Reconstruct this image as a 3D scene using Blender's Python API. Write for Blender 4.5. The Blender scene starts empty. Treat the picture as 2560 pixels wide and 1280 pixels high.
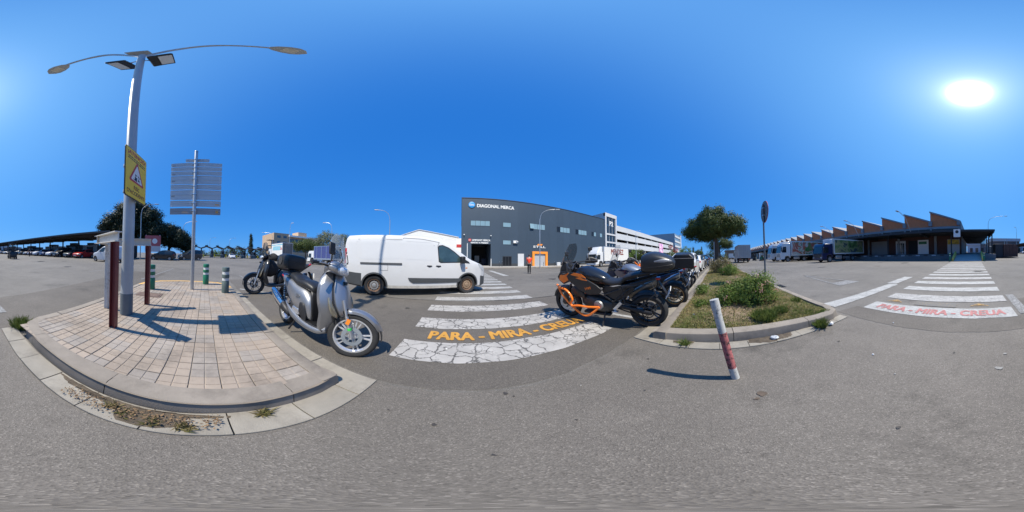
import bpy, bmesh, math, random
import numpy as np
from mathutils import Vector, Matrix
R = math.radians
rnd = random.Random(7)
scene = bpy.context.scene
COL = scene.collection

# ------------------------------------------------------------------ camera, sky, sun, exposure
CAM_H = 1.16
cam = bpy.data.cameras.new('camera'); cam.type = 'PANO'
try: cam.panorama_type = 'EQUIRECTANGULAR'
except Exception: pass
try: cam.cycles.panorama_type = 'EQUIRECTANGULAR'
except Exception: pass
cam.clip_start = 0.05; cam.clip_end = 3000
camo = bpy.data.objects.new('camera', cam); COL.objects.link(camo); scene.camera = camo
fwd = Vector((math.sin(R(18)), math.cos(R(18)), 0)); upv = Vector((0, 0, 1)); rgt = fwd.cross(upv)
level = Matrix((rgt, upv, -fwd)).transposed()
lean = Vector((math.sin(R(202)), math.cos(R(202)), 0))
tilt = Matrix.Rotation(R(1.85), 3, upv.cross(lean))
camo.matrix_world = Matrix.Translation((0, 0, CAM_H)) @ (tilt @ level).to_4x4()

SUN_EL, SUN_AZ = R(55.5), R(179.8)
SUN = Vector((math.sin(SUN_AZ)*math.cos(SUN_EL), math.cos(SUN_AZ)*math.cos(SUN_EL), math.sin(SUN_EL)))
w = bpy.data.worlds.new('World'); scene.world = w; w.use_nodes = True
nt = w.node_tree; nt.nodes.clear()
N = nt.nodes.new; LK = nt.links.new
sky = N('ShaderNodeTexSky'); sky.sky_type = 'NISHITA'; sky.sun_disc = False
sky.sun_elevation = SUN_EL; sky.sun_rotation = SUN_AZ
sky.altitude = 0; sky.air_density = 1.0; sky.dust_density = 0.0; sky.ozone_density = 6.0
# camera-like rendering of the blue: each channel through its own curve
sp = N('ShaderNodeSeparateColor'); LK(sky.outputs[0], sp.inputs[0]); cb = N('ShaderNodeCombineColor')
def mth(op, a, b):
    n = N('ShaderNodeMath'); n.operation = op
    for i, q in enumerate((a, b)):
        if isinstance(q, (int, float)): n.inputs[i].default_value = q
        else: LK(q, n.inputs[i])
    return n.outputs[0]
for i, (g_, k_) in enumerate(((.80, .26), (.42, 1.34), (.254, 4.0))): LK(mth('MULTIPLY', mth('POWER', sp.outputs[i], g_), k_), cb.inputs[i])
# the aureole of light scattered round the sun
geo = N('ShaderNodeNewGeometry')
dot = N('ShaderNodeVectorMath'); dot.operation = 'DOT_PRODUCT'
neg = N('ShaderNodeVectorMath'); neg.operation = 'SCALE'; neg.inputs['Scale'].default_value = -1
LK(geo.outputs['Incoming'], neg.inputs[0]); LK(neg.outputs[0], dot.inputs[0]); dot.inputs[1].default_value = SUN
cl = mth('MAXIMUM', dot.outputs['Value'], 0.0)
near = mth('ADD', mth('MULTIPLY', mth('POWER', cl, 1150.0), 70.0), mth('ADD', mth('MULTIPLY', mth('POWER', cl, 260.0), 4.5), mth('MULTIPLY', mth('POWER', cl, 45.0), 2.2)))
wide = mth('MULTIPLY', mth('POWER', cl, 3.5), 2.5)
def tinted(v, c):
    n = N('ShaderNodeVectorMath'); n.operation = 'SCALE'; n.inputs[0].default_value = c; LK(v, n.inputs['Scale']); return n.outputs[0]
def vadd(a, b):
    n = N('ShaderNodeVectorMath'); n.operation = 'ADD'; LK(a, n.inputs[0]); LK(b, n.inputs[1]); return n.outputs[0]
skyc = vadd(cb.outputs[0], vadd(tinted(near, (1, 1, 1)), tinted(wide, (.5, .85, .75))))
bg = N('ShaderNodeBackground'); bg.inputs['Strength'].default_value = 0.107
out = N('ShaderNodeOutputWorld')
LK(skyc, bg.inputs['Color']); LK(bg.outputs[0], out.inputs['Surface'])
sl = bpy.data.lights.new('sun', 'SUN'); sl.energy = 4.9; sl.angle = R(0.53); sl.color = (1.0, 0.925, 0.80)
so = bpy.data.objects.new('sun', sl); COL.objects.link(so); so.location = (0, -30, 60)
so.rotation_euler = SUN.to_track_quat('Z', 'Y').to_euler()
vs = scene.view_settings; vs.view_transform = 'Standard'; vs.look = 'None'; vs.gamma = 1.0; vs.exposure = 0.35
try: vs.use_curve_mapping = False
except Exception: pass

# ------------------------------------------------------------------ materials
MATS = {}
def mat(name, col, rough=0.6, metal=0.0, var=0.0, vscale=6.0, bump=0.0, bscale=60.0, rnd_obj=0.0, spec=None, coat=0.0,
        dirt=0.0, trans=0.0, alpha=1.0, grime=None, world=False):
    """Principled material: base colour with soft mottling (var), fine relief (bump) and tone differing between objects (rnd_obj)."""
    if name in MATS: return MATS[name]
    m = bpy.data.materials.new(name); m.use_nodes = True; MATS[name] = m
    t = m.node_tree; n = t.nodes; l = t.links.new; b = n['Principled BSDF']
    b.inputs['Roughness'].default_value = rough; b.inputs['Metallic'].default_value = metal
    if spec is not None: b.inputs['Specular IOR Level'].default_value = spec
    if coat: b.inputs['Coat Weight'].default_value = coat; b.inputs['Coat Roughness'].default_value = 0.04
    if trans: b.inputs['Transmission Weight'].default_value = trans
    if alpha < 1: b.inputs['Alpha'].default_value = alpha
    b.inputs['Base Color'].default_value = (*col, 1)
    tc = n.new('ShaderNodeTexCoord'); OC = tc.outputs['Object']
    if world: OC = n.new('ShaderNodeNewGeometry').outputs['Position']
    src = None
    if var or rnd_obj or dirt:
        fac = None
        if var:
            nz = n.new('ShaderNodeTexNoise'); nz.inputs['Scale'].default_value = vscale; nz.inputs['Detail'].default_value = 6; nz.inputs['Roughness'].default_value = .65
            l(OC, nz.inputs['Vector'])
            mr = n.new('ShaderNodeMapRange'); mr.inputs['From Min'].default_value = .25; mr.inputs['From Max'].default_value = .75
            mr.inputs['To Min'].default_value = 1-var; mr.inputs['To Max'].default_value = 1+var; l(nz.outputs[0], mr.inputs[0]); fac = mr.outputs[0]
        if rnd_obj:
            oi = n.new('ShaderNodeObjectInfo'); mr2 = n.new('ShaderNodeMapRange')
            mr2.inputs['To Min'].default_value = 1-rnd_obj; mr2.inputs['To Max'].default_value = 1+rnd_obj; l(oi.outputs['Random'], mr2.inputs[0])
            if fac:
                mm = n.new('ShaderNodeMath'); mm.operation = 'MULTIPLY'; l(fac, mm.inputs[0]); l(mr2.outputs[0], mm.inputs[1]); fac = mm.outputs[0]
            else: fac = mr2.outputs[0]
        src = n.new('ShaderNodeVectorMath'); src.operation = 'SCALE'; src.inputs[0].default_value = col
        if fac: l(fac, src.inputs['Scale'])
        else: src.inputs['Scale'].default_value = 1
        o = src.outputs[0]
        if dirt:
            nd = n.new('ShaderNodeTexNoise'); nd.inputs['Scale'].default_value = vscale*.6; nd.inputs['Detail'].default_value = 8; nd.inputs['Roughness'].default_value = .75
            l(OC, nd.inputs['Vector'])
            cr = n.new('ShaderNodeMapRange'); cr.inputs['From Min'].default_value = .5; cr.inputs['From Max'].default_value = .72; cr.inputs['To Max'].default_value = dirt
            l(nd.outputs[0], cr.inputs[0])
            mx = n.new('ShaderNodeMix'); mx.data_type = 'RGBA'; l(cr.outputs[0], mx.inputs[0]); l(o, mx.inputs[6]); mx.inputs[7].default_value = (*(grime or (.09, .075, .06)), 1)
            o = mx.outputs[2]
        l(o, b.inputs['Base Color'])
    if bump:
        nb = n.new('ShaderNodeTexNoise'); nb.inputs['Scale'].default_value = bscale; nb.inputs['Detail'].default_value = 4; l(OC, nb.inputs['Vector'])
        bp = n.new('ShaderNodeBump'); bp.inputs['Strength'].default_value = bump; bp.inputs['Distance'].default_value = .01; l(nb.outputs[0], bp.inputs['Height'])
        l(bp.outputs[0], b.inputs['Normal'])
    return m

def asphalt(name, dark, light, warm=0.0, patch=.12):
    m = bpy.data.materials.new(name); m.use_nodes = True; MATS[name] = m
    t = m.node_tree; n = t.nodes; l = t.links.new; b = n['Principled BSDF']
    tc = n.new('ShaderNodeTexCoord'); P = tc.outputs['Object']
    def noise(s, d=3, r=.6):
        q = n.new('ShaderNodeTexNoise'); q.inputs['Scale'].default_value = s; q.inputs['Detail'].default_value = d; q.inputs['Roughness'].default_value = r; l(P, q.inputs['Vector']); return q.outputs[0]
    vo = n.new('ShaderNodeTexVoronoi'); vo.inputs['Scale'].default_value = 190; l(P, vo.inputs['Vector'])
    sep = n.new('ShaderNodeSeparateColor'); l(vo.outputs['Color'], sep.inputs[0])
    def mr(src, a, bb, c, d):
        q = n.new('ShaderNodeMapRange'); q.inputs['From Min'].default_value = a; q.inputs['From Max'].default_value = bb; q.inputs['To Min'].default_value = c; q.inputs['To Max'].default_value = d; l(src, q.inputs[0]); return q.outputs[0]
    def mul(a, bb):
        q = n.new('ShaderNodeMath'); q.operation = 'MULTIPLY'; l(a, q.inputs[0]); l(bb, q.inputs[1]); return q.outputs[0]
    base = (dark+light)/2*.82; tint_ = (1.045+warm, .985-.2*warm, .885-warm)
    cr = n.new('ShaderNodeValToRGB'); l(sep.outputs[0], cr.inputs[0]); e = cr.color_ramp.elements
    for i, (p_, k_) in enumerate(((0, .66), (.12, .88), (.5, 1.0), (.86, 1.1), (.93, 1.4), (1., 1.6))):
        q = e[0] if i == 0 else (e[-1] if i == 5 else e.new(p_)); q.position = p_; q.color = (*[base*k_*z for z in tint_], 1)
    big = mr(noise(.16, 6, .62), .32, .68, 1-patch*1.3, 1+patch*1.2)
    mid_ = mr(noise(1.7, 6, .72), .3, .7, .88, 1.12)
    fine = mr(noise(45, 3, .65), .3, .7, .9, 1.1)
    f = mul(mul(big, mid_), fine)
    f = mul(f, mr(noise(.75, 7, .72), .56, .72, 1., .58))          # oil and rubber stains
    f = mul(f, mr(noise(3.3, 5, .8), .62, .70, 1., .74)); f = mul(f, mr(noise(.5, 8, .75), .30, .42, 1.22, 1.))          # and pale dusty patches
    sc = n.new('ShaderNodeVectorMath'); sc.operation = 'SCALE'; l(cr.outputs[0], sc.inputs[0]); l(f, sc.inputs['Scale'])
    l(sc.outputs[0], b.inputs['Base Color'])
    b.inputs['Roughness'].default_value = .82; b.inputs['Specular IOR Level'].default_value = .35
    bp = n.new('ShaderNodeBump'); bp.inputs['Strength'].default_value = .35; bp.inputs['Distance'].default_value = .005
    l(vo.outputs['Distance'], bp.inputs['Height']); l(bp.outputs[0], b.inputs['Normal'])
    return m

def paint(name, col, crack=0.0, cell=7.0, wear=.3, under=(.13, .125, .12)):
    """Road paint: cracked into plates and worn through to the asphalt."""
    col = tuple(.82*c for c in col); under = tuple(.82*c for c in under)
    m = bpy.data.materials.new(name); m.use_nodes = True; MATS[name] = m
    t = m.node_tree; n = t.nodes; l = t.links.new; b = n['Principled BSDF']
    tc = n.new('ShaderNodeTexCoord'); P = tc.outputs['Object']
    nz = n.new('ShaderNodeTexNoise'); nz.inputs['Scale'].default_value = 6; nz.inputs['Detail'].default_value = 7; nz.inputs['Roughness'].default_value = .65; l(P, nz.inputs['Vector'])
    dv = n.new('ShaderNodeVectorMath'); dv.operation = 'SCALE'; dv.inputs['Scale'].default_value = .16; l(nz.outputs['Color'], dv.inputs[0])
    ad = n.new('ShaderNodeVectorMath'); ad.operation = 'ADD'; l(P, ad.inputs[0]); l(dv.outputs[0], ad.inputs[1])
    fac = None
    if crack:
        vo = n.new('ShaderNodeTexVoronoi'); vo.feature = 'DISTANCE_TO_EDGE'; vo.inputs['Scale'].default_value = cell; l(ad.outputs[0], vo.inputs['Vector'])
        mr = n.new('ShaderNodeMapRange'); mr.inputs['From Min'].default_value = crack*.35; mr.inputs['From Max'].default_value = crack; mr.inputs['To Min'].default_value = 1; mr.inputs['To Max'].default_value = 0
        l(vo.outputs['Distance'], mr.inputs[0]); fac = mr.outputs[0]
        v2 = n.new('ShaderNodeTexVoronoi'); v2.feature = 'DISTANCE_TO_EDGE'; v2.inputs['Scale'].default_value = cell*2.6; l(ad.outputs[0], v2.inputs['Vector'])
        q2 = n.new('ShaderNodeMapRange'); q2.inputs['From Min'].default_value = .02; q2.inputs['From Max'].default_value = .06; q2.inputs['To Min'].default_value = 1; q2.inputs['To Max'].default_value = 0; l(v2.outputs['Distance'], q2.inputs[0])
        n5 = n.new('ShaderNodeTexNoise'); n5.inputs['Scale'].default_value = 3.1; n5.inputs['Detail'].default_value = 3; l(P, n5.inputs['Vector'])
        m5 = n.new('ShaderNodeMapRange'); m5.inputs['From Min'].default_value = .52; m5.inputs['From Max'].default_value = .6; l(n5.outputs[0], m5.inputs[0])
        m6 = n.new('ShaderNodeMath'); m6.operation = 'MULTIPLY'; l(q2.outputs[0], m6.inputs[0]); l(m5.outputs[0], m6.inputs[1])
        m7 = n.new('ShaderNodeMath'); m7.operation = 'MAXIMUM'; l(fac, m7.inputs[0]); l(m6.outputs[0], m7.inputs[1]); fac = m7.outputs[0]
        # cracks come and go
        n3 = n.new('ShaderNodeTexNoise'); n3.inputs['Scale'].default_value = 2.2; l(P, n3.inputs['Vector'])
        m3 = n.new('ShaderNodeMapRange'); m3.inputs['From Min'].default_value = .3; m3.inputs['From Max'].default_value = .45; l(n3.outputs[0], m3.inputs[0])
        mm = n.new('ShaderNodeMath'); mm.operation = 'MULTIPLY'; l(fac, mm.inputs[0]); l(m3.outputs[0], mm.inputs[1]); fac = mm.outputs[0]
    n2 = n.new('ShaderNodeTexNoise'); n2.inputs['Scale'].default_value = 22; n2.inputs['Detail'].default_value = 8; n2.inputs['Roughness'].default_value = .8; l(P, n2.inputs['Vector'])
    m2 = n.new('ShaderNodeMapRange'); m2.inputs['From Min'].default_value = .66-.2*wear; m2.inputs['From Max'].default_value = .70-.2*wear+.06; l(n2.outputs[0], m2.inputs[0])
    if fac:
        mx = n.new('ShaderNodeMath'); mx.operation = 'MAXIMUM'; l(fac, mx.inputs[0]); l(m2.outputs[0], mx.inputs[1]); fac = mx.outputs[0]
    else: fac = m2.outputs[0]
    n4 = n.new('ShaderNodeTexNoise'); n4.inputs['Scale'].default_value = 3; n4.inputs['Detail'].default_value = 6; l(P, n4.inputs['Vector'])
    m4 = n.new('ShaderNodeMapRange'); m4.inputs['From Min'].default_value = .3; m4.inputs['From Max'].default_value = .7; m4.inputs['To Min'].default_value = .74; m4.inputs['To Max'].default_value = 1.06; l(n4.outputs[0], m4.inputs[0])
    sc = n.new('ShaderNodeVectorMath'); sc.operation = 'SCALE'; sc.inputs[0].default_value = col; l(m4.outputs[0], sc.inputs['Scale'])
    mix = n.new('ShaderNodeMix'); mix.data_type = 'RGBA'; l(fac, mix.inputs[0]); l(sc.outputs[0], mix.inputs[6]); mix.inputs[7].default_value = (*under, 1)
    l(mix.outputs[2], b.inputs['Base Color']); b.inputs['Roughness'].default_value = .75
    inv = n.new('ShaderNodeMath'); inv.operation = 'SUBTRACT'; inv.inputs[0].default_value = 1; l(fac, inv.inputs[1])
    bp = n.new('ShaderNodeBump'); bp.inputs['Strength'].default_value = .5; bp.inputs['Distance'].default_value = .004; l(inv.outputs[0], bp.inputs['Height']); l(bp.outputs[0], b.inputs['Normal'])
    return m

def leafmat(name, c1, c2, scale=1.2, rough=.55, sub=.25):
    m = bpy.data.materials.new(name); m.use_nodes = True; MATS[name] = m
    t = m.node_tree; n = t.nodes; l = t.links.new; b = n['Principled BSDF']
    tc = n.new('ShaderNodeTexCoord'); nz = n.new('ShaderNodeTexNoise'); nz.inputs['Scale'].default_value = scale; nz.inputs['Detail'].default_value = 5; nz.inputs['Roughness'].default_value = .75
    l(tc.outputs['Object'], nz.inputs['Vector'])
    mr = n.new('ShaderNodeMapRange'); mr.inputs['From Min'].default_value = .35; mr.inputs['From Max'].default_value = .65; l(nz.outputs[0], mr.inputs[0])
    mx = n.new('ShaderNodeMix'); mx.data_type = 'RGBA'; l(mr.outputs[0], mx.inputs[0]); mx.inputs[6].default_value = (*c1, 1); mx.inputs[7].default_value = (*c2, 1)
    l(mx.outputs[2], b.inputs['Base Color']); b.inputs['Roughness'].default_value = rough; b.inputs['Specular IOR Level'].default_value = .3
    tr = n.new('ShaderNodeBsdfTranslucent'); l(mx.outputs[2], tr.inputs['Color'])
    ms = n.new('ShaderNodeMixShader'); ms.inputs[0].default_value = sub; l(b.outputs[0], ms.inputs[1]); l(tr.outputs[0], ms.inputs[2])
    l(ms.outputs[0], n['Material Output'].inputs['Surface'])
    return m

# ------------------------------------------------------------------ mesh tools
class MB:
    def __init__(s): s.v = []; s.f = []; s.m = []
    def add(s, vs, fs, mi=0):
        o = len(s.v); s.v += [tuple(p) for p in vs]; s.f += [tuple(i+o for i in q) for q in fs]; s.m += [mi]*len(fs); return s
    def box(s, x0, x1, y0, y1, z0, z1, mi=0):
        return s.add([(x, y, z) for x in (x0, x1) for y in (y0, y1) for z in (z0, z1)],
                     [(0, 1, 3, 2), (4, 6, 7, 5), (0, 4, 5, 1), (2, 3, 7, 6), (0, 2, 6, 4), (1, 5, 7, 3)], mi)
    def obox(s, c, half, M=None, mi=0):
        M = M or Matrix.Identity(3); c = Vector(c)
        return s.add([c + M @ Vector((x*half[0], y*half[1], z*half[2])) for x in (-1, 1) for y in (-1, 1) for z in (-1, 1)],
                     [(0, 1, 3, 2), (4, 6, 7, 5), (0, 4, 5, 1), (2, 3, 7, 6), (0, 2, 6, 4), (1, 5, 7, 3)], mi)
    def bar(s, p0, p1, wd, th, up=(0, 0, 1), mi=0):
        p0, p1 = Vector(p0), Vector(p1); d = (p1-p0); L = d.length; d.normalize()
        u = Vector(up); sd = d.cross(u)
        if sd.length < 1e-5: sd = d.cross(Vector((1, 0, 0)))
        sd.normalize(); u = sd.cross(d)
        return s.obox((p0+p1)/2, (L/2, wd/2, th/2), Matrix((d, sd, u)).transposed(), mi)
    def tube(s, pts, r, n=8, caps=True, mi=0, closed=False):
        pts = [Vector(p) for p in pts]; k = len(pts); rs = r if isinstance(r, (list, tuple)) else [r]*k
        rings = []; prev = None
        for i, p in enumerate(pts):
            if closed: d = pts[(i+1) % k]-pts[i-1]
            else: d = (pts[min(i+1, k-1)]-pts[max(i-1, 0)])
            d.normalize()
            if prev is None:
                a = d.cross(Vector((0, 0, 1)))
                if a.length < 1e-3: a = d.cross(Vector((1, 0, 0)))
            else: a = prev - d*prev.dot(d)
            a.normalize(); prev = a; b = d.cross(a)
            rings.append([p + (a*math.cos(2*math.pi*j/n) + b*math.sin(2*math.pi*j/n))*rs[i] for j in range(n)])
        return s.loft(rings, caps, caps, mi, loop=closed)
    def loft(s, rings, c0=True, c1=True, mi=0, loop=False, closed=True):
        n = len(rings[0]); o = len(s.v)
        for q in rings: s.v += [tuple(p) for p in q]
        k = len(rings)
        for i in range(k if loop else k-1):
            a, b = o+i*n, o+((i+1) % k)*n
            for j in range(n if closed else n-1):
                j2 = (j+1) % n; s.f.append((a+j, a+j2, b+j2, b+j)); s.m.append(mi)
        if c0 and not loop: s.f.append(tuple(range(o, o+n))[::-1]); s.m.append(mi)
        if c1 and not loop: s.f.append(tuple(range(o+(k-1)*n, o+k*n))); s.m.append(mi)
        return s
    def lathe(s, prof, n=24, c=(0, 0, 0), axis='z', a0=0, a1=None, mi=0):
        """prof: (radius, height) pairs round an axis"""
        full = a1 is None; c = Vector(c); rings = []
        k = n if full else n+1
        for j in range(k):
            a = 2*math.pi*j/n if full else a0+(a1-a0)*j/n
            ca, sa = math.cos(a), math.sin(a)
            ring = []
            for r, h in prof:
                q = {'z': (r*ca, r*sa, h), 'y': (r*ca, h, r*sa), 'x': (h, r*ca, r*sa)}[axis]
                ring.append(c+Vector(q))
            rings.append(ring)
        return s.loft(rings, not full, not full, mi, loop=full, closed=False)
    def prism(s, poly, h0, h1, plane='xy', mi=0):
        def P(a, b, h): return {'xy': (a, b, h), 'xz': (a, h, b), 'yz': (h, a, b)}[plane]
        n = len(poly); vs = [P(a, b, h0) for a, b in poly]+[P(a, b, h1) for a, b in poly]
        fs = [tuple(range(n))[::-1], tuple(range(n, 2*n))]+[(i, (i+1) % n, n+(i+1) % n, n+i) for i in range(n)]
        return s.add(vs, fs, mi)
    def xf(s, M):
        s.v = [tuple(M @ Vector(p)) for p in s.v]; return s
    def mesh(s, name, mats, smooth=None, merge=False):
        me = bpy.data.meshes.new(name); me.from_pydata(s.v, [], s.f)
        for m in mats: me.materials.append(m)
        if len(mats) > 1: me.polygons.foreach_set('material_index', s.m)
        bm = bmesh.new(); bm.from_mesh(me)
        if merge: bmesh.ops.remove_doubles(bm, verts=bm.verts, dist=1e-5)
        bmesh.ops.recalc_face_normals(bm, faces=bm.faces); bm.to_mesh(me); bm.free()
        if smooth is not None:
            me.polygons.foreach_set('use_smooth', [True]*len(me.polygons))
            me.set_sharp_from_angle(angle=R(smooth))
        me.update(); return me
    def build(s, name, m, parent=None, smooth=None, bevel=0, loc=None, rot=None, sub=0, merge=False):
        mats = m if isinstance(m, (list, tuple)) else [m]
        o = bpy.data.objects.new(name, s.mesh(name, mats, smooth, merge)); COL.objects.link(o)
        if bevel:
            q = o.modifiers.new('bevel', 'BEVEL'); q.width = bevel; q.segments = 2; q.limit_method = 'ANGLE'; q.angle_limit = R(35); q.use_clamp_overlap = True
            if smooth is None: o.data.polygons.foreach_set('use_smooth', [True]*len(o.data.polygons)); o.data.set_sharp_from_angle(angle=R(50))
        if sub:
            q = o.modifiers.new('sub', 'SUBSURF'); q.levels = sub; q.render_levels = sub
        if parent: o.parent = parent
        if loc is not None: o.location = loc
        if rot is not None: o.rotation_euler = rot
        return o

def thing(name, label, cat, loc=(0, 0, 0), rz=0, group=None, rx=0, ry=0):
    o = bpy.data.objects.new(name, None); COL.objects.link(o); o.location = loc; o.rotation_euler = (rx, ry, rz); o.empty_display_size = .2
    return tag(o, label, cat, group)
def tag(o, label, cat, group=None):
    o['label'] = label; o['category'] = cat
    if group: o['group'] = group
    return o
def struct(o, kind='structure', label=None):
    o['kind'] = kind
    if label: o['label'] = label
    return o
def sgroup(name, loc=(0, 0, 0)):
    o = bpy.data.objects.new(name, None); COL.objects.link(o); o.location = loc; o['kind'] = 'structure'; return o
def copy_tree(o, parent=None):
    c = o.copy(); COL.objects.link(c); c.parent = parent
    for ch in list(o.children): copy_tree(ch, c)
    return c
def inst(me, name, parent=None, loc=(0, 0, 0), rot=(0, 0, 0), scale=None):
    o = bpy.data.objects.new(name, me); COL.objects.link(o); o.parent = parent; o.location = loc; o.rotation_euler = rot
    if scale: o.scale = scale
    return o
def text(name, s, size, m, parent=None, loc=(0, 0, 0), rot=(0, 0, 0), depth=.01, bold=0.0, align='CENTER', sx=1.0, space=1.0, M=None):
    cu = bpy.data.curves.new(name, 'FONT'); cu.body = s; cu.size = size; cu.extrude = depth; cu.offset = bold; cu.align_x = align; cu.align_y = 'CENTER'; cu.space_character = space
    cu.resolution_u = 3
    t = bpy.data.objects.new(name, cu); COL.objects.link(t)
    bpy.context.view_layer.update()
    me = bpy.data.meshes.new_from_object(t.evaluated_get(bpy.context.evaluated_depsgraph_get()))
    bpy.data.objects.remove(t); bpy.data.curves.remove(cu)
    me.materials.clear(); me.materials.append(m)
    o = bpy.data.objects.new(name, me); COL.objects.link(o); o.parent = parent; o.location = loc; o.rotation_euler = rot; o.scale = (sx, 1, 1)
    return o
def lerp(a, b, t): return a+(b-a)*t
def resample(pts, step):
    out_ = [Vector(pts[0])]; 
    for a, b in zip(pts, pts[1:]):
        a, b = Vector(a), Vector(b); k = max(1, round((b-a).length/step))
        out_ += [a.lerp(b, i/k) for i in range(1, k+1)]
    return out_
def smoothpath(pts, n=6):
    """Catmull-Rom through the points"""
    P = [Vector(p) for p in pts]; res = []
    for i in range(len(P)-1):
        p0, p1, p2, p3 = P[max(i-1, 0)], P[i], P[i+1], P[min(i+2, len(P)-1)]
        for k in range(n):
            t = k/n; res.append(.5*((2*p1)+(-p0+p2)*t+(2*p0-5*p1+4*p2-p3)*t*t+(-p0+3*p1-3*p2+p3)*t**3))
    res.append(P[-1]); return res

M_white = mat('white_metal', (.78, .78, .77), .35, var=.04)
M_black = mat('black_plastic', (.018, .018, .02), .45, bump=.1, bscale=300)
M_rub = mat('tyre_rubber', (.022, .022, .023), .75, var=.25, vscale=12, bump=.2, bscale=90)
M_steel = mat('galvanised_steel', (.46, .48, .50), .42, .75, var=.12, vscale=7)
M_chrome = mat('chrome', (.75, .76, .78), .12, 1.0)
M_alu = mat('cast_aluminium', (.62, .63, .65), .32, .85)
M_glassd = mat('dark_vehicle_glass', (.018, .024, .028), .04, spec=.7, coat=.3)
M_dark = mat('dark_metal', (.03, .03, .033), .5, .3, var=.2)
M_red = mat('red_lens', (.45, .012, .01), .15, coat=.5)
M_amber = mat('amber_lens', (.75, .22, .02), .2, coat=.5)
M_head = mat('headlamp_glass', (.62, .65, .68), .08, .3, coat=.6)

# ------------------------------------------------------------------ ground, roads, markings
A_road = asphalt('road_asphalt', .125, .205, .02, .17)
A_apron = asphalt('apron_asphalt', .115, .20, .045, .13)
A_new = asphalt('patch_asphalt', .09, .165, .05, .14)
def sheet(name, poly, z, m, parent=None, jag=0.0, step=.08):
    if jag:
        pts = resample([(*p, 0) for p in poly+[poly[0]]], step)[:-1]; r2 = random.Random(len(pts))
        poly = [(p.x+r2.uniform(-jag, jag), p.y+r2.uniform(-jag, jag)) for p in pts]
    b = MB(); b.add([(x, y, z) for x, y in poly], [tuple(range(len(poly)))])
    return b.build(name, m, parent)
struct(sheet('ground', [(-900, -900), (900, -900), (900, 900), (-900, 900)], 0, A_road))
struct(sheet('asphalt_apron', [(-.6, 1.1), (-.58, -.4), (-.7, -2.12), (2.5, -2.06), (1.97, -1.6), (1.84, 0), (1.94, 1.12)], .004, A_apron, jag=.012))
struct(sheet('road_patch', [(-7.5, 1.12), (-.61, 1.13), (1.9, 1.15), (14, 1.15), (14, 4.62), (-7.5, 4.5)], .0035, A_new, jag=.012, step=.15))
struct(sheet('road_patch', [(-9, -2.16), (-.85, -2.16), (-.85, -3.7), (-4, -4.05), (-9, -4.3)], .0022, A_new, jag=.02, step=.2))
struct(sheet('road_strip', [(2.35, -2.1), (2.3, -2.62), (-.2, -2.66), (-3.2, -2.75), (-3.2, -2.16), (-.72, -2.14)], .0035, A_new, jag=.01))
# the tarred joint that crosses the street
tar = mat('joint_tar', (.02, .02, .021), .6)
jb = MB(); pts = smoothpath([(-7.5, 4.5, 0), (-3, 4.36, 0), (0, 4.63, 0), (3.6, 4.5, 0), (14, 4.62, 0)], 8)
for a, b in zip(pts, pts[1:]):
    wd = rnd.uniform(.009, .017); jb.add([(a.x, a.y-wd, .012), (b.x, b.y-wd, .012), (b.x, b.y+wd, .012), (a.x, a.y+wd, .012)], [(0, 1, 2, 3)])
struct(jb.build('road_joint', tar))

P_cr = paint('cracked_white_paint', (.50, .475, .44), .05, 5.6, .25, (.10, .095, .088))
P_cr2 = paint('worn_white_paint', (.50, .485, .46), .03, 12, .35, (.12, .115, .11))
P_wh = paint('white_road_paint', (.50, .495, .47), .018, 10, .5, (.16, .155, .15))
P_old = paint('faded_white_paint', (.40, .40, .39), 0, 8, 1.15, (.17, .165, .16))
P_ye = paint('yellow_road_paint', (.66, .33, .055), 0, 8, .45)
P_yf = paint('faded_yellow_paint', (.62, .36, .10), 0, 8, .85, (.16, .15, .14))
P_rd = paint('red_road_paint', (.52, .20, .19), 0, 8, .15, (.6, .58, .55))
def stripe(x0, x1, y0, y1, m, parent, name='stripe', z=.0085, skew=0.0):
    j = lambda: rnd.uniform(-.012, .012)
    top = [(lerp(x0, x1, i/12)+skew+j()*.5, y1+j()) for i in range(13)]; bot = [(lerp(x0, x1, i/12)+j()*.5, y0+j()) for i in range(13)]
    return sheet(name, bot+top[::-1], z, m, parent)
cw1 = sgroup('crosswalk')
for i in range(22):
    y = 1.58+1.0*i
    r_ = 2.1+.02*i
    stripe(-.72, r_, y, y+.5, P_cr if i < 3 else (P_cr2 if i < 6 else P_wh), cw1)
def fit_text(name, s, w_, h_, m, parent, loc, rot, bold=.012, heavy=0.0):
    o = text(name, s, 1.0, m, parent, (0, 0, 0), (0, 0, 0), 0.0, bold)
    co = np.array([v.co[:] for v in o.data.vertices]); mn, mx = co.min(0), co.max(0); c = (mn+mx)/2
    sc = Matrix.Diagonal((w_/(mx[0]-mn[0]), h_/(mx[1]-mn[1]), 1, 1)); o.data.transform(sc @ Matrix.Translation((-c[0], -c[1], 0)))
    if heavy:
        bm = bmesh.new()
        for i, (dx, dy) in enumerate(((0, 0), (heavy, 0), (-heavy, 0), (0, heavy), (0, -heavy), (heavy*.7, heavy*.7), (-heavy*.7, -heavy*.7), (heavy*.7, -heavy*.7), (-heavy*.7, heavy*.7))):
            m2 = o.data.copy(); m2.transform(Matrix.Translation((dx, dy, .0004*i*max(1, heavy/.012)))); bm.from_mesh(m2); bpy.data.meshes.remove(m2)
        bm.to_mesh(o.data); bm.free()
    o.location = loc; o.rotation_euler = rot; return o
fit_text('lettering', 'PARA - MIRA - CREUA', 2.47, .27, P_ye, cw1, (.815, 2.31, .0105), (0, 0, 0), 0.0, .013)
cw2 = sgroup('crosswalk')
stripe(-.74, 2.12, -3.13, -2.63, P_wh, cw2, skew=-.0)
for i in range(14):
    y = -3.56-1.02*i
    stripe(-.74-.012*i, 2.10+.02*i, y-.5, y, P_wh if i % 3 else P_cr2, cw2)
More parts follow.
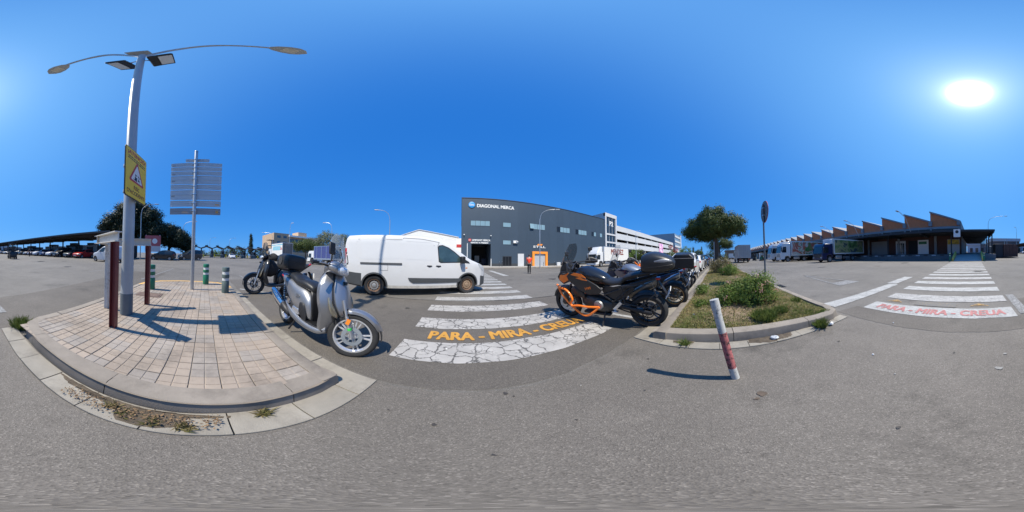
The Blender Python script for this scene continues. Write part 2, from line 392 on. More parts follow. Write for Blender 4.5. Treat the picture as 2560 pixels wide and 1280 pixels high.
fit_text('lettering', 'PARA - MIRA - CREUA', 2.45, .25, P_rd, cw2, (.66, -2.88, .0115), (0, 0, math.pi), 0.0, .012)
for x in (1.75, -.12):
    b = MB()
    for q in range(3):
        a0, a1 = math.pi*(-.5)+q*2.094, math.pi*(-.5)+(q+1)*2.094
        for rr in ((.2, .165),):
            p = [(x+rr[0]*math.cos(a)*1.15, -3.35+rr[0]*math.sin(a)*.62) for a in (a0, a1)]; p2 = [(x+rr[1]*math.cos(a)*1.1, -3.35+rr[1]*math.sin(a)*.55) for a in (a1, a0)]
            b.add([(u, v, .009) for u, v in p+p2], [(0, 1, 2, 3)])
    b.build('warning_triangle', P_yf, cw2)
    b = MB(); b.add([(x-.1, -3.4+.06, .0092), (x+.1, -3.34, .0092), (x, -3.42, .0092)], [(0, 1, 2)]); b.build('warning_symbol', P_yf, cw2)
sheet('faded_stencil', [(.35, -3.2), (1.25, -3.22), (1.25, -3.5), (.35, -3.48)], .0088, paint('stencil_ghost', (.5, .33, .13), 0, 8, 1.5, (.155, .15, .142)), cw2)
mk = sgroup('road_markings')
stripe(2.6, 2.97, -5.2, -2.25, P_wh, mk, 'stop_line'); stripe(2.72, 3.12, -7.0, -5.3, P_wh, mk, 'stop_line')
def line(p, q, wd, m, name='line', z=.0086):
    a, b_ = Vector((*p, 0)), Vector((*q, 0)); n_ = (b_-a).normalized().cross(Vector((0, 0, 1)))*wd/2
    k = max(2, int((b_-a).length/.4)); P = [a.lerp(b_, i/k) for i in range(k+1)]
    return sheet(name, [((p_+n_).x, (p_+n_).y) for p_ in P]+[((p_-n_).x, (p_-n_).y) for p_ in P[::-1]], z, m, mk)
line((7.96, -4.67), (4.34, -4.04), .09, P_old, 'yield_triangle'); line((7.96, -4.67), (4.34, -5.07), .09, P_old, 'yield_triangle')
sheet('yield_triangle', [(4.3, -4.02), (4.3, -5.1), (4.95, -4.98), (4.95, -4.14)], .0092, P_old, mk)
stripe(3.3, 3.75, 12.3, 19.5, P_wh, mk, 'stop_line')
line((2.74, 1.3), (2.70, 3.1), .1, P_wh, 'bay_line'); line((4.4, 1.3), (4.36, 3.4), .1, P_old, 'bay_line')
line((-5.35, 1.2), (-4.0, 2.6), .1, P_wh, 'bay_line'); line((-5.6, 1.9), (-9, 2.0), .1, P_old, 'bay_line')
line((6, 12.1), (44, 12.1), .12, P_old, 'lane_line'); line((6.5, 20.5), (40, 20.5), .12, P_old, 'lane_line')
line((-7, -6), (-26, -4), .1, P_old, 'lane_line'); line((-6.4, -2.6), (-12, -2.3), .1, P_old, 'lane_line')
for i in range(9): line((-13.5, -18-2.6*i), (-17.5, -18-2.6*i), .1, P_old, 'bay_line')
sheet('kerb_paint_end', [(-1.02, -2.75), (-.82, -2.72), (-.82, -4.1), (-1.02, -4.1)], .009, P_old, mk)
# oil drips, gum and scuffs
M_stain = mat('oil_stain', (.045, .04, .036), .7, var=.3, vscale=20); M_stain2 = mat('brown_stain', (.10, .075, .055), .85, var=.3, vscale=20); M_gum = mat('pale_scuff', (.25, .24, .22), .85, var=.2, vscale=20)
def blotch(x, y, r, m_, z=.0105, k=1.0):
    r3 = random.Random(int(x*977+y*131)); n_ = 16; ph = r3.uniform(0, 6)
    sheet('asphalt_stain', [(x+r*k*math.cos(a)*(1+.3*math.sin(3*a+ph)+r3.uniform(-.2, .2)), y+r*math.sin(a)*(1+.25*math.sin(2*a-ph)+r3.uniform(-.2, .2))) for a in [i*2*math.pi/n_ for i in range(n_)]], z, m_, mk)
for x, y, r, m_ in ((.3, 1.05, .016, M_stain), (.34, 1.0, .008, M_stain), (1.0, -.25, .03, M_stain2), (.95, -.2, .015, M_stain2), (-.1, .72, .012, M_stain), (.5, .6, .007, M_stain), (.8, .9, .008, M_gum), (.3, -.55, .01, M_stain), (.1, .45, .008, M_stain), (-.35, .8, .007, M_stain), (1.45, -1.3, .012, M_stain), (.6, -1.1, .009, M_gum), (.2, -1.6, .012, M_stain), (-.2, -1.3, .03, M_gum), (-.3, -1.55, .018, M_gum), (1.0, .5, .006, M_stain), (1.5, .7, .01, M_stain),
                    (-3.4, 2.9, .12, M_stain), (-1.2, 3.6, .05, M_stain), (3.2, 2.2, .09, M_stain), (4.2, 2.0, .08, M_stain), (5.6, 8.9, .25, M_stain), (9.5, 7.2, .2, M_stain), (12, -9, .3, M_stain), (8, -12, .25, M_stain2), (-8, -9, .3, M_stain), (-12, -14, .25, M_stain), (-10, 5, .2, M_stain), (3.0, 9.6, .12, M_stain)): blotch(x, y, r, m_)
# manholes and litter on the asphalt
M_iron = mat('cast_iron', (.06, .058, .055), .6, .5, var=.2, bump=.4, bscale=40)
def manhole(x, y, r=.32):
    t = sgroup('manhole_cover', (x, y, 0)); MB().lathe([(0, .014), (r*.86, .014), (r*.86, .006), (r, .006), (r, .012), (r*1.06, .012), (r*1.06, .002)], 28).build('cover', M_iron, t, smooth=30)
    b = MB()
    for i in range(5): b.box(-r*.6, r*.6, -r*.55+i*r*.27, -r*.55+i*r*.27+.03, .014, .018)
    b.build('rib', M_iron, t)
manhole(-.3, -9.2); manhole(7.2, -16.2, .45); manhole(-9.5, -15, .4)
gr = sgroup('drain_grate', (5.75, -2.3, 0)); MB().box(-.3, .3, -.16, .16, .002, .006).build('grate_frame', M_iron, gr)
for i in range(9): MB().box(-.28+i*.066, -.28+i*.066+.03, -.14, .14, .006, .016).build('grate_bar', M_iron, gr)

# ------------------------------------------------------------------ traffic islands
def concrete(name, c, **k): return mat(name, tuple(.82*q for q in c), .85, world=True, var=k.get('var', .14), vscale=k.get('vs', 5), bump=.3, bscale=k.get('bs', 140), rnd_obj=k.get('ro', .07), dirt=k.get('dirt', .4), grime=(.10, .085, .07))
M_kerb = concrete('kerb_granite', (.30, .26, .215), dirt=.65, vs=3.5, var=.18)
M_gut = concrete('gutter_concrete', (.325, .295, .245), dirt=.65, vs=3.5, var=.18)
M_tile = concrete('paving_tile', (.385, .315, .25), ro=.055, dirt=.7, vs=2.8, var=.16)
M_tile2 = concrete('paving_tile_grey', (.355, .31, .265), ro=.06, dirt=.7, vs=2.8, var=.16)
M_mort = concrete('mortar', (.25, .205, .155), dirt=.2)
M_yk = mat('yellow_kerb_paint', (.62, .36, .10), .8, var=.2, dirt=.5, grime=(.4, .36, .31))
def inward(pts, i, closed):
    k = len(pts)
    a = pts[i-1] if (i or closed) else pts[i]; b = pts[(i+1) % k] if (i < k-1 or closed) else pts[i]
    d = (b-a).normalized(); return Vector((-d.y, d.x, 0))
def along(outline, seg, closed=False):
    """cut a polyline into runs of about seg metres"""
    pts = resample([(*p, 0) for p in outline]+([(*outline[0], 0)] if closed else []), .12)
    if closed: pts = pts[:-1]
    nrm = [inward(pts, i, closed) for i in range(len(pts))]
    if closed: pts.append(pts[0]); nrm.append(nrm[0])
    runs = []; cur = [0]; L = 0
    for i in range(1, len(pts)):
        L += (pts[i]-pts[i-1]).length; cur.append(i)
        if L >= seg: runs.append(cur); cur = [i]; L = 0
    if len(cur) > 1: runs.append(cur)
    return pts, nrm, runs
def kerb(outline, wd, h, seg, parent, m, name='kerb_stone', prof=None, gap=.004, z0=0.0, mfun=None, lo=0.0):
    pts, nrm, runs = along(outline, seg)
    prof = prof or [(0, 0), (.012, h-.04), (.02, h-.014), (.045, h), (wd, h), (wd, 0)]
    for rn in runs:
        rings = []
        for k, i in enumerate(rn):
            p = pts[i].copy()
            if k == 0 and i > 0: p = p.lerp(pts[rn[1]], gap/.12)
            if k == len(rn)-1: p = p.lerp(pts[rn[-2]], gap/.12)
            rings.append([p+nrm[i]*a+Vector((0, 0, z0+z)) for a, z in prof])
        dz = rnd.uniform(-.003, .003)
        b = MB().loft(rings); o = b.build(name, mfun(pts[rn[len(rn)//2]]) if mfun else m, parent, smooth=30, loc=(0, 0, dz))
# paved island; outline runs so that its inside lies to the left
isl = sgroup('paved_island')
OUT = [(-4.95, .9), (-5.5, .85), (-5.95, .52), (-6.12, -.1), (-6.05, -.9), (-5.75, -1.6), (-5.3, -2.02), (-4.8, -2.1), (-1.25, -2.08), (-1.02, -1.98), (-.9, -1.75), (-.86, -1.45), (-.82, -.9), (-.775, -.2), (-.76, .3), (-.765, .72), (-.79, .9)]
def far_yellow(p): return M_yk if p.x < -5.0 else M_kerb
kerb(OUT, .17, .14, 1.0, isl, M_kerb, mfun=far_yellow)
kerb([(-.79, .9), (-4.95, .9)], .15, .14, 1.0, isl, M_kerb)
GUT = [(0, 0), (0, .016), (.003, .02), (.2, .024), (.2, 0)]
kerb([(-.70, -2.1), (-.63, -1.45), (-.59, -.7), (-.56, -.1), (-.57, .5), (-.59, 1.1)], .2, .02, .33, isl, M_gut, 'gutter_slab', GUT)
kerb([(-.6, 1.1), (-4.9, 1.1)], .2, .02, .5, isl, M_gut, 'gutter_slab', GUT)
struct(sheet('paving_bed', [(x*.995-.012, y*.96) for x, y in OUT], .1275, M_mort))
def tile_mesh(name, m, sz=.2):
    b = MB(); g_ = .0022; half = sz/2
    for ix in (0, 1):
        for iy in (0, 1):
            x0 = -half+ix*half+g_; x1 = -half+(ix+1)*half-g_; y0 = -half+iy*half+g_; y1 = -half+(iy+1)*half-g_; c = .004
            vs_ = [(x0, y0, -.0045), (x1, y0, -.0045), (x1, y1, -.0045), (x0, y1, -.0045), (x0+c, y0+c, 0), (x1-c, y0+c, 0), (x1-c, y1-c, 0), (x0+c, y1-c, 0)]
            b.add(vs_, [(4, 5, 6, 7), (0, 1, 5, 4), (1, 2, 6, 5), (2, 3, 7, 6), (3, 0, 4, 7)])
    b.add([(-half+.002, -half+.002, -.005), (half-.002, -half+.002, -.005), (half-.002, half-.002, -.005), (-half+.002, half-.002, -.005)], [(0, 1, 2, 3)])
    return b.mesh(name, [m])
tm1, tm2 = tile_mesh('paving_tile', M_tile), tile_mesh('paving_tile', M_tile2)
def inside(p, poly):
    c = False; n_ = len(poly)
    for i in range(n_):
        (x1, y1), (x2, y2) = poly[i], poly[i-1]
        if (y1 > p[1]) != (y2 > p[1]) and p[0] < (x2-x1)*(p[1]-y1)/(y2-y1)+x1: c = not c
    return c
pn = along(OUT, 9)
INN = [((p+n_*.165).x, (p+n_*.165).y) for p, n_ in zip(pn[0], pn[1])]+[(-4.95, .75)]
tiles = []
for i in range(27):
    for j in range(13):
        x = -.99-.2*i; y = -1.81+.2046*j
        if sum(inside((x+a, y+b_), INN) for a in (-.09, .09) for b_ in (-.09, .09)) >= 1 and not (-3.85 < x < -3.45 and -1.6 < y < -.95): tiles.append((x, y))
tiles.sort(key=lambda p: p[0]**2+p[1]**2)
for k, (x, y) in enumerate(tiles[:300]):
    inst(tm2 if (rnd.random() < .3) else tm1, 'paving_tile', isl, (x, y, .1365+rnd.uniform(-.0025, .0025)), (rnd.uniform(-.008, .008), rnd.uniform(-.008, .008), rnd.choice((0, 2))*math.pi/2+rnd.uniform(-.006, .006)), (1, 1.022, 1))
if len(tiles) > 300:
    b = MB(); mm = tm1
    for x, y in tiles[300:]: b.add([(v.co.x+x, v.co.y+y, v.co.z+.1365) for v in mm.vertices], [tuple(p.vertices) for p in mm.polygons])
    struct(b.build('paving_tiles', M_tile, isl), 'stuff')
hc = MB().box(-3.84, -3.46, -1.58, -.98, .12, .138).build('inspection_cover', mat('rusty_cover', (.16, .11, .085), .7, .2, var=.3, vscale=9, bump=.5, bscale=50), isl)
MB().box(-3.80, -3.50, -1.54, -1.02, .138, .143).build('cover_plate', MATS['rusty_cover'], isl)
# planted island
isr = sgroup('planted_island')
kerb([(2.0, .86), (2.03, .3), (2.05, -.3), (2.06, -.9), (2.03, -1.5), (2.06, -1.75), (2.2, -1.95), (2.45, -2.03), (7, -2.0), (14, -1.9), (24, -1.8), (45, -1.6)], .18, .14, 1.0, isr, M_kerb)
kerb([(45, .86), (2.0, .86)], .18, .14, 1.0, isr, M_kerb)
kerb([(1.94, 1.11), (1.86, .6), (1.83, 0), (1.86, -.8), (1.92, -1.5), (1.98, -2.0)], .17, .02, .33, isr, M_gut, 'gutter_slab', [(a*.8, b_) for a, b_ in GUT])
kerb([(18, 1.1), (1.95, 1.1)], .2, .02, .5, isr, M_gut, 'gutter_slab', GUT)
M_soil = mat('dry_soil', (.20, .145, .095), .95, var=.3, vscale=7, bump=.8, bscale=45)
def soil_z(x, y):
    e_ = max(0, min(1, min(x-2.2, .68-y, y+1.84)/.5)); return .125+.07*e_+.02*math.sin(x*2.3+y)+.015*math.sin(y*5+x*.7)*e_
b = MB(); nx, ny = 200, 16
for i in range(nx+1):
    for j in range(ny+1):
        x = 2.17+(45-2.17)*(i/nx)**2; y = lerp(-1.83+.004*(x-2), .69, j/ny); b.v.append((x, y, soil_z(x, y)))
for i in range(nx):
    for j in range(ny): a = i*(ny+1)+j; b.f.append((a, a+ny+1, a+ny+2, a+1)); b.m.append(0)
struct(b.build('soil', M_soil, None, smooth=60))
# dirt and debris lodged against the kerbs
M_dirt = mat('gutter_dirt', (.10, .078, .055), .95, var=.45, vscale=14, bump=1.0, bscale=70)
def dirt_patch(poly, z=.03):
    c = Vector((sum(p[0] for p in poly)/len(poly), sum(p[1] for p in poly)/len(poly), 0)); b_ = MB()
    ring = resample([(*p, 0) for p in poly+[poly[0]]], .04)[:-1]
    r0 = [p+Vector((rnd.uniform(-.012, .012), rnd.uniform(-.012, .012), .02)) for p in ring]
    r1 = [c.lerp(p, .62)+Vector((0, 0, z+rnd.uniform(-.004, .006))) for p in ring]; r2 = [c.lerp(p, .2)+Vector((0, 0, z+rnd.uniform(0, .006))) for p in ring]
    b_.loft([r0, r1, r2], False, True); return struct(b_.build('gutter_soil', M_dirt, None, smooth=60))
dirt_patch([(-.79, -1.05), (-.785, -.75), (-.755, -.2), (-.745, .2), (-.71, .18), (-.69, -.1), (-.69, -.3), (-.72, -.55), (-.75, -.9)])
dirt_patch([(-.755, -.40), (-.75, -.2), (-.745, -.02), (-.66, -.03), (-.6, -.1), (-.575, -.22), (-.6, -.33), (-.66, -.40)], .034)
dirt_patch([(2.03, -.35), (2.04, -1.0), (1.9, -.95), (1.87, -.6), (1.92, -.35)], .032)
dirt_patch([(2.0, .6), (2.02, .3), (1.95, .32), (1.94, .58)], .03)

# ------------------------------------------------------------------ street furniture on the islands
M_pole = mat('painted_lamp_pole', (.42, .45, .47), .45, .25, var=.06, vscale=4)
M_pbase = mat('dark_pole_base', (.13, .16, .18), .5, .1, var=.12)
M_lampglass = mat('lamp_glass', (.62, .60, .52), .25, var=.1)
M_led = mat('led_panel', (.60, .64, .68), .3, var=.1, vscale=30)
L = thing('street_lamp', 'tall grey double arm street lamp with two floodlights, standing on the paved island', 'street lamp', (-2.3, -1.18, .14))
b = MB(); b.tube([(0, 0, .0), (0, 0, .36)], .104, 16); b.build('pole_base', M_pbase, L, smooth=40)
b = MB(); b.tube([(0, 0, .355), (.0, .03, 4.0), (-.03, .07, 7.85)], [.100, .08, .058], 16); b.build('pole', M_pole, L, smooth=40)
b = MB(); b.tube(smoothpath([(-.03, .07, 7.6), (-.06, .2, 7.85), (-.08, .6, 8.42), (-.03, 1.1, 8.78), (0, 1.9, 8.93)], 5), [.04]*16+[.034]*5, 10); b.build('arm', M_pole, L, smooth=50)
b = MB(); b.tube(smoothpath([(-.03, .07, 7.6), (-.02, -.12, 7.95), (.03, -.45, 8.36), (.04, -.8, 8.55), (.04, -1.5, 8.7)], 5), [.04]*16+[.034]*5, 10); b.build('arm', M_pole, L, smooth=50)
b = MB(); b.prism([(-.09, -.12), (.14, -.16), (.1, .2), (-.12, .22)], 7.98, 8.03); b.build('top_plate', M_pole, L, bevel=.01)
for s_, y0, z0 in ((1, 1.85, 8.93), (-1, -1.48, 8.70)):
    secs = [(0, .035, .03), (.1, .11, .05), (.28, .165, .06), (.45, .17, .055), (.58, .12, .035), (.68, .012, .012)]
    rings = [[(math.cos(a)*wd, s_*q, (max(0, math.sin(a))*hh*1.2+min(0, math.sin(a))*hh*.35)) for a in [2*math.pi*k/16 for k in range(16)]] for q, wd, hh in secs]
    hd = MB().loft(rings).build('lamp_head', M_pole, L, smooth=50, loc=(.01, y0, z0))
    g_ = MB().box(-.1, .1, min(s_*.22, s_*.5), max(s_*.22, s_*.5), -.035, -.018).build('lamp_glass', M_lampglass, hd, bevel=.01)
for s_ in (-1, 1):
    Mx = Matrix.Rotation(R(s_*28), 3, 'X') @ Matrix.Rotation(R(12), 3, 'Y')
    c = Vector((-.12, .03+s_*.33, 7.28))
    fl = MB().obox(c, (.24, .2, .03), Mx).build('floodlight', M_dark, L, bevel=.012)
    MB().obox(c+Mx @ Vector((.0, s_*.06, -.034)), (.19, .11, .006), Mx).build('led_panel', M_led, fl)
    fi = MB()
    for k in range(7): fi.obox(c+Mx @ Vector((-.18+k*.06, 0, .05)), (.006, .17, .022), Mx)
    fi.build('heat_fin', M_dark, fl)
    MB().tube([(-.02, .04, 7.2), (-.05, .03+s_*.12, 7.2), c-Mx @ Vector((0, s_*.1, -.02))], .018, 6).build('bracket', M_steel, L)
MB().box(-.02, .02, -.01, .01, 0, .01).xf(Matrix.Translation((-.085, .02, .9))).build('access_hatch', M_pole, L)

M_signy = mat('sign_yellow', (.88, .60, .03), .45, var=.05)
M_signk = mat('sign_black', (.02, .02, .022), .5)
M_signr = mat('sign_red', (.50, .045, .04), .45)
M_signb = mat('sign_brown_red', (.16, .03, .025), .5)
M_signw = mat('sign_white', (.75, .75, .73), .45)
S = thing('warning_sign', 'yellow accident risk warning sign strapped to the tall lamp pole', 'sign', (-2.25, -1.03, 2.42), R(-3))
def rrect(w_, h_, r, n=4):
    out_ = []
    for cx, cy, a0 in ((w_/2-r, h_/2-r, 0), (-w_/2+r, h_/2-r, 90), (-w_/2+r, -h_/2+r, 180), (w_/2-r, -h_/2+r, 270)):
        out_ += [(cx+r*math.cos(R(a0+90*k/n)), cy+r*math.sin(R(a0+90*k/n))) for k in range(n+1)]
    return out_
MB().prism(rrect(.68, .90, .04), -.012, 0, 'xz').build('border', M_signk, S)
pl = MB().prism(rrect(.655, .875, .035), -.004, .004, 'xz').build('plate', M_signy, S)
RT = (R(90), 0, math.pi)
text('lettering', '¡ATENCIÓ!', .105, M_signr, S, (0, .0055, .35), RT, .0008, .002, sx=1.12)
for k in range(2):
    b = MB(); x = -.27
    while x < .27:
        w_ = rnd.uniform(.03, .07); b.box(x, min(x+w_, .28), .0045, .0055, .262-k*.04, .28-k*.04); x += w_+.014
    b.build('small_print', M_signk, S)
text('lettering', 'RISC', .09, M_signb, S, (0, .0055, -.26), RT, .0008, .001)
text('lettering', "D'ACCIDENTS", .09, M_signb, S, (0, .0055, -.355), RT, .0008, .001)
def tri(r, cz): return [(r*math.cos(R(a)), cz+r*math.sin(R(a))) for a in (90, 210, 330)]
def rtri(r, cz, rr):
    o_ = []
    for a in (90, 210, 330):
        c_ = ((r-rr*2)*math.cos(R(a)), cz+(r-rr*2)*math.sin(R(a))); o_ += [(c_[0]+rr*math.cos(R(a+d)), c_[1]+rr*math.sin(R(a+d))) for d in (-60, -20, 20, 60)]
    return o_
MB().prism(rtri(.275, -.03, .02), .0045, .006, 'xz').build('red_triangle', M_signr, S)
MB().prism(rtri(.21, -.03, .012), .0062, .0072, 'xz').build('white_triangle', M_signw, S)
b = MB()
b.box(.0, .07, .0075, .0085, -.11, -.06); b.box(.05, .06, .0075, .0085, -.11, .0); b.box(.0, .05, .0075, .0085, -.03, -.015); b.box(.075, .12, .0075, .0085, -.12, -.11)
for x in (.015, .06): b.prism([(x+.018*math.cos(q), -.115+.018*math.sin(q)) for q in [k*.785 for k in range(8)]], .0075, .0085, 'xz')
b.prism([(-.03, -.12), (-.05, -.05), (-.09, -.09), (-.1, -.12), (-.075, -.095)], .0075, .0085, 'xz'); b.prism([(-.045+.016*math.cos(q), -.02+.016*math.sin(q)) for q in [k*.785 for k in range(8)]], .0075, .0085, 'xz')
b.prism([(-.06, -.03), (-.11, -.02), (-.115, -.03), (-.06, -.045)], .0075, .0085, 'xz')
b.build('pictogram', M_signk, S)
for z in (-.25, .25): MB().lathe([(.1, z-.02), (.104, z-.02), (.104, z+.02), (.1, z+.02)], 20, (-.05, -.15, 0)).build('strap', M_steel, S)

# guard frame round the lamp
M_redp = mat('red_painted_steel', (.17, .028, .028), .45, var=.12, vscale=10, bump=.08)
M_whp = mat('white_painted_steel', (.62, .60, .55), .55, var=.1, vscale=6, dirt=.25, grime=(.3, .22, .15))
M_peel = mat('peeling_white_paint', (.58, .56, .52), .7, var=.1, vscale=30, dirt=.75, bump=.5, bscale=60, grime=(.22, .15, .1))
F = thing('guard_frame', 'low white steel guard frame on red posts bent round the lamp pole', 'guard rail', (-2.3, -1.3, .14))
P4 = [Vector((.55, .25, 0)), Vector((.15, -.34, 0)), Vector((-.39, -.34, 0)), Vector((-.63, .24, 0))]
for (x, y), m_, nm in (((.55, .22), M_redp, 'post'), ((-.63, .24), M_redp, 'post'), ((-.06, -.30), M_peel, 'peeling_post')):
    if nm == 'post':
        b = MB(); b.box(x-.04, x+.04, y-.042, y-.032, 0, 1.145); b.box(x-.04, x+.04, y+.032, y+.042, 0, 1.145); b.box(x-.005, x+.005, y-.032, y+.032, 0, 1.145); b.build(nm, m_, F)
    else: MB().box(x-.035, x+.035, y-.035, y+.035, 0, 1.145).build(nm, m_, F, bevel=.004)
for a, c in zip(P4, P4[1:]):
    d = (c-a).normalized(); a2, c2 = a-d*.05, c+d*.05
    b = MB(); z = 1.147
    b.bar(a2+Vector((0, 0, z+.006)), c2+Vector((0, 0, z+.006)), .11, .012); b.bar(a2+Vector((0, 0, z+.124)), c2+Vector((0, 0, z+.124)), .11, .012)
    b.bar(a2+Vector((0, 0, z+.065)), c2+Vector((0, 0, z+.065)), .012, .105)
    b.build('beam', M_whp, F)
    for q in (a2-d*.004, c2+d*.004): MB().bar(q+Vector((0, 0, z+.002))-d*.003, q+Vector((0, 0, z+.002))+d*.003, .108, .004).build('end_plate', M_whp, F)

# panel stack on a post, seen from behind
D = thing('direction_sign', 'stack of grey direction panels seen from behind on one tall post', 'sign', (-4.6, -.335, .14))
MB().tube([(0, 0, 0), (0, 0, 4.36)], .052, 16).build('post', M_steel, D, smooth=40)
MB().lathe([(0, 4.40), (.045, 4.385), (.056, 4.36)], 16).build('cap', M_alu, D, smooth=40)
M_pan = mat('sign_back_aluminium', (.50, .57, .63), .5, .15, var=.07, vscale=3, dirt=.15, grime=(.25, .27, .29))
M_pan2 = mat('bare_sign_back', (.33, .34, .36), .5, .3, var=.1, vscale=3)
M_stk = mat('sticker_orange', (.72, .36, .06), .5); M_stg = mat('old_glue', (.52, .42, .34), .8, var=.2)
yl, yr = -.715, .745
rows = [(4.10, 4.23, -.3, .38), (3.93, 4.075, yl, yr), (3.77, 3.92, yl, yr), (3.60, 3.76, yl, yr), (3.29, 3.59, yl, yr), (3.10, 3.28, yl, yr), (2.76, 3.09, yl, yr), (2.545, 2.745, yl, yr), (2.30, 2.51, yl, yr)]
for i, (z0, z1, a, c) in enumerate(rows):
    z0 -= .14; z1 -= .14; mm_ = M_pan2 if i == 8 else M_pan
    pnl = MB().prism([(p+(a+c)/2, q+(z0+z1)/2) for p, q in rrect(c-a, z1-z0-.02, .03)], -.078, -.062, 'yz').build('sign_panel', mm_, D)
    b = MB(); zc = (z0+z1)/2; b.box(-.062, -.055, a+.01, c-.01, zc-.006, zc+.006); b.box(-.062, -.052, a, c, z1-.02, z1-.012); b.box(-.062, -.052, a, c, z0+.012, z0+.02); b.build('stiffener', mm_, pnl)
    b = MB(); b.lathe([(.055, zc-.018), (.062, zc-.018), (.062, zc+.018), (.055, zc+.018)], 16, (0, 0, 0)); b.box(-.01, .02, -.1, -.055, zc-.012, zc+.012); b.box(-.062, .0, -.085, -.07, zc-.014, zc+.014); b.build('clamp', M_alu, pnl)
    if i in (1, 3, 4, 6): MB().box(-.0615, -.0605, a+.03, a+.13, zc-.06, zc-.015).build('rating_label', M_pan2, pnl)
MB().box(-.0615, -.058, .60, .68, 2.22, 2.30).build('sticker', M_stk, D); MB().box(-.0615, -.058, .58, .7, 2.47, 2.5).build('sticker', M_stk, D)
MB().prism([(-.28+.1*math.cos(q), 2.2+.08*math.sin(q)) for q in [math.pi*k/8 for k in range(9)]], -.0615, -.0605, 'yz').build('sticker_residue', M_stg, D)

def bollard(loc, label, m_, worn=False):
    t = thing('bollard', label, 'bollard', (*loc, .14), 0, 'flexible bollards on the paved island')
    h = .69
    MB().lathe([(0, 0), (.095, 0), (.1, .02), (.1, .30), (.093, .31)]+[(.093, .33)], 20).build('body', m_, t, smooth=40)
    MB().lathe([(.0905, .325), (.0905, .405)], 20).build('reflective_band', M_refl, t, smooth=40)
    MB().lathe([(.09, .40), (.1, .41), (.1, .49), (.09, .50)], 20).build('ring', m_, t, smooth=40)
    MB().lathe([(.0905, .495), (.0905, .575)], 20).build('reflective_band', M_refl, t, smooth=40)
    MB().lathe([(.09, .57), (.1, .58), (.1, .665), (.09, .685), (.0, .69)], 20).build('cap', m_, t, smooth=40)
M_refl = mat('reflective_tape', (.6, .62, .62), .4, var=.12, vscale=20)
M_grn = mat('green_plastic', (.018, .16, .085), .4, var=.12, vscale=5)
M_gry = mat('weathered_grey_green_plastic', (.09, .125, .12), .6, var=.15, vscale=8)
bollard((-4.28, -1.43), 'green bollard with white bands behind the far red post', M_grn)
bollard((-5.49, .06), 'green bollard with white bands at the rounded far end of the paved island', M_grn)
bollard((-4.29, .57), 'faded grey-green bollard nearest the dark scooter', M_gry)

# leaning striped post
M_pw = paint('chipped_white_paint', (.62, .62, .60), 0, 8, .55, (.03, .028, .028)); M_pr = paint('chipped_pink_paint', (.52, .16, .16), 0, 8, .85, (.03, .025, .025))
t = thing('leaning_post', 'crooked steel marker post with chipped white and red bands on the apron', 'post', (1.27, -.11, 0))
ax = Vector((.04, .143, .82)); curve = lambda q: ax*q+Vector((0, -.006, 0))*math.sin(q*math.pi)
def band(q0, q1, r, m_, nm):
    MB().tube([curve(lerp(q0, q1, k/6)) for k in range(7)], r, 16).build(nm, m_, t, smooth=50)
band(0, .17, .034, M_pw, 'white_band'); band(.165, .64, .034, M_pr, 'red_band'); band(.635, .9, .034, M_pw, 'white_band'); band(.895, 1.0, .038, M_pw, 'cap')

# round road sign on its post, edge-on
t = thing('road_sign', 'round road sign on a dark post behind the green bush, seen nearly edge-on from behind', 'sign', (6.05, -1.83, .14), R(1))
MB().tube([(0, 0, 0), (0, 0, 3.1)], .034, 12).build('post', mat('dark_galvanised', (.14, .17, .19), .5, .5, var=.1), t, smooth=40)
disc = [(.45*math.cos(R(15*k)), 2.8+.45*math.sin(R(15*k))) for k in range(24)]
MB().prism(disc, -.062, -.047, 'xz').build('plate', M_signr, t)
MB().prism([(a*.98, 2.8+(c-2.8)*.98) for a, c in disc], -.047, -.036, 'xz').build('plate_back', mat('sign_back_dark', (.12, .14, .15), .5, .4), t)
for z in (2.65, 2.95): MB().box(-.05, .05, -.04, .036, z-.02, z+.02).build('clamp', M_alu, t)

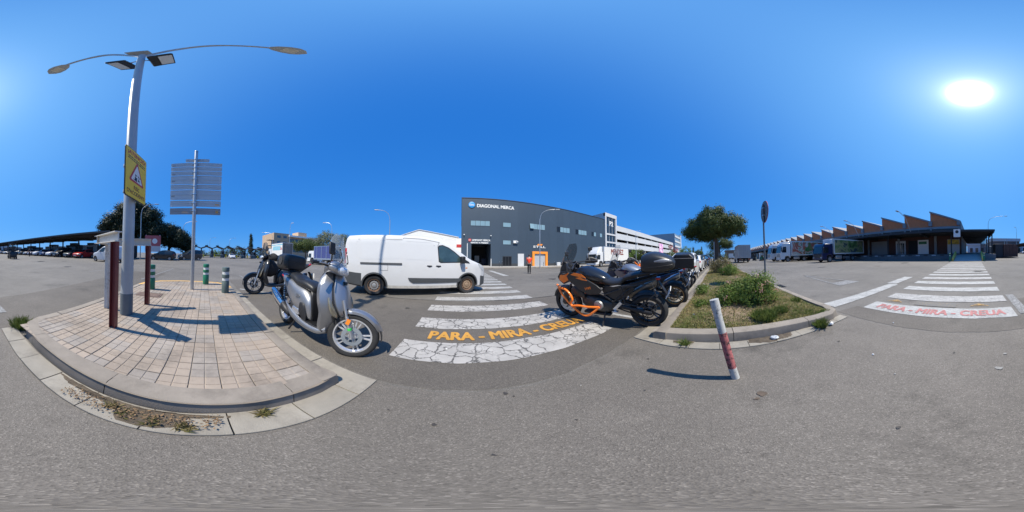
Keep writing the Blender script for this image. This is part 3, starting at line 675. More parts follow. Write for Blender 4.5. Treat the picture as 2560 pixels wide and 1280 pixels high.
# ------------------------------------------------------------------ vehicles: shared pieces
M_rimst = mat('steel_wheel', (.33, .33, .33), .5, .6, var=.15)
M_rimrust = mat('rusty_wheel', (.20, .125, .085), .7, .3, var=.35, vscale=18, bump=.2)
def wheel(parent, loc, r, wd, rim_r, m_rim, side=1, spokes=5, name='wheel', style='alloy', axis='y', hub=None):
    """tyre (the part) with rim and hub as sub-parts; axle along y, outer face towards side*y"""
    h = wd/2; t_ = MB().lathe([(rim_r, -h*.8), (rim_r+.02, -h*.95), (r-.035, -h), (r-.008, -h*.72), (r, -h*.4), (r, h*.4), (r-.008, h*.72), (r-.035, h), (rim_r+.02, h*.95), (rim_r, h*.8), (rim_r, -h*.8)], 36, axis='y')
    T = t_.build(name, M_rub, parent, smooth=40, loc=loc)
    f = side*h*.72
    b = MB(); b.lathe([(rim_r+.003, side*h*.93), (rim_r-.012, side*h*.9), (rim_r-.03, f*.55), (rim_r-.035, -f)], 36, axis='y')
    if style == 'alloy':
        for k in range(spokes):
            a = 2*math.pi*k/spokes; u = Vector((math.cos(a), 0, math.sin(a))); v = Vector((-math.sin(a), 0, math.cos(a)))
            p0, p1 = u*rim_r*.2, u*(rim_r-.02); y0 = Vector((0, f*.8, 0)); w0, w1 = rim_r*.13, rim_r*.19; d_ = Vector((0, side*.02, 0))
            vs_ = [p0-v*w0+y0, p0+v*w0+y0, p1+v*w1+y0, p1-v*w1+y0]; b.add(vs_+[q-d_ for q in vs_], [(0, 1, 2, 3), (4, 7, 6, 5), (0, 4, 5, 1), (1, 5, 6, 2), (2, 6, 7, 3), (3, 7, 4, 0)])
    else:
        b.lathe([(rim_r-.03, f*.5), (rim_r*.78, f*.35), (rim_r*.62, f*.78), (rim_r*.42, f*.82), (rim_r*.36, f*.6), (0, f*.6)], 36, axis='y')
    b.build('rim', m_rim, T, smooth=35)
    hb = MB()
    if style == 'steel':
        hb.lathe([(rim_r*.38, f*.6), (rim_r*.36, f*1.0), (rim_r*.2, f*1.12), (0, f*1.12)], 20, axis='y')
        for k in range(12):
            a = 2*math.pi*k/12; c_ = Vector((math.cos(a)*rim_r*.72, f*.66, math.sin(a)*rim_r*.72)); hb.obox(c_, (rim_r*.05, .012, rim_r*.055), Matrix.Rotation(-a, 3, 'Y'))
        hb.lathe([(rim_r*.70, f*.74), (rim_r*.66, f*.9), (rim_r*.46, f*.92), (rim_r*.44, f*.7)], 24, axis='y')
    else: hb.lathe([(rim_r*.24, f*.4), (rim_r*.22, f*.92), (0, f*.95)], 16, axis='y')
    hb.build('hub', hub or m_rim, T, smooth=35)
    return T

class Shell:
    """car-like body: outline of the roof line zt(x), the sill zb(x), plan half width wb(x); sides lean in above the belt"""
    def __init__(s, top, bot, plan, belt, tr, H, crown=.03, edge=.09):
        s.top, s.bot, s.plan, s.belt, s.tr, s.H, s.crown, s.edge = top, bot, plan, belt, tr, H, crown, edge
        s.x0, s.x1 = top[0][0], top[-1][0]
    def f(s, tab, x): return float(np.interp(x, [p[0] for p in tab], [p[1] for p in tab]))
    def w(s, x, z):
        wb = s.f(s.plan, x); bz = s.belt
        if z <= bz: q = max(0, (bz-z)/bz); return wb*(1-.09*q**2.2)
        return wb*(1-(1-s.tr)*((z-bz)/(s.H-bz))**1.15)
    def ring(s, x):
        zb, zt = s.f(s.bot, x), s.f(s.top, x); h = []
        e = min(s.edge, (zt-zb)*.3)
        zs = [zb, zb+min(.05, (zt-zb)*.1)]+[lerp(zb+.06, zt-e, k/8) for k in range(9)]
        half = [(s.w(x, zs[0])*.93, zs[0])]+[(s.w(x, z), z) for z in zs[1:]]
        wt = s.w(x, zt)
        half += [(wt-e*.12, zt-e*.5), (wt-e*.45, zt-e*.15), (wt-e*1.1, zt), (wt*.5, zt+s.crown*.75)]
        return [(x, -y, z) for y, z in half]+[(x, 0, zt+s.crown)]+[(x, y, z) for y, z in half[::-1]]
    def mesh(s, xs, mfun=None):
        b = MB(); rings = [s.ring(x) for x in xs]; n = len(rings[0]); b.loft(rings)
        if mfun:
            for k, f in enumerate(b.f):
                c = sum((Vector(b.v[i]) for i in f), Vector())/len(f); b.m[k] = mfun(c, Vector(b.v[f[0]]), f)
        return b
    def patch(s, poly, side, off=.004, cuts=2, zs=None):
        """a panel that lies on the flank; poly in (x, z)"""
        bm = bmesh.new(); vs_ = [bm.verts.new((x, 0, z)) for x, z in poly]; bm.faces.new(vs_)
        bmesh.ops.triangulate(bm, faces=bm.faces[:])
        if cuts: bmesh.ops.subdivide_edges(bm, edges=bm.edges[:], cuts=cuts, use_grid_fill=True)
        for v in bm.verts: v.co.y = side*(s.w(v.co.x, v.co.z)+off)
        bm.verts.index_update(); b = MB(); b.add([v.co[:] for v in bm.verts], [tuple(v.index for v in f.verts) for f in bm.faces]); bm.free(); return b
    def strip(s, pts, wd, side, off=.005):
        b = MB(); P = [Vector(p) for p in pts]
        for i in range(len(P)-1):
            a, c = P[i], P[i+1]; d = (c-a).normalized(); n_ = Vector((-d.y, d.x))*wd/2
            q = [a+n_, c+n_, c-n_, a-n_]; b.add([(v.x, side*(s.w(v.x, v.y)+off), v.y) for v in q], [(0, 1, 2, 3)])
        return b
def cut_arches(o, arches, m_idx):
    """wheel arches: subtract cylinders (x, z, r) from the shell on both sides"""
    cut = MB()
    for x, z, r, d in arches:
        for s_ in (-1, 1):
            y0, y1 = (d, 2.0) if s_ > 0 else (-2.0, -d)
            n = 32; ring = lambda y: [(x+r*math.cos(2*math.pi*k/n), y, z+r*math.sin(2*math.pi*k/n)) for k in range(n)]
            cut.loft([ring(y0), ring(y1)], mi=m_idx)
    c = cut.build('cutter', list(o.data.materials), o.parent)
    md = o.modifiers.new('arch', 'BOOLEAN'); md.operation = 'DIFFERENCE'; md.object = c; md.solver = 'EXACT'
    bpy.context.view_layer.update()
    me = bpy.data.meshes.new_from_object(o.evaluated_get(bpy.context.evaluated_depsgraph_get()))
    o.modifiers.remove(md); me.name = o.data.name; o.data = me; bpy.data.objects.remove(c)
def split_mats(o, names, islands=()):
    """split a shell by material slot into parts under the same parent"""
    me = o.data; mats = list(me.materials); par = o.parent
    vs_ = [v.co[:] for v in me.vertices]; byM = {}
    for p in me.polygons: byM.setdefault(p.material_index, []).append(tuple(p.vertices))
    bpy.data.objects.remove(o); res = []
    for mi, fs in sorted(byM.items()):
        groups = [fs]
        if mi in islands:
            root = {}
            def fd(a):
                while root.setdefault(a, a) != a: root[a] = root[root[a]]; a = root[a]
                return a
            for f in fs:
                for v in f[1:]: root[fd(v)] = fd(f[0])
            gd = {}
            for f in fs: gd.setdefault(fd(f[0]), []).append(f)
            groups = list(gd.values())
        for gfs in groups:
            used = sorted({v for f in gfs for v in f}); ix = {v: k for k, v in enumerate(used)}
            b = MB(); b.add([vs_[v] for v in used], [tuple(ix[v] for v in f) for f in gfs])
            res.append(b.build(names[mi], mats[mi], par, smooth=32))
    return res
def frange(a, b, n): return [lerp(a, b, k/(n-1)) for k in range(n)]

# ------------------------------------------------------------------ the white van
M_vanw = mat('white_van_paint', (.57, .575, .58), .28, var=.02, coat=.35, dirt=.06, vscale=3, grime=(.5, .46, .4))
M_bump = mat('grey_bumper_plastic', (.055, .06, .065), .6, bump=.15, bscale=200, var=.1)
M_seam = mat('panel_gap', (.05, .05, .052), .8)
V = thing('delivery_van', 'white panel van with rusty steel wheels waiting at the crosswalk', 'van', (-2.97, 5.245, 0), math.atan2(1.33, 2.83))
vt = [(-1.02, .95), (-1.01, 1.25), (-.99, 1.68), (-.95, 1.86), (-.86, 1.935), (-.4, 1.955), (.5, 1.965), (1.4, 1.955), (1.75, 1.93), (2.05, 1.87), (2.4, 1.735), (2.8, 1.515), (3.15, 1.285), (3.32, 1.19), (3.5, 1.13), (3.72, 1.05), (3.88, .955), (3.97, .85), (4.03, .70), (4.06, .55)]
vb = [(-1.02, .50), (-.95, .34), (-.5, .27), (0, .25), (3.2, .24), (3.7, .22), (4.0, .27), (4.06, .42)]
vp = [(-1.02, .80), (-.98, .86), (-.85, .915), (-.4, .945), (1, .95), (3.0, .95), (3.4, .935), (3.7, .88), (3.9, .77), (4.0, .64), (4.06, .45)]
sv = Shell(vt, vb, vp, .95, .88, 1.97, .018, .10)
xs = sorted(set(frange(-1.02, -.78, 7)+frange(-.78, 2.0, 16)+frange(2.0, 3.4, 22)+frange(3.4, 4.06, 16)))
def vm(c, p, f):
    if 2.12 < c.x < 3.16 and abs(c.y) < sv.w(c.x, sv.f(vt, c.x))-.11 and c.z > 1.2: return 1
    if c.x > 3.66 and c.z < .62: return 2
    if c.x < -.33 and c.z < .78 : return 2
    return 0
b = sv.mesh(xs, vm)
o = b.build('body', [M_vanw, M_glassd, M_bump, M_seam], V)
cut_arches(o, [(0, .33, .385, .62), (3.12, .33, .385, .62)], 3)
parts = split_mats(o, {0: 'body', 1: 'windscreen', 2: 'bumper', 3: 'wheel_arch'}, (2, 3))
for x in (0, 3.12):
    for s_ in (-1, 1): wheel(V, (x, s_*.80, .325), .325, .20, .205, M_rimrust, s_, style='steel', hub=M_rimst if x == 0 else mat('rust_hub', (.34, .24, .16), .6, .4, var=.25, vscale=20))
for s_ in (-1, 1):
    # arch lips, sill, mouldings, door and panel lines
    for x in (0, 3.12): sv.strip([(x+.40*math.cos(a), .33+.40*math.sin(a)) for a in frange(R(-5), R(185), 22)], .05, s_, .012).build('arch_lip', M_bump, V)
    sv.patch([(1.05, .60), (1.1, .50), (1.22, .43), (2.78, .43), (2.84, .50), (2.84, .56), (2.0, .585)], s_, .018).build('side_moulding', M_bump, V)
    for ln in ([(.90, 1.86), (.90, .30)], [(.90, 1.86), (1.5, 1.845), (2.08, 1.76), (2.02, 1.62)], [(1.90, 1.66), (1.895, .3)], [(2.86, .95), (2.86, .45), (2.80, .3)], [(-.55, 1.80), (.87, 1.80)]):
        sv.strip(ln, .012, s_, .003).build('panel_gap', M_seam, V)
    pr = [(x, z) for x, z in [(-.62, 1.62), (-.58, 1.72), (-.5, 1.76), (.8, 1.77), (.8, 1.20), (-.3, 1.16), (-.5, 1.2), (-.6, 1.32), (-.62, 1.62)]]
    sv.strip(pr, .010, s_, .003).build('pressed_panel', mat('van_crease', (.55, .56, .57), .4), V)
    sv.strip([(.98, 1.76), (1.78, 1.74), (1.82, 1.7), (1.82, 1.2), (1.78, 1.17), (.98, 1.19)], .010, s_, .003).build('pressed_panel', MATS['van_crease'], V)
    sv.strip([(.42, .30), (2.72, .29)], .09, s_, .004).build('sill', mat('dirty_van_sill', (.45, .43, .39), .6, var=.25, vscale=7, dirt=.6, grime=(.12, .10, .085)), V)
    sv.strip([(.2, 1.0), (.2, .82), (.42, .82), (.42, 1.0), (.2, 1.0)], .008, s_, .003).build('fuel_flap', M_seam, V) if s_ < 0 else None
    sv.strip([(-.98, .80), (.86, .80)], .006, s_, .003).build('body_crease', MATS.get('van_crease') or mat('van_crease', (.55, .56, .57), .4), V)
    sv.strip([(-.45, 1.03), (.86, 1.03)], .06, s_, .014).build('slide_rail', M_bump, V)
    wn = [(2.02, 1.60), (2.07, 1.66), (2.2, 1.68), (2.42, 1.60), (2.62, 1.47), (2.80, 1.33), (2.90, 1.21), (2.90, 1.10), (2.12, 1.08), (2.05, 1.12)]
    sv.patch(wn, s_, .004, 3).build('window_seal', M_black, V)
    gl = [(2.05, 1.58), (2.1, 1.63), (2.2, 1.65), (2.40, 1.575), (2.60, 1.44), (2.77, 1.31), (2.82, 1.22), (2.82, 1.13), (2.14, 1.105), (2.08, 1.14)]
    sv.patch(gl, s_, .009, 3).build('side_window', mat('van_glass_reflections', (.035, .06, .065), .05, spec=.8, coat=.4, var=.5, vscale=2.5), V)  # mottled blue-green colour paints in the reflections and the interior behind the glass
    sv.patch([(2.88, 1.28), (2.88, 1.10), (3.2, 1.07), (3.16, 1.13)], s_, .008).build('quarter_panel', M_black, V)
    for x in (1.72, 2.02):
        sv.patch([(x-.07, .975), (x-.05, 1.0), (x+.1, .995), (x+.11, .965), (x+.02, .94)], s_, .008).build('door_handle', M_black, V)
    sv.patch([(3.62, .93), (3.55, 1.06), (3.66, 1.045), (3.84, .95), (3.90, .86), (3.86, .80), (3.74, .82)], s_, .006, 3).build('headlight', M_head, V)
    sv.patch([(3.02, .90), (3.02, .93), (3.09, .93), (3.09, .90)], s_, .006, 0).build('side_repeater', M_amber, V)
    MB().obox((2.86, s_*1.06, 1.19), (.075, .085, .12)).build('mirror', M_black, V, bevel=.03)
    sv.patch([(-.98, 1.5), (-.92, 1.5), (-.94, 1.0), (-.99, 1.0)], s_, .005).build('tail_light', M_red, V)
MB().box(4.045, 4.062, -.30, .30, .40, .5).build('number_plate', M_signw, V)
MB().box(4.0, 4.05, -.45, .45, .62, .72).build('grille', M_black, V)

# ------------------------------------------------------------------ scooters and motorcycles
def sring(cx, cz, hw, ht, ang=90, p=2.6, n=18, cy=0.0):
    """superellipse ring across the bike at (cx, cz): half width hw along y, half height ht along the direction ang (degrees in x-z)"""
    d = (math.cos(R(ang)), math.sin(R(ang))); out_ = []
    for k in range(n):
        a = 2*math.pi*k/n; c, s_ = math.cos(a), math.sin(a)
        y = math.copysign(abs(c)**(2/p), c)*hw; q = math.copysign(abs(s_)**(2/p), s_)*ht
        out_.append((cx+d[0]*q, cy+y, cz+d[1]*q))
    return out_
def hull(secs, p=2.6, n=18, fine=4):
    """smooth loft through sections (x, z, hw, ht[, ang[, cy]])"""
    secs = [tuple(q)+((90,) if len(q) < 5 else ())+((0.0,) if len(q) < 6 else ()) for q in secs]
    A = np.array(secs, float); t_ = np.arange(len(A)); tt = np.linspace(0, len(A)-1, (len(A)-1)*fine+1); out_ = []
    for q in tt:
        i = min(int(q), len(A)-2); u = q-i; p0, p1, p2, p3 = A[max(i-1, 0)], A[i], A[i+1], A[min(i+2, len(A)-1)]
        v = .5*((2*p1)+(-p0+p2)*u+(2*p0-5*p1+4*p2-p3)*u*u+(-p0+3*p1-3*p2+p3)*u**3)
        out_.append(sring(v[0], v[1], max(v[2], .003), max(v[3], .003), v[4], p, n, v[5]))
    return MB().loft(out_)
def panel(rows, th, n=12, fine=3):
    """bent panel: rows of (x, z, half width, wrap); edges sweep back by wrap"""
    A = np.array(rows, float); tt = np.linspace(0, len(A)-1, (len(A)-1)*fine+1); rings = []
    for q in tt:
        i = min(int(q), len(A)-2); u = q-i; p0, p1, p2, p3 = A[max(i-1, 0)], A[i], A[i+1], A[min(i+2, len(A)-1)]
        x, z, hw, wr = .5*((2*p1)+(-p0+p2)*u+(2*p0-5*p1+4*p2-p3)*u*u+(-p0+3*p1-3*p2+p3)*u**3)
        f = [(x-wr*(k/n*2-1)**2, (k/n*2-1)*hw, z) for k in range(n+1)]; bk = [(a-th, b_*.985, c) for a, b_, c in f]
        rings.append(f+bk[::-1])
    return MB().loft(rings)
def moto_wheel(parent, x, r, wd, rim_r, m_rim, name, spokes=10, pair=True, disc=(), disc_r=.15, z=None, y=0.0, rimw=None, m_disc=None):
    h = wd/2; prof = [(rim_r, -h*.72)]+[(lerp(rim_r, r, .25+.75*math.sin(a)), -h*math.cos(a)) for a in frange(R(18), R(162), 11)]+[(rim_r, h*.72), (rim_r, -h*.72)]
    T = MB().lathe(prof, 44, axis='y').build(name, M_rub, parent, smooth=50, loc=(x, y, r if z is None else z))
    b = MB(); hw = h*.66
    b.lathe([(rim_r+.006, -hw), (rim_r-.016, -hw), (rim_r-.024, -hw*.3), (rim_r-.024, hw*.3), (rim_r-.016, hw), (rim_r+.006, hw), (rim_r+.006, -hw)], 44, axis='y')
    b.lathe([(.02, -hw*.95), (.045, -hw*.95), (.05, 0), (.045, hw*.95), (.02, hw*.95)], 20, axis='y')
    for k in range(spokes):
        a0 = 2*math.pi*(k//2)/(spokes//2)+(.11 if k % 2 else -.11) if pair else 2*math.pi*k/spokes
        a1 = a0+(.03 if k % 2 else -.03) if pair else a0
        p0 = Vector((math.cos(a0)*.04, 0, math.sin(a0)*.04)); p1 = Vector((math.cos(a1)*(rim_r-.015), 0, math.sin(a1)*(rim_r-.015)))
        b.bar(p0, p1, hw*.7, .014 if pair else .02, (math.sin(a0), 0, -math.cos(a0)))
    b.build('rim', m_rim, T, smooth=40)
    for yd in disc:
        d = MB(); d.lathe([(disc_r*.62, yd-.003), (disc_r, yd-.003), (disc_r, yd+.003), (disc_r*.62, yd+.003), (disc_r*.62, yd-.003)], 32, axis='y')
        for k in range(6):
            a = k*1.047; d.bar((math.cos(a)*.04, yd, math.sin(a)*.04), (math.cos(a)*disc_r*.66, yd, math.sin(a)*disc_r*.66), .006, .016, (math.sin(a), 0, -math.cos(a)))
        d.build('brake_disc', m_disc or M_steel, T, smooth=40)
    return T
M_silver = mat('silver_paint', (.36, .365, .38), .38, .8, coat=.25)
M_leather = mat('black_vinyl', (.02, .02, .021), .42, bump=.15, bscale=160)
M_smoke = mat('clear_screen', (.50, .56, .60), .03, alpha=.24, spec=.5)
M_screen2 = mat('smoked_screen', (.06, .07, .075), .05, alpha=.38, spec=.6)
M_blackg = mat('black_paint', (.012, .012, .014), .2, coat=.5)
M_blackm = mat('matt_black_panel', (.02, .021, .023), .38, bump=.05, bscale=200)

def scooter(label, loc, rz, body, steer=0, topcase=True, legcover=False, lean=4, screen=M_smoke, group=None, fine=True, lens=True):
    t = thing('scooter', label, 'scooter', loc, rz, group); t.rotation_euler = (R(lean), 0, rz)
    rim = mat('scooter_rim', (.72, .73, .75), .3, .7) if body is M_silver else M_dark
    sp = mat('drilled_disc', (.42, .47, .52), .35, .7)
    moto_wheel(t, .67, .285, .10, .213, rim, 'front_wheel', 10, True, (-.045,), .115, m_disc=sp)
    moto_wheel(t, -.67, .275, .12, .205, rim, 'rear_wheel', 10, True, (.05,), .1)
    # fork and fender
    for s_ in (-1, 1):
        b = MB(); b.tube([(.675, s_*.075, .285), (.60, s_*.075, .52)], .021, 10); b.tube([(.602, s_*.075, .50), (.545, s_*.075, .70)], .015, 10); b.build('fork_leg', M_alu, t, smooth=40)
        if lens: MB().obox((.625, s_*.098, .47), (.02, .008, .03), Matrix.Rotation(R(18), 3, 'Y')).build('reflector', M_amber, t)
    if lens: MB().tube([(.648, -.078, .37), (.640, -.078, .395)], .0235, 10).build('green_tag', mat('green_tape', (.05, .5, .08), .5), t)
    MB().lathe([(0, -.035), (.035, -.03), (.04, .0), (.035, .03), (0, .035)], 14, (.67, 0, .285), 'y').build('axle_cap', M_alu, t, smooth=40)
    b = MB(); rings = []
    for a in frange(R(18), R(112), 16):
        f = min(1, (a-R(18))/.5+.25, (R(112)-a)/.3+.4); hw = .064*max(.3, f); rr = .308
        rings.append([(.67+(rr+dz)*math.cos(a), y, .285+(rr+dz)*math.sin(a)) for y, dz in [(-hw, -.035), (-hw*.98, -.008), (-hw*.6, .012), (0, .018), (hw*.6, .012), (hw*.98, -.008), (hw, -.035), (hw*.9, -.037), (hw*.5, .003), (0, .009), (-hw*.5, .003), (-hw*.9, -.037)]])
    b.loft(rings); b.build('front_fender', body, t, smooth=45)
    MB().lathe([(.30, -.05), (.31, -.052), (.315, 0), (.31, .052), (.30, .05)], 10, (.67, 0, .285), 'y', R(-4), R(20)).build('mudflap', M_black, t, smooth=45)
    # leg shield and nose
    sh = [(.40, .24, .14, .04), (.455, .36, .185, .07), (.52, .52, .225, .09), (.525, .64, .255, .11), (.49, .78, .25, .11), (.43, .90, .20, .08), (.375, .985, .12, .04)]
    panel(sh, .05).build('leg_shield', body, t, smooth=50)
    panel([(a-.052, b_+.01, c*.94, d*.9) for a, b_, c, d in sh], .02).build('inner_shield', M_black, t, smooth=50)
    ns = [(.575, .50, .05, .015), (.60, .56, .10, .035), (.585, .66, .13, .055), (.54, .79, .125, .05), (.48, .91, .085, .03), (.43, .99, .05, .015)]
    panel([(a-.022, b_-.004, c+.014, d+.006) for a, b_, c, d in ns], .05).build('nose_gap', M_black, t, smooth=50)
    panel(ns, .06).build('nose_panel', body, t, smooth=50)
    panel([(.585, .515, .03, .012), (.612, .555, .06, .025), (.606, .60, .07, .03)], .03).build('front_grille', M_black, t, smooth=50)
    for s_ in (-1, 1):
        hull([(.545, .505, .012, .02, 90, s_*.10), (.525, .56, .03, .04, 90, s_*.145), (.50, .63, .022, .04, 90, s_*.175), (.47, .70, .005, .02, 90, s_*.19)], 2.2, 12).build('turn_signal', mat('smoked_lens', (.30, .27, .20), .1, .5, coat=.6), t, smooth=50)
    MB().box(.545, .60, -.012, .012, .86, .90).xf(Matrix.Translation((-.06, 0, 0))).build('badge', M_blackg, t, bevel=.006)
    hull([(.50, .44, .10, .06), (.48, .52, .13, .08), (.42, .6, .12, .1)], 2.4, 14).build('shield_lining', M_black, t, smooth=50)
    # floor and skirts
    MB().box(-.08, .40, -.155, .155, .275, .30).build('floorboard', M_black, t, bevel=.01)
    b = MB()
    for k in range(7): b.box(.02+k*.05, .045+k*.05, -.14, .14, .30, .306)
    b.build('floor_mat', M_leather, t)
    for s_ in (-1, 1):
        hull([(-.62, .43, .01, .03, 90, s_*.13), (-.40, .36, .022, .05, 90, s_*.155), (-.15, .29, .025, .05, 90, s_*.165), (.12, .255, .025, .038, 90, s_*.165), (.33, .26, .02, .035, 90, s_*.15), (.42, .30, .012, .03, 90, s_*.12)], 2.4, 12).build('skirt', body, t, smooth=50)
    # rear body, seat
    rb = [(.10, .40, .10, .10), (.05, .46, .14, .16), (-.08, .52, .16, .20), (-.28, .575, .175, .185), (-.48, .66, .165, .15), (-.68, .735, .13, .10), (-.84, .79, .09, .06), (-.95, .82, .05, .03)]
    hull(rb, 3.2, 20).build('rear_body', body, t, smooth=50)
    hull([(.125, .36, .09, .06), (.11, .48, .115, .1), (.08, .60, .12, .09), (.04, .68, .11, .04)], 3, 16).build('seat_front_panel', M_black, t, smooth=50)
    for s_ in (-1, 1):
        hull([(.06, .33, .008, .05, 90, s_*.14), (.0, .42, .012, .10, 90, s_*.165), (-.08, .46, .008, .07, 90, s_*.175)], 2.4, 12).build('side_infill', M_black, t, smooth=50)
    hull([(.085, .70, .06, .02), (.05, .735, .11, .05), (-.1, .775, .145, .065), (-.28, .785, .15, .06), (-.40, .825, .145, .065), (-.58, .87, .125, .05), (-.72, .895, .09, .03), (-.76, .90, .05, .012)], 2.7, 20).build('seat', M_leather, t, smooth=50)
    if body is M_silver: text('emblem', 'SH', .075, mat('emblem_grey', (.2, .2, .21), .3, .6), t, (-.16, -.181, .60), (R(90), 0, 0), .001, .001, sx=.9)
    # engine, exhaust, shock
    hull([(.0, .27, .09, .07), (-.2, .29, .12, .10), (-.4, .30, .12, .11), (-.6, .29, .10, .09), (-.74, .28, .06, .06)], 3, 14).build('engine', M_dark, t, smooth=50)
    MB().box(-.30, -.1, -.16, -.1, .33, .43).build('cylinder_cover', M_alu, t, bevel=.02)
    hull([(-.33, .28, .03, .04, 90, -.16), (-.42, .33, .055, .065, 90, -.175), (-.62, .40, .062, .075, 90, -.185), (-.84, .49, .062, .075, 90, -.19), (-.93, .525, .05, .06, 90, -.19), (-.95, .53, .03, .04, 90, -.19)], 2.2, 16).build('muffler', M_dark, t, smooth=50)
    hull([(-.50, .375, .045, .06, 90, -.20), (-.68, .44, .05, .066, 90, -.207), (-.86, .51, .05, .064, 90, -.21), (-.93, .535, .04, .05, 90, -.207)], 2.2, 16).build('heat_shield', M_chrome, t, smooth=50)
    b = MB(); n_ = 60; b.tube([(-.62-.08*k/n_+.03*math.cos(k*.9), -.12+.03*math.sin(k*.9), .38+.32*k/n_) for k in range(n_)], .007, 5); b.build('spring', M_dark, t)
    MB().tube([(-.62, -.12, .36), (-.70, -.12, .72)], .016, 8).build('shock_absorber', M_steel, t)
    MB().tube([(-.18, .12, .26), (-.3, .16, .02), (-.36, .2, .015)], .014, 6).build('stand', M_dark, t); MB().tube([(-.18, -.12, .26), (-.28, -.16, .05)], .014, 6).build('stand', M_dark, t)
    panel([(-.93, .62, .06, -.02), (-.99, .5, .08, -.02), (-1.03, .36, .08, -.02)], .012).build('rear_fender', M_black, t, smooth=50)
    MB().box(-1.045, -1.035, -.11, .11, .42, .57).build('number_plate', M_signw, t)
    hull([(-.86, .80, .085, .03), (-.95, .83, .075, .03), (-.985, .84, .05, .02)], 2.6, 14).build('tail_light', M_red, t, smooth=50)
    # bars, headlamp, mirrors, screen
    hull([(.27, 1.02, .07, .05), (.35, 1.05, .16, .065), (.43, 1.04, .15, .075), (.48, 1.02, .10, .06), (.50, 1.01, .05, .03)], 2.4, 18).build('handlebar_cowl', body, t, smooth=50)
    hull([(.455, 1.025, .135, .058), (.495, 1.015, .115, .055), (.525, 1.005, .07, .04), (.535, 1.0, .03, .02)], 2.2, 18).build('headlight', M_head, t, smooth=50)
    for s_ in (-1, 1):
        MB().tube([(.36, s_*.12, 1.05), (.30, s_*.25, 1.075), (.25, s_*.36, 1.07)], [.012, .017, .018], 10).build('grip', M_black, t, smooth=50)
        MB().tube([(.36, s_*.2, 1.07), (.33, s_*.34, 1.075)], .007, 6).build('brake_lever', M_alu, t)
        MB().tube(smoothpath([(.36, s_*.16, 1.07), (.40, s_*.21, 1.14), (.40, s_*.23, 1.19)], 4), .006, 6).build('mirror_stem', M_black, t)
        MB().obox((0, 0, 0), (.012, .045, .065)).build('mirror', M_black, t, bevel=.011, loc=(.40, s_*.235, 1.235), rot=(0, R(-8), s_*R(20)))
    panel([(.52, 1.03, .12, .05), (.50, 1.12, .2, .09), (.47, 1.24, .21, .10), (.44, 1.36, .175, .08), (.43, 1.42, .12, .05)], .004).build('windscreen', screen, t, smooth=60)
    for s_ in (-1, 1): MB().tube([(.44, s_*.10, 1.06), (.49, s_*.12, 1.13), (.465, s_*.13, 1.22)], .006, 5).build('screen_bracket', M_dark, t)
    for z in (1.12, 1.25):
        for s_ in (-1, 1): MB().lathe([(0, .006), (.014, .004), (.014, -.004), (0, -.006)], 10, (0, 0, 0), 'x').build('screen_bolt', M_black, t, loc=(.485-(z-1.12)*.22, s_*.13, z))
    if topcase:
        MB().box(-.95, -.62, -.09, .09, .905, .93).build('rack', M_dark, t, bevel=.008)
        tc_ = hull([(-.60, 1.06, .15, .09), (-.63, 1.065, .20, .125), (-.80, 1.07, .215, .14), (-.96, 1.065, .205, .13), (-1.0, 1.06, .16, .10)], 4.5, 24).build('top_case', M_blackm, t, smooth=45)
        hull([(-.595, 1.075, .155, .006), (-.625, 1.075, .206, .006), (-.80, 1.08, .221, .006), (-.965, 1.075, .211, .006), (-1.006, 1.07, .165, .006)], 4.5, 24).build('lid_seam', M_black, tc_, smooth=45)
        MB().box(-1.012, -1.0, -.05, .05, .97, 1.04).build('case_latch', M_red, tc_, bevel=.01)
        MB().prism([(-.80+.07*math.cos(q), 1.08+.075*math.sin(q)) for q in [k*.449 for k in range(14)]], -.222, -.214, 'xz').build('case_pad', mat('scuffed_plastic', (.045, .045, .046), .6, var=.3, vscale=30), tc_)
    if steer:
        M4 = Matrix.Translation((.54, 0, 0)) @ Matrix.Rotation(R(steer), 4, 'Z') @ Matrix.Translation((-.54, 0, 0))
        for c in t.children:
            if c.name.split('.')[0] in ('front_wheel', 'fork_leg', 'reflector', 'green_tag', 'axle_cap', 'front_fender', 'mudflap', 'handlebar_cowl', 'headlight', 'grip', 'brake_lever', 'mirror_stem', 'mirror', 'windscreen', 'screen_bracket', 'screen_bolt'): c.matrix_basis = M4 @ c.matrix_basis
    if legcover:
        hull([(.50, .62, .20, .12), (.40, .72, .21, .2), (.25, .74, .2, .26), (.12, .72, .17, .18), (.02, .72, .1, .05)], 2.2, 18).build('leg_cover', mat('leg_cover_cloth', (.012, .012, .014), .8, bump=.6, bscale=9), t, smooth=60)
        for s_ in (-1, 1): hull([(.33, 1.0, .05, .05, 90, s_*.2), (.27, 1.02, .09, .09, 90, s_*.3), (.2, 1.0, .08, .09, 90, s_*.36), (.12, .97, .05, .05, 90, s_*.38)], 2.2, 14).build('hand_muff', MATS['leg_cover_cloth'], t, smooth=60)
    return t
scooter('silver scooter with black top case parked along the paved island kerb', (-1.71, 1.31, .0), R(-2), M_silver, lean=-7.5, steer=27)
M_dgrey = mat('dark_grey_paint', (.035, .038, .043), .3, .3, coat=.4)
scooter('black scooter with leg cover, parked behind the silver scooter, nose to the kerb', (-4.45, 2.2, 0), R(-100), M_dgrey, topcase=False, legcover=True, lean=4, screen=M_screen2, lens=False).scale = (1.12, 1.2, 1.1)

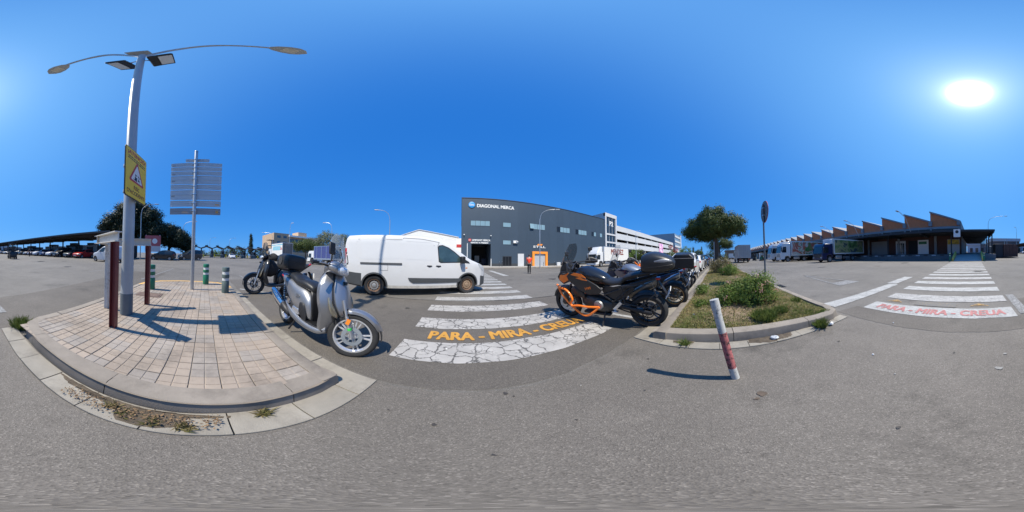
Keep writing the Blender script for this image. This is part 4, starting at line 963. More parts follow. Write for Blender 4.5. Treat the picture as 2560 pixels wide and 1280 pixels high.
def adventure(label, loc, rz, P, lean=-9, steer=0, group='motorcycles parked beside the planted island', case='round', bars=True, detail=True, scr=1.0, screen=M_screen2):
    """adventure motorcycle; P gives its colours; x forward, leaning onto the side stand at its left"""
    t = thing('motorcycle', label, 'motorcycle', loc, rz, group); t.rotation_euler = (R(lean), 0, rz)
    fw = moto_wheel(t, .79, .325, .115, .245, P['rim'], 'front_wheel', 10, True, (-.07, .07), .155, m_disc=M_steel)
    rw = moto_wheel(t, -.79, .318, .165, .222, P['rim'], 'rear_wheel', 10, True, (-.08,), .12, m_disc=M_steel)
    for s_ in (-1, 1):
        b = MB(); b.tube([(.80, s_*.105, .325), (.66, s_*.105, .62)], .03, 12); b.tube([(.67, s_*.105, .60), (.44, s_*.105, 1.06)], .024, 12); b.build('fork_leg', M_dark, t, smooth=40)
        hull([(.79, .34, .012, .05, 30, s_*.13), (.73, .47, .02, .06, 30, s_*.135), (.68, .58, .016, .05, 30, s_*.135)], 2.4, 12).build('fork_guard', M_black, t, smooth=40)
        MB().obox((.76, s_*.10, .42), (.04, .025, .055), Matrix.Rotation(R(25), 3, 'Y')).build('brake_caliper', M_dark, t, bevel=.012)
    rings = []
    for a in frange(R(18), R(150), 14):
        hw = .07*(1 if R(35) < a < R(140) else .75); rr = .35
        rings.append([(.79+(rr+dz)*math.cos(a), y, .325+(rr+dz)*math.sin(a)) for y, dz in [(-hw, -.05), (-hw, -.01), (-hw*.5, .012), (0, .02), (hw*.5, .012), (hw, -.01), (hw, -.05), (hw*.93, -.05), (hw*.45, .0), (0, .008), (-hw*.45, .0), (-hw*.93, -.05)]])
    MB().loft(rings).build('front_fender', P['fender'], t, smooth=45)
    # engine, frame, swingarm
    hull([(.40, .44, .07, .08), (.30, .45, .13, .13), (.12, .42, .15, .16), (-.08, .39, .14, .14), (-.22, .38, .09, .10)], 3.2, 16).build('engine', mat('engine_alloy', (.07, .07, .072), .45, .6, var=.3, vscale=25, bump=.5, bscale=40), t, smooth=45)
    for s_ in (-1, 1):
        MB().lathe([(0, .03), (.075, .025), (.09, .0)], 20, (0, 0, 0), 'y').build('engine_cover', M_rimst, t, smooth=40, loc=(.02, s_*.16, .42), rot=(0, 0, 0 if s_ > 0 else math.pi))
        b = MB(); b.tube([(.46, s_*.06, .98), (.25, s_*.13, .72), (-.1, s_*.14, .60), (-.3, s_*.12, .46)], .018, 8); b.tube([(-.1, s_*.14, .62), (-.5, s_*.12, .78), (-.85, s_*.1, .88)], .015, 8); b.tube([(-.25, s_*.14, .5), (-.6, s_*.12, .8)], .014, 8); b.build('frame_tube', M_dark, t, smooth=40)
        hull([(-.22, .44, .022, .05, 90, s_*.10), (-.45, .40, .022, .035, 90, s_*.115), (-.79, .325, .02, .035, 90, s_*.12), (-.86, .318, .018, .03, 90, s_*.12)], 3, 10).build('swingarm', P.get('arm', M_dark), t, smooth=40)
        MB().obox((-.28, s_*.17, .34), (.05, .03, .008)).build('footpeg', M_alu, t)
        b = MB(); b.bar((-.25, s_*.15, .36), (-.38, s_*.15, .5), .01, .05); b.build('peg_bracket', M_alu, t)
    MB().lathe([(.085, -.006), (.1, -.006), (.1, .006), (.085, .006), (.085, -.006)], 26, (-.79, .10, .318), 'y').build('sprocket', M_dark, t)
    b = MB(); b.bar((-.79, .10, .415), (-.2, .10, .49), .015, .02); b.bar((-.79, .10, .222), (-.2, .10, .40), .015, .02); b.build('chain', M_dark, t)
    MB().tube([(-.28, .04, .42), (-.40, .04, .74)], .022, 10).build('shock_absorber', M_steel, t)
    b = MB(); n_ = 70; b.tube([(-.29-.1*k/n_+.045*math.cos(k*.62), .04+.045*math.sin(k*.62), .46+.24*k/n_) for k in range(n_)], .008, 5); b.build('spring', P.get('spring', M_alu), t)
    rings = []
    for a in frange(R(40), R(120), 8): rings.append([(-.79+(.345+dz)*math.cos(a), y, .318+(.345+dz)*math.sin(a)) for y, dz in [(-.085, -.03), (-.07, .0), (0, .012), (.07, 0), (.085, -.03), (.06, -.012), (0, .0), (-.06, -.012)]])
    MB().loft(rings).build('rear_hugger', M_black, t, smooth=45)
    # bodywork
    hull([(.52, .92, .08, .09), (.42, .93, .17, .13), (.25, .94, .19, .14), (.05, .90, .17, .11), (-.10, .86, .12, .07), (-.16, .84, .06, .03)], 2.5, 22).build('fuel_tank', P['tank'], t, smooth=50)
    for s_ in (-1, 1):
        # side fairing and its graphic
        pl = [(.60, .93), (.50, 1.01), (.34, .98), (.16, .88), (.0, .80), (-.10, .72), (-.02, .64), (.16, .62), (.32, .68), (.46, .78), (.56, .85)]
        MB().prism(pl, s_*.185, s_*.215, 'xz').build('side_fairing', P['side'], t, bevel=.007)
        pl2 = [(.80, .83), (.84, .90), (.76, 1.0), (.60, 1.02), (.52, .96), (.56, .82), (.70, .76)]
        MB().prism(pl2, s_*.13, s_*.19, 'xz').build('nose_fairing', P['nose'], t, bevel=.008)
        MB().prism([(.74, 1.0), (.70, 1.12), (.60, 1.16), (.52, 1.06), (.56, .99)], s_*.12, s_*.15, 'xz').build('instrument_fairing', M_black, t, bevel=.008)
        if detail:
            MB().prism([(.80, .85), (.77, .93), (.62, .985), (.48, .965), (.54, .87), (.70, .79)], s_*.189, s_*.193, 'xz').build('fairing_graphic', P['accent'], t)
            MB().prism([(.50, .96), (.42, 1.0), (.26, .975), (.18, .915), (.32, .93)], s_*.214, s_*.2185, 'xz').build('fairing_graphic', P['accent'], t)
            MB().prism([(.40, .905), (.30, .93), (.16, .87), (.26, .875)], s_*.214, s_*.2185, 'xz').build('fairing_graphic', P['accent'], t)
        hull([(.56, .62, .02, .07, 90, s_*.15), (.46, .66, .035, .09, 90, s_*.16), (.36, .62, .03, .09, 90, s_*.16), (.28, .56, .015, .05, 90, s_*.15)], 2.6, 12).build('radiator_shroud', M_black, t, smooth=45)
    hull([(.80, .86, .07, .05), (.84, .93, .10, .09), (.78, 1.03, .13, .09), (.66, 1.08, .12, .06), (.56, 1.08, .06, .03)], 2.4, 18).build('headlight_cowl', P['nose'], t, smooth=50)
    hull([(.865, .93, .075, .05), (.885, .94, .05, .03)], 2.4, 14).build('headlight', M_head, t, smooth=50)
    if P.get('beak'): hull([(1.02, .80, .03, .012), (.92, .82, .06, .02), (.80, .84, .08, .03), (.66, .86, .08, .03)], 2.4, 12).build('beak', P['beak'], t, smooth=50)
    panel([(.86, 1.02, .13, .06), (.80, 1.14, .18, .09), (.72, 1.14+.14*scr, .19, .10), (.64, 1.14+.28*scr, .16, .08), (.59, 1.14+.36*scr, .10, .05)], .005).build('windscreen', screen, t, smooth=60)
    MB().obox((.70, 0, 1.13), (.05, .11, .05), Matrix.Rotation(R(-30), 3, 'Y')).build('dashboard', M_black, t, bevel=.02)
    hull([(.02, .87, .10, .03), (-.08, .845, .13, .045), (-.24, .815, .145, .045), (-.38, .835, .145, .05), (-.46, .90, .135, .05), (-.66, .95, .125, .042), (-.84, .965, .085, .025)], 2.8, 20).build('seat', M_leather, t, smooth=50)
    for s_ in (-1, 1):
        pl = [(-.30, .80), (-.42, .80), (-.92, .93), (-.95, .90), (-.5, .74), (-.36, .73)]
        MB().prism(pl, s_*.10, s_*.135, 'xz').build('tail_side_panel', P.get('tail', M_blackm), t, bevel=.012)
        MB().prism([(-.04, .70), (-.12, .78), (-.34, .78), (-.56, .80), (-.62, .74), (-.48, .60), (-.30, .52), (-.10, .56)], s_*.085, s_*.12, 'xz').build('frame_cover', M_black, t, bevel=.012)
        if bars:
            b = MB(); b.tube([(-.42, s_*.20, .80), (-.90, s_*.22, .86), (-.94, s_*.22, .70), (-.70, s_*.22, .48), (-.46, s_*.20, .52), (-.42, s_*.20, .80)], .010, 6); b.build('pannier_rack', M_dark, t, smooth=50)
            MB().prism([(-.20, .775), (-.34, .80), (-.40, .795), (-.26, .765)], s_*.135, s_*.139, 'xz').build('seat_badge', M_alu, t)
        MB().tube(smoothpath([(-.45, s_*.15, .92), (-.7, s_*.18, .99), (-.95, s_*.12, 1.0)], 4), .013, 8).build('grab_rail', M_dark, t)
    MB().box(-1.0, -.93, -.05, .05, .86, .9).build('tail_light', M_red, t, bevel=.01)
    panel([(-.96, .86, .05, -.01), (-1.04, .72, .06, -.01), (-1.12, .58, .075, -.01)], .012).build('plate_hanger', M_black, t, smooth=50)
    MB().obox((-1.115, 0, .64), (.005, .11, .08), Matrix.Rotation(R(-28), 3, 'Y')).build('number_plate', M_signw, t)
    # handlebar
    MB().tube(smoothpath([(.30, -.42, 1.10), (.36, -.3, 1.13), (.44, -.12, 1.15), (.44, .12, 1.15), (.36, .3, 1.13), (.30, .42, 1.10)], 4), .012, 8).build('handlebar', M_dark, t, smooth=50)
    for s_ in (-1, 1):
        MB().tube([(.30, s_*.42, 1.10), (.355, s_*.30, 1.13)], .018, 10).build('grip', M_black, t, smooth=50)
        hull([(.45, 1.12, .01, .03, 90, s_*.24), (.44, 1.13, .02, .06, 90, s_*.34), (.38, 1.12, .02, .06, 90, s_*.43), (.30, 1.10, .02, .03, 90, s_*.46)], 2.4, 12).build('hand_guard', P.get('guard', M_black), t, smooth=50)
        MB().tube(smoothpath([(.37, s_*.28, 1.14), (.42, s_*.33, 1.25), (.40, s_*.36, 1.33)], 4), .006, 6).build('mirror_stem', M_dark, t)
        MB().obox((0, 0, 0), (.014, .055, .038)).build('mirror', M_black, t, bevel=.013, loc=(.40, s_*.38, 1.36), rot=(0, 0, s_*R(14)))
        MB().obox((.62, s_*.24, .98), (.03, .05, .014)).build('turn_signal', M_black, t, bevel=.01)
    b = MB()
    for s_ in (-1, 1):
        for k in range(3): b.tube(smoothpath([(.46, s_*(.05+.03*k), 1.12), (.56, s_*(.1+.02*k), 1.02+.03*k), (.5, s_*.1, .9)], 4), .006, 5)
    b.build('cable', M_black, t)['kind'] = 'stuff'
    # exhaust (right), stand (left)
    MB().tube(smoothpath([(.30, -.1, .30), (.05, -.14, .24), (-.3, -.16, .34), (-.46, -.18, .50)], 4), .026, 10).build('exhaust_pipe', M_alu, t, smooth=50)
    hull([(-.42, .50, .045, .055, 90, -.19), (-.50, .54, .062, .075, 90, -.2), (-.78, .69, .06, .085, 90, -.2), (-.90, .75, .05, .07, 90, -.2)], 3, 16).build('muffler', P.get('can', M_alu), t, smooth=45)
    b = MB(); ll = math.tan(R(-lean)); zf = -(.28)*math.sin(R(-lean))/math.cos(R(lean)) if lean else 0
    b.tube([(-.08, .11, .30), (-.05, .30, -.05)], .015, 8); b.obox((-.05, .315, -.048), (.035, .03, .006), Matrix.Rotation(R(9), 3, 'X')); b.build('side_stand', M_dark, t)
    MB().box(-.16, .36, -.12, .12, .20, .25).build('skid_plate', M_alu if not bars else M_dark, t, bevel=.02)
    if bars:
        for s_ in (-1, 1):
            b = MB(); y = s_*.25
            b.tube(smoothpath([(.86, s_*.20, .74), (.74, y, .71), (.62, y, .68), (.53, y, .60), (.49, y, .50), (.54, y, .43), (.51, y, .36)], 5), .02, 10)
            b.tube(smoothpath([(.83, s_*.21, .745), (.74, y, .62), (.64, y, .50), (.54, y, .40), (.40, y, .29), (.27, y, .225), (.18, y, .24), (.10, y, .30), (-.02, s_*.22, .41)], 5), .02, 10)
            b.tube(smoothpath([(.52, y, .37), (.36, y, .40), (.20, y, .40), (-.02, s_*.22, .41)], 5), .02, 10)
            b.build('crash_bar', P['accent'], t, smooth=50)
    if case == 'round':
        MB().box(-1.15, -.7, -.1, .1, .985, 1.01).build('rack', M_dark, t, bevel=.008)
        c_ = hull([(-.73, 1.12, .16, .09), (-.76, 1.13, .21, .13), (-.90, 1.145, .225, .15), (-1.06, 1.135, .215, .125), (-1.19, 1.12, .17, .08), (-1.23, 1.115, .10, .035)], 3.6, 26).build('top_case', M_blackm, t, smooth=45)
        hull([(-.727, 1.09, .165, .007), (-.757, 1.09, .215, .007), (-.90, 1.10, .23, .007), (-1.06, 1.115, .22, .007), (-1.19, 1.125, .175, .007), (-1.236, 1.13, .105, .007)], 3.6, 26).build('lid_seam', M_black, c_, smooth=45)
        for s_ in (-1, 1): hull([(-.94, 1.18, .008, .012, 90, s_*.217), (-1.04, 1.185, .012, .026, 90, s_*.208), (-1.14, 1.175, .010, .026, 90, s_*.18), (-1.19, 1.165, .004, .012, 90, s_*.155)], 2.4, 12).build('case_inlay', mat('grey_inlay', (.30, .31, .33), .35, .4), c_, smooth=45)
    elif case == 'box':
        MB().box(-1.2, -.75, -.1, .1, .975, .998).build('rack', M_dark, t, bevel=.008)
        c_ = MB().prism([(-1.26, 1.0), (-1.26, 1.22), (-1.17, 1.30), (-.86, 1.30), (-.80, 1.22), (-.80, 1.0)], -.2, .2, 'xz').build('top_case', M_blackm, t, bevel=.02)
        MB().box(-1.266, -.794, -.206, .206, 1.212, 1.222).build('lid_trim', M_alu, c_)
        for y in (-.15, .15): MB().box(-1.272, -1.26, y-.02, y+.02, 1.17, 1.25).build('case_latch', M_dark, c_)
    return t
M_orange = mat('orange_powder_coat', (.95, .21, .015), .35, coat=.3)
M_blue = mat('dark_blue_paint', (.02, .03, .07), .25, coat=.5)
M_gold = mat('gold_rim', (.33, .235, .115), .4, .8); M_cream = mat('cream_rim', (.62, .56, .47), .45)
PK = dict(rim=M_blackg, fender=M_blackm, tank=M_blackg, side=M_blackm, nose=M_blackm, accent=M_orange, can=mat('titanium', (.36, .32, .27), .4, .8))
k_ = adventure('black and orange adventure motorcycle with orange crash bars and round top case, nearest the crosswalk', (2.275, 1.87, 0), math.atan2(1.55, -.39), PK, lean=-9, group=None)
text('emblem', '1190', .06, M_orange, k_, (.17, .217, .73), (R(90), R(-14), math.pi), .001, .001); text('emblem', 'KTM', .055, M_signw, k_, (.50, .192, .80), (R(90), 0, math.pi), .001, .001)
PG = dict(rim=M_gold, fender=M_silver, tank=M_silver, side=M_silver, nose=M_dgrey, accent=M_blue, beak=M_dgrey, tail=M_blue, guard=M_dgrey)
adventure('silver and blue adventure motorcycle with gold rims and boxy black top case', (3.62, 1.78, 0), R(97), PG, case='box', bars=False, scr=1.15, screen=M_smoke)
PO = dict(rim=M_blackg, fender=M_orange, tank=M_orange, side=M_orange, nose=M_black, accent=M_blackm, guard=M_orange)
adventure('orange motorcycle standing between the blue one and the cream rimmed one', (4.78, 1.95, 0), R(96), PO, case=None, bars=False, scr=.2, detail=False)
PC = dict(rim=M_cream, fender=M_blackm, tank=M_blackg, side=M_blackg, nose=M_blackm, accent=M_dgrey)
adventure('black motorcycle with cream coloured rims near the first white car', (5.83, 1.98, 0), R(95), PC, case=None, bars=False, scr=.15, detail=False)
scooter('dark scooter at the far end of the motorcycle row, next to the white car', (6.85, 1.85, 0), R(93), M_blackg, topcase=False, lens=False, lean=-4, screen=M_screen2)

# ------------------------------------------------------------------ buildings across the street (front at y = 32)
M_slate = mat('dark_slate_cladding', (.036, .057, .084), .55, var=.07, vscale=.35, bump=.05, bscale=3)
M_slate2 = mat('dark_plinth', (.035, .04, .046), .7, var=.12)
M_glassb = mat('reflective_window_glass', (.20, .30, .34), .06, .0, spec=.9, coat=.6, var=.05, vscale=.8)
M_glassk = mat('open_window_dark', (.012, .014, .018), .2)
M_frame = mat('dark_window_frame', (.03, .034, .04), .5)
M_lgrey = mat('light_grey_panel', (.52, .53, .54), .6, var=.06, vscale=.6, dirt=.12, grime=(.35, .35, .35))
M_conc = mat('pale_concrete', (.42, .415, .40), .85, var=.08, vscale=.5, dirt=.2, grime=(.26, .25, .24))
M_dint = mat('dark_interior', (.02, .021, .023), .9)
M_orfr = mat('orange_frame', (.80, .27, .03), .5)
M_roll = mat('roller_shutter', (.42, .44, .47), .5, .2)
FY = 32.0
struct(sheet('pavement', [(-40, 25.5), (150, 25.5), (150, 70), (-40, 70)], .14, concrete('pavement_slabs', (.40, .375, .34), vs=.6, dirt=.25)))
kb = sgroup('pavement_kerb'); kk = MB().box(0, .98, 0, .16, 0, .146).mesh('kerb_stone', [M_kerb])
for i in range(60): inst(kk, 'kerb_stone', kb, (-6+i, 25.34, 0))
bd = thing('office_warehouse', 'dark slate grey warehouse with white lettering and a round blue logo, across the street', 'building', (0, FY, .14))
b = MB(); b.box(.1, 1.3, 0, 28, 0, 14.0); b.box(1.3, 5.95, 0, .4, 4.42, 14.0); b.box(5.95, 38.9, 0, 28, 0, 14.0); b.box(1.3, 5.95, 8, 28, 0, 14.0); b.box(1.3, 5.95, .4, 8, 4.8, 14.0); b.build('wall', M_slate, bd)
M_slp = mat('slate_cladding_panel', (.036, .057, .084), .5, var=.06, vscale=.5, rnd_obj=.05)
for k in range(20):
    x0 = .1+k*1.94; MB().box(x0+.006, x0+1.934, -.015, .0, 4.42 if 1.0 < x0 < 5.9 else .0, 13.99).build('cladding_panel', M_slp, bd)
MB().box(.1, 1.2, -.013, -.002, 0, 4.42).build('cladding_panel', M_slp, bd); MB().box(6.06, 7.88, -.013, -.002, 0, 4.42).build('cladding_panel', M_slp, bd)
MB().box(.02, 38.95, -.08, 28.1, 14.0, 14.14).build('coping', M_frame, bd)
MB().box(5.95, 38.9, -.03, 0, 0, .55).build('plinth', M_slate2, bd)
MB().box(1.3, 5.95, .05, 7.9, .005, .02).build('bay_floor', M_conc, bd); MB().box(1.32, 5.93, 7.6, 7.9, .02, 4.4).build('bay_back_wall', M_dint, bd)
for x, y, z, m_ in ((2.0, 6.5, 1.3, M_blue), (3.3, 7.0, 2.3, M_lgrey), (4.9, 6.8, 1.6, M_blue), (3.9, 6.2, .8, M_frame)): MB().box(x, x+1.1, y, y+.5, .02, z).build('stored_machine', m_, bd, bevel=.03)
MB().box(1.2, 1.3, -.1, .1, 0, 4.5).build('bay_jamb', M_white, bd); MB().box(5.95, 6.05, -.1, 0, 0, 1.5).build('bay_jamb', M_white, bd)
def window(parent, x0, x1, z0, z1, n=1, dark=(), y=0.0, m_=None, fr=.06, tilt_=()):
    f = MB(); f.box(x0, x1, y-.05, y-.002, z1-fr, z1); f.box(x0, x1, y-.05, y-.002, z0, z0+fr); wd = (x1-x0-fr*(n+1))/n
    for k in range(n+1): f.box(x0+k*(wd+fr), x0+k*(wd+fr)+fr, y-.05, y-.002, z0+fr, z1-fr)
    F_ = f.build('window', M_frame, parent)
    for k in range(n):
        xa = x0+fr+k*(wd+fr)
        p = MB().box(-wd/2, wd/2, -.012, .012, -(z1-z0-2*fr), 0).build('pane', M_glassk if k in dark else (m_ or M_glassb), F_, loc=(xa+wd/2, y-.022-.012*(k % 2), z1-fr))
        if k in tilt_: p.rotation_euler = (R(-14), 0, 0); p.location.y -= .05
for a in ((1.83, 5.75, 8.06, 9.2, 4), (8.41, 10.16, 8.06, 9.1, 1), (8.41, 10.16, 4.4, 5.36, 1)): window(bd, *a)
window(bd, 14.36, 18.21, 8.06, 9.35, 4, tilt_=(0,)); window(bd, 21.41, 25.34, 8.0, 9.35, 4, dark=(0,)); window(bd, 27.25, 31.23, 8.0, 9.35, 4, dark=(0,)); window(bd, 33.2, 35.1, 8.1, 9.35, 2, dark=(0,)); window(bd, 36.75, 37.85, 8.1, 9.35, 1)
# doors
dr = MB().box(8.35, 10.3, -.07, -.032, 0, 2.05).build('entrance_door', M_frame, bd)
for k in range(3): MB().box(8.45+k*.62, 8.99+k*.62, -.085, -.071, .12, 1.95).build('pane', M_glassk, dr)
MB().box(11.67, 13.03, -.08, -.032, 0, 2.6).build('service_door', M_lgrey, bd, bevel=.01)
of = MB(); of.box(14.9, 15.42, -.35, 0, 0, 3.15); of.box(18.15, 18.7, -.35, 0, 0, 3.15); of.box(15.42, 18.15, -.35, 0, 2.65, 3.15); of.build('orange_portal', M_orfr, bd, bevel=.02)
sh_ = MB()
for k in range(22): sh_.box(15.42, 18.15, -.06+.012*(k % 2), -.01, k*.12, k*.12+.12)
sh_.build('roller_shutter', M_roll, bd)
T90 = (R(90), 0, 0)
def sign_fit(name, s, x0, x1, z0, z1, m_, parent, y=-.06, bold=.02):
    return fit_text(name, s, x1-x0, z1-z0, m_, parent, ((x0+x1)/2, y, (z0+z1)/2), T90, 0.0, (z1-z0)*.045)
lg = MB().lathe([(0, -.16), (.6, -.16), (.66, -.14), (.66, -.01)], 32, (2.05, 0, 12.5), 'y').build('blue_logo', mat('sign_blue', (.03, .27, .62), .4), bd, smooth=40)
sign_fit('logo_lettering', 'Dm', 1.62, 2.48, 12.32, 12.66, M_signw, bd, -.17, .03)
for s_, x0, x1, z0, z1, bo in (('DIAGONAL MERCA', 3.13, 10.81, 12.05, 12.75, .012), ('LIMMANT MERCA', 2.21, 5.81, 5.0, 5.33, .012), ('RENTAT A PRESSIÓ', 1.95, 5.4, 4.52, 4.86, .012), ('STILL', 15.24, 18.3, 4.0, 4.42, .012)):
    sign_fit('lettering', s_, x0, x1, z0, z1, M_signw, bd, -.05, bo)
MB().lathe([(0, -.1), (.3, -.1), (.3, -.01)], 24, (1.72, 0, 5.17), 'y').build('red_logo', M_signr, bd)
sign_fit('logo_lettering', 'Dm', 1.53, 1.91, 5.09, 5.25, M_signw, bd, -.105, .02)
MB().prism([(16.1, 4.5), (17.3, 4.5), (17.55, 4.85), (16.4, 4.85)], -.09, -.02, 'xz').build('orange_logo', M_orfr, bd)
ac = MB().box(10.6, 11.5, -.4, -.01, 4.75, 5.25).build('wall_camera_unit', M_white, bd, bevel=.04); MB().obox((11.35, -.45, 5.1), (.25, .1, .12), Matrix.Rotation(R(25), 3, 'Y')).build('camera_head', M_lgrey, ac, bevel=.03)
for x, z in ((.6, 6.2), (5.9, 6.1)): MB().obox((x, -.2, z), (.1, .18, .08)).build('floodlight', M_white, bd, bevel=.02)
for i, x in enumerate((7.2, 7.7, 16.6, 17.9, 19.3)):
    q = thing('pavement_bollard', ('thin dark bollard right of the wash bay, left one of the close pair', 'thin dark bollard right of the wash bay, right one of the close pair', 'thin dark bollard before the left half of the orange portal', 'thin dark bollard before the right half of the orange portal', 'thin dark bollard just right of the orange portal')[i], 'bollard', (x, FY-2.2, .14), 0, 'thin bollards before the warehouse'); MB().tube([(0, 0, 0), (0, 0, .9)], .05, 8).build('post', M_frame, q); MB().lathe([(0, .95), (.055, .92), (.055, .88)], 8).build('cap', M_steel, q)
q = thing('utility_box', 'small white utility box against the slate warehouse wall', 'box', (21.5, FY-.5, .14)); MB().box(-.45, .45, -.2, .2, 0, .75).build('cabinet', M_white, q, bevel=.02); MB().box(-.4, .4, -.22, -.205, .08, .68).build('door', M_lgrey, q)
# stair tower P2
tw = thing('stair_tower', 'glazed grey stair tower marked P2 at the corner of the car park', 'building', (39.0, FY, .14))
for x in (0, 5.5): MB().box(x, x+.65, -.4, .3, 0, 16.2).build('column', M_lgrey, tw)
for z in (3.6, 6.6, 9.2): MB().box(.65, 5.5, -.38, .3, z, z+.5).build('floor_beam', M_lgrey, tw)
MB().box(-.0, 6.15, -.42, .3, 15.2, 16.35).build('roof_beam', M_lgrey, tw); MB().box(0, 6.1, .3, 6.5, 15.6, 16.3).build('roof', M_lgrey, tw)
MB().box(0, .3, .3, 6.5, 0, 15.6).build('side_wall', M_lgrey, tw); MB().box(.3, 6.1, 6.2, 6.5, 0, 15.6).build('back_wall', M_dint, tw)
for zi, z in enumerate((.2, 4.1, 7.1, 9.7)):
    z1 = (3.6, 6.6, 9.2, 15.2)[zi]
    for k in range(3):
        for q_ in range(2 if zi == 3 else 1):
            h_ = (z1-z)/(2 if zi == 3 else 1); MB().box(.72+k*1.6, .72+k*1.6+1.5, -.1, -.06, z+q_*h_+.05, z+(q_+1)*h_-.05).build('pane', M_glassd, tw)
for k in range(4): MB().box(.65+k*1.6-.04, .65+k*1.6+.06, -.14, -.04, .1, 15.2).build('mullion', M_lgrey, tw)
for k in range(5):
    b = MB(); z = k*3.0
    for q_ in range(10): b.box(.9+q_*.42, 1.32+q_*.42, 1.5, 2.6, z+.3+q_*.16, z+.42+q_*.16)
    b.build('stair_flight', M_conc, tw)
sign_fit('lettering', 'P2', 2.5, 4.3, 12.4, 13.9, M_signw, tw, -.16, .01)
# car park
gp = thing('parking_garage', 'long white concrete multi-storey car park with open decks', 'building', (45.2, FY, .14))
LEN = 72
for z0, z1 in ((11.3, 13.15), (8.35, 10.45), (5.25, 7.35), (2.1, 4.2), (0, .9)):
    for k in range(9):
        MB().box(k*8+.01, k*8+7.99, 0, .25, z0, z1).build('parapet_panel', M_lgrey, gp)
for k in range(10): MB().box(k*8-.2, k*8+.2, .27, .75, 0, 13.0).build('column', M_lgrey, gp)
for z in (10.3, 7.2, 4.05): MB().box(0, LEN, .8, 28, z-.3, z).build('deck', M_conc, gp)
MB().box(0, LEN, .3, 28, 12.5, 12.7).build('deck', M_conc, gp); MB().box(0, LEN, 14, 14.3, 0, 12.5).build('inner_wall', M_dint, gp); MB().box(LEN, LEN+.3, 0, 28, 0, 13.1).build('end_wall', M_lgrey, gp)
bn = thing('pink_banner', 'pink and white banner hanging on the white car park', 'banner', (86.5, FY-.25, 4.2)); MB().box(0, 6.5, -.04, 0, 0, 6.2).build('cloth', mat('pink_cloth', (.75, .42, .62), .8, var=.5, vscale=.5), bn)
for i in range(5): MB().box(.6+(i % 3)*2, 2.0+(i % 3)*2, -.06, -.042, .5+i*1.05, 1.6+i*1.05).build('print', M_signw if i % 2 else mat('purple_print', (.3, .12, .4), .8), bn)
# white gabled shed behind the van, white and red wall beside it
M_corr = mat('white_corrugated', (.66, .665, .66), .5, var=.05, vscale=.5)
wh = thing('gabled_shed', 'white corrugated shed with a low gable behind the van', 'building', (-17.4, 40, 0))
rib = MB(); xs_ = frange(0, 16.5, 84)
for i, (a, c) in enumerate(zip(xs_, xs_[1:])):
    tz = lambda x: 7.0+1.9*(1-abs(x-6.8)/(6.8 if x < 6.8 else 9.7))
    y0 = -.05 if i % 2 else 0
    rib.add([(a, y0, 0), (c, y0, 0), (c, y0, tz(c)), (a, y0, tz(a))], [(0, 1, 2, 3)]); rib.add([(c, -.05, 0), (c, 0, 0), (c, 0, tz(c)), (c, -.05, tz(c))], [(0, 1, 2, 3)])
rib.build('gable_wall', M_corr, wh)
for a, c in (((-.3, 6.92), (6.8, 8.95)), ((6.8, 8.95), (16.8, 6.92))):
    MB().add([(a[0], -.2, a[1]), (c[0], -.2, c[1]), (c[0], 20, c[1]), (a[0], 20, a[1]), (a[0], -.2, a[1]+.12), (c[0], -.2, c[1]+.12), (c[0], 20, c[1]+.12), (a[0], 20, a[1]+.12)], [(0, 1, 2, 3), (4, 5, 6, 7), (0, 1, 5, 4), (1, 2, 6, 5), (2, 3, 7, 6), (3, 0, 4, 7)]).build('roof', M_corr, wh)
MB().box(16.45, 16.5, 0, 20, 0, 6.9).build('side_wall', M_corr, wh); MB().box(0, .05, 0, 20, 0, 6.9).build('side_wall', M_corr, wh)
q = thing('low_annex', 'low white wall with a red band squeezed between shed and slate warehouse', 'building', (-1.0, 37, 0)); MB().box(0, 1.05, 0, 6, 0, 6.3).build('wall', M_white, q); MB().box(-.02, 1.07, -.03, 0, 4.2, 4.9).build('red_band', M_signr, q)

# ------------------------------------------------------------------ market hall with saw-tooth roof (front at y = -28)
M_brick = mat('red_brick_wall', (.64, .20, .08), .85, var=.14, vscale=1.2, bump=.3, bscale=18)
M_trim = mat('grey_concrete_trim', (.26, .27, .275), .8, var=.1, vscale=1)
M_can = mat('dark_canopy_steel', (.030, .036, .042), .6, .2, var=.1)
M_roof = mat('roof_sheet', (.34, .33, .31), .7, var=.1)
mh = thing('market_hall', 'long brick market hall with a saw-tooth roof and dark canopy', 'building', (0, -28, 0))
NT = 27; PW = 4.95
toothw = MB().prism([(0, 5.55), (PW, 5.55), (PW, 8.1), (0, 6.35)], -.3, 0, 'xz').mesh('tooth_wall', [M_brick])
tr_ = MB(); tr_.add([(-.15, .18, 6.30), (PW+.12, .18, 8.17), (PW+.12, -24, 8.17), (-.15, -24, 6.30), (-.15, .18, 6.58), (PW+.12, .18, 8.45), (PW+.12, -24, 8.45), (-.15, -24, 6.58)], [(0, 1, 2, 3), (4, 5, 6, 7), (0, 1, 5, 4), (1, 2, 6, 5), (2, 3, 7, 6), (3, 0, 4, 7)])
toothr = tr_.mesh('tooth_roof', [M_trim]); glz = MB().box(PW-.05, PW+.02, -24, -.3, 6.5, 8.1).mesh('tooth_glazing', [M_glassd]); gut_ = MB().box(-.35, .25, 0, .4, 5.7, 6.5).mesh('rain_head', [M_trim])
for k in range(NT):
    x = 2.4+PW*k
    for me_ in (toothw, toothr, glz, gut_): inst(me_, me_.name.split('.')[0], mh, (x, 0, 0))
MB().box(2.0, 2.4+PW*NT, -.25, .12, 5.15, 5.55).build('cornice', M_trim, mh)
MB().box(2.2, 2.4+PW*NT, -24, -.31, 0, 5.6).build('hall_body', M_brick, mh)
MB().box(1.95, 2.2, -24, 0, 0, 6.4).build('end_wall', M_trim, mh)
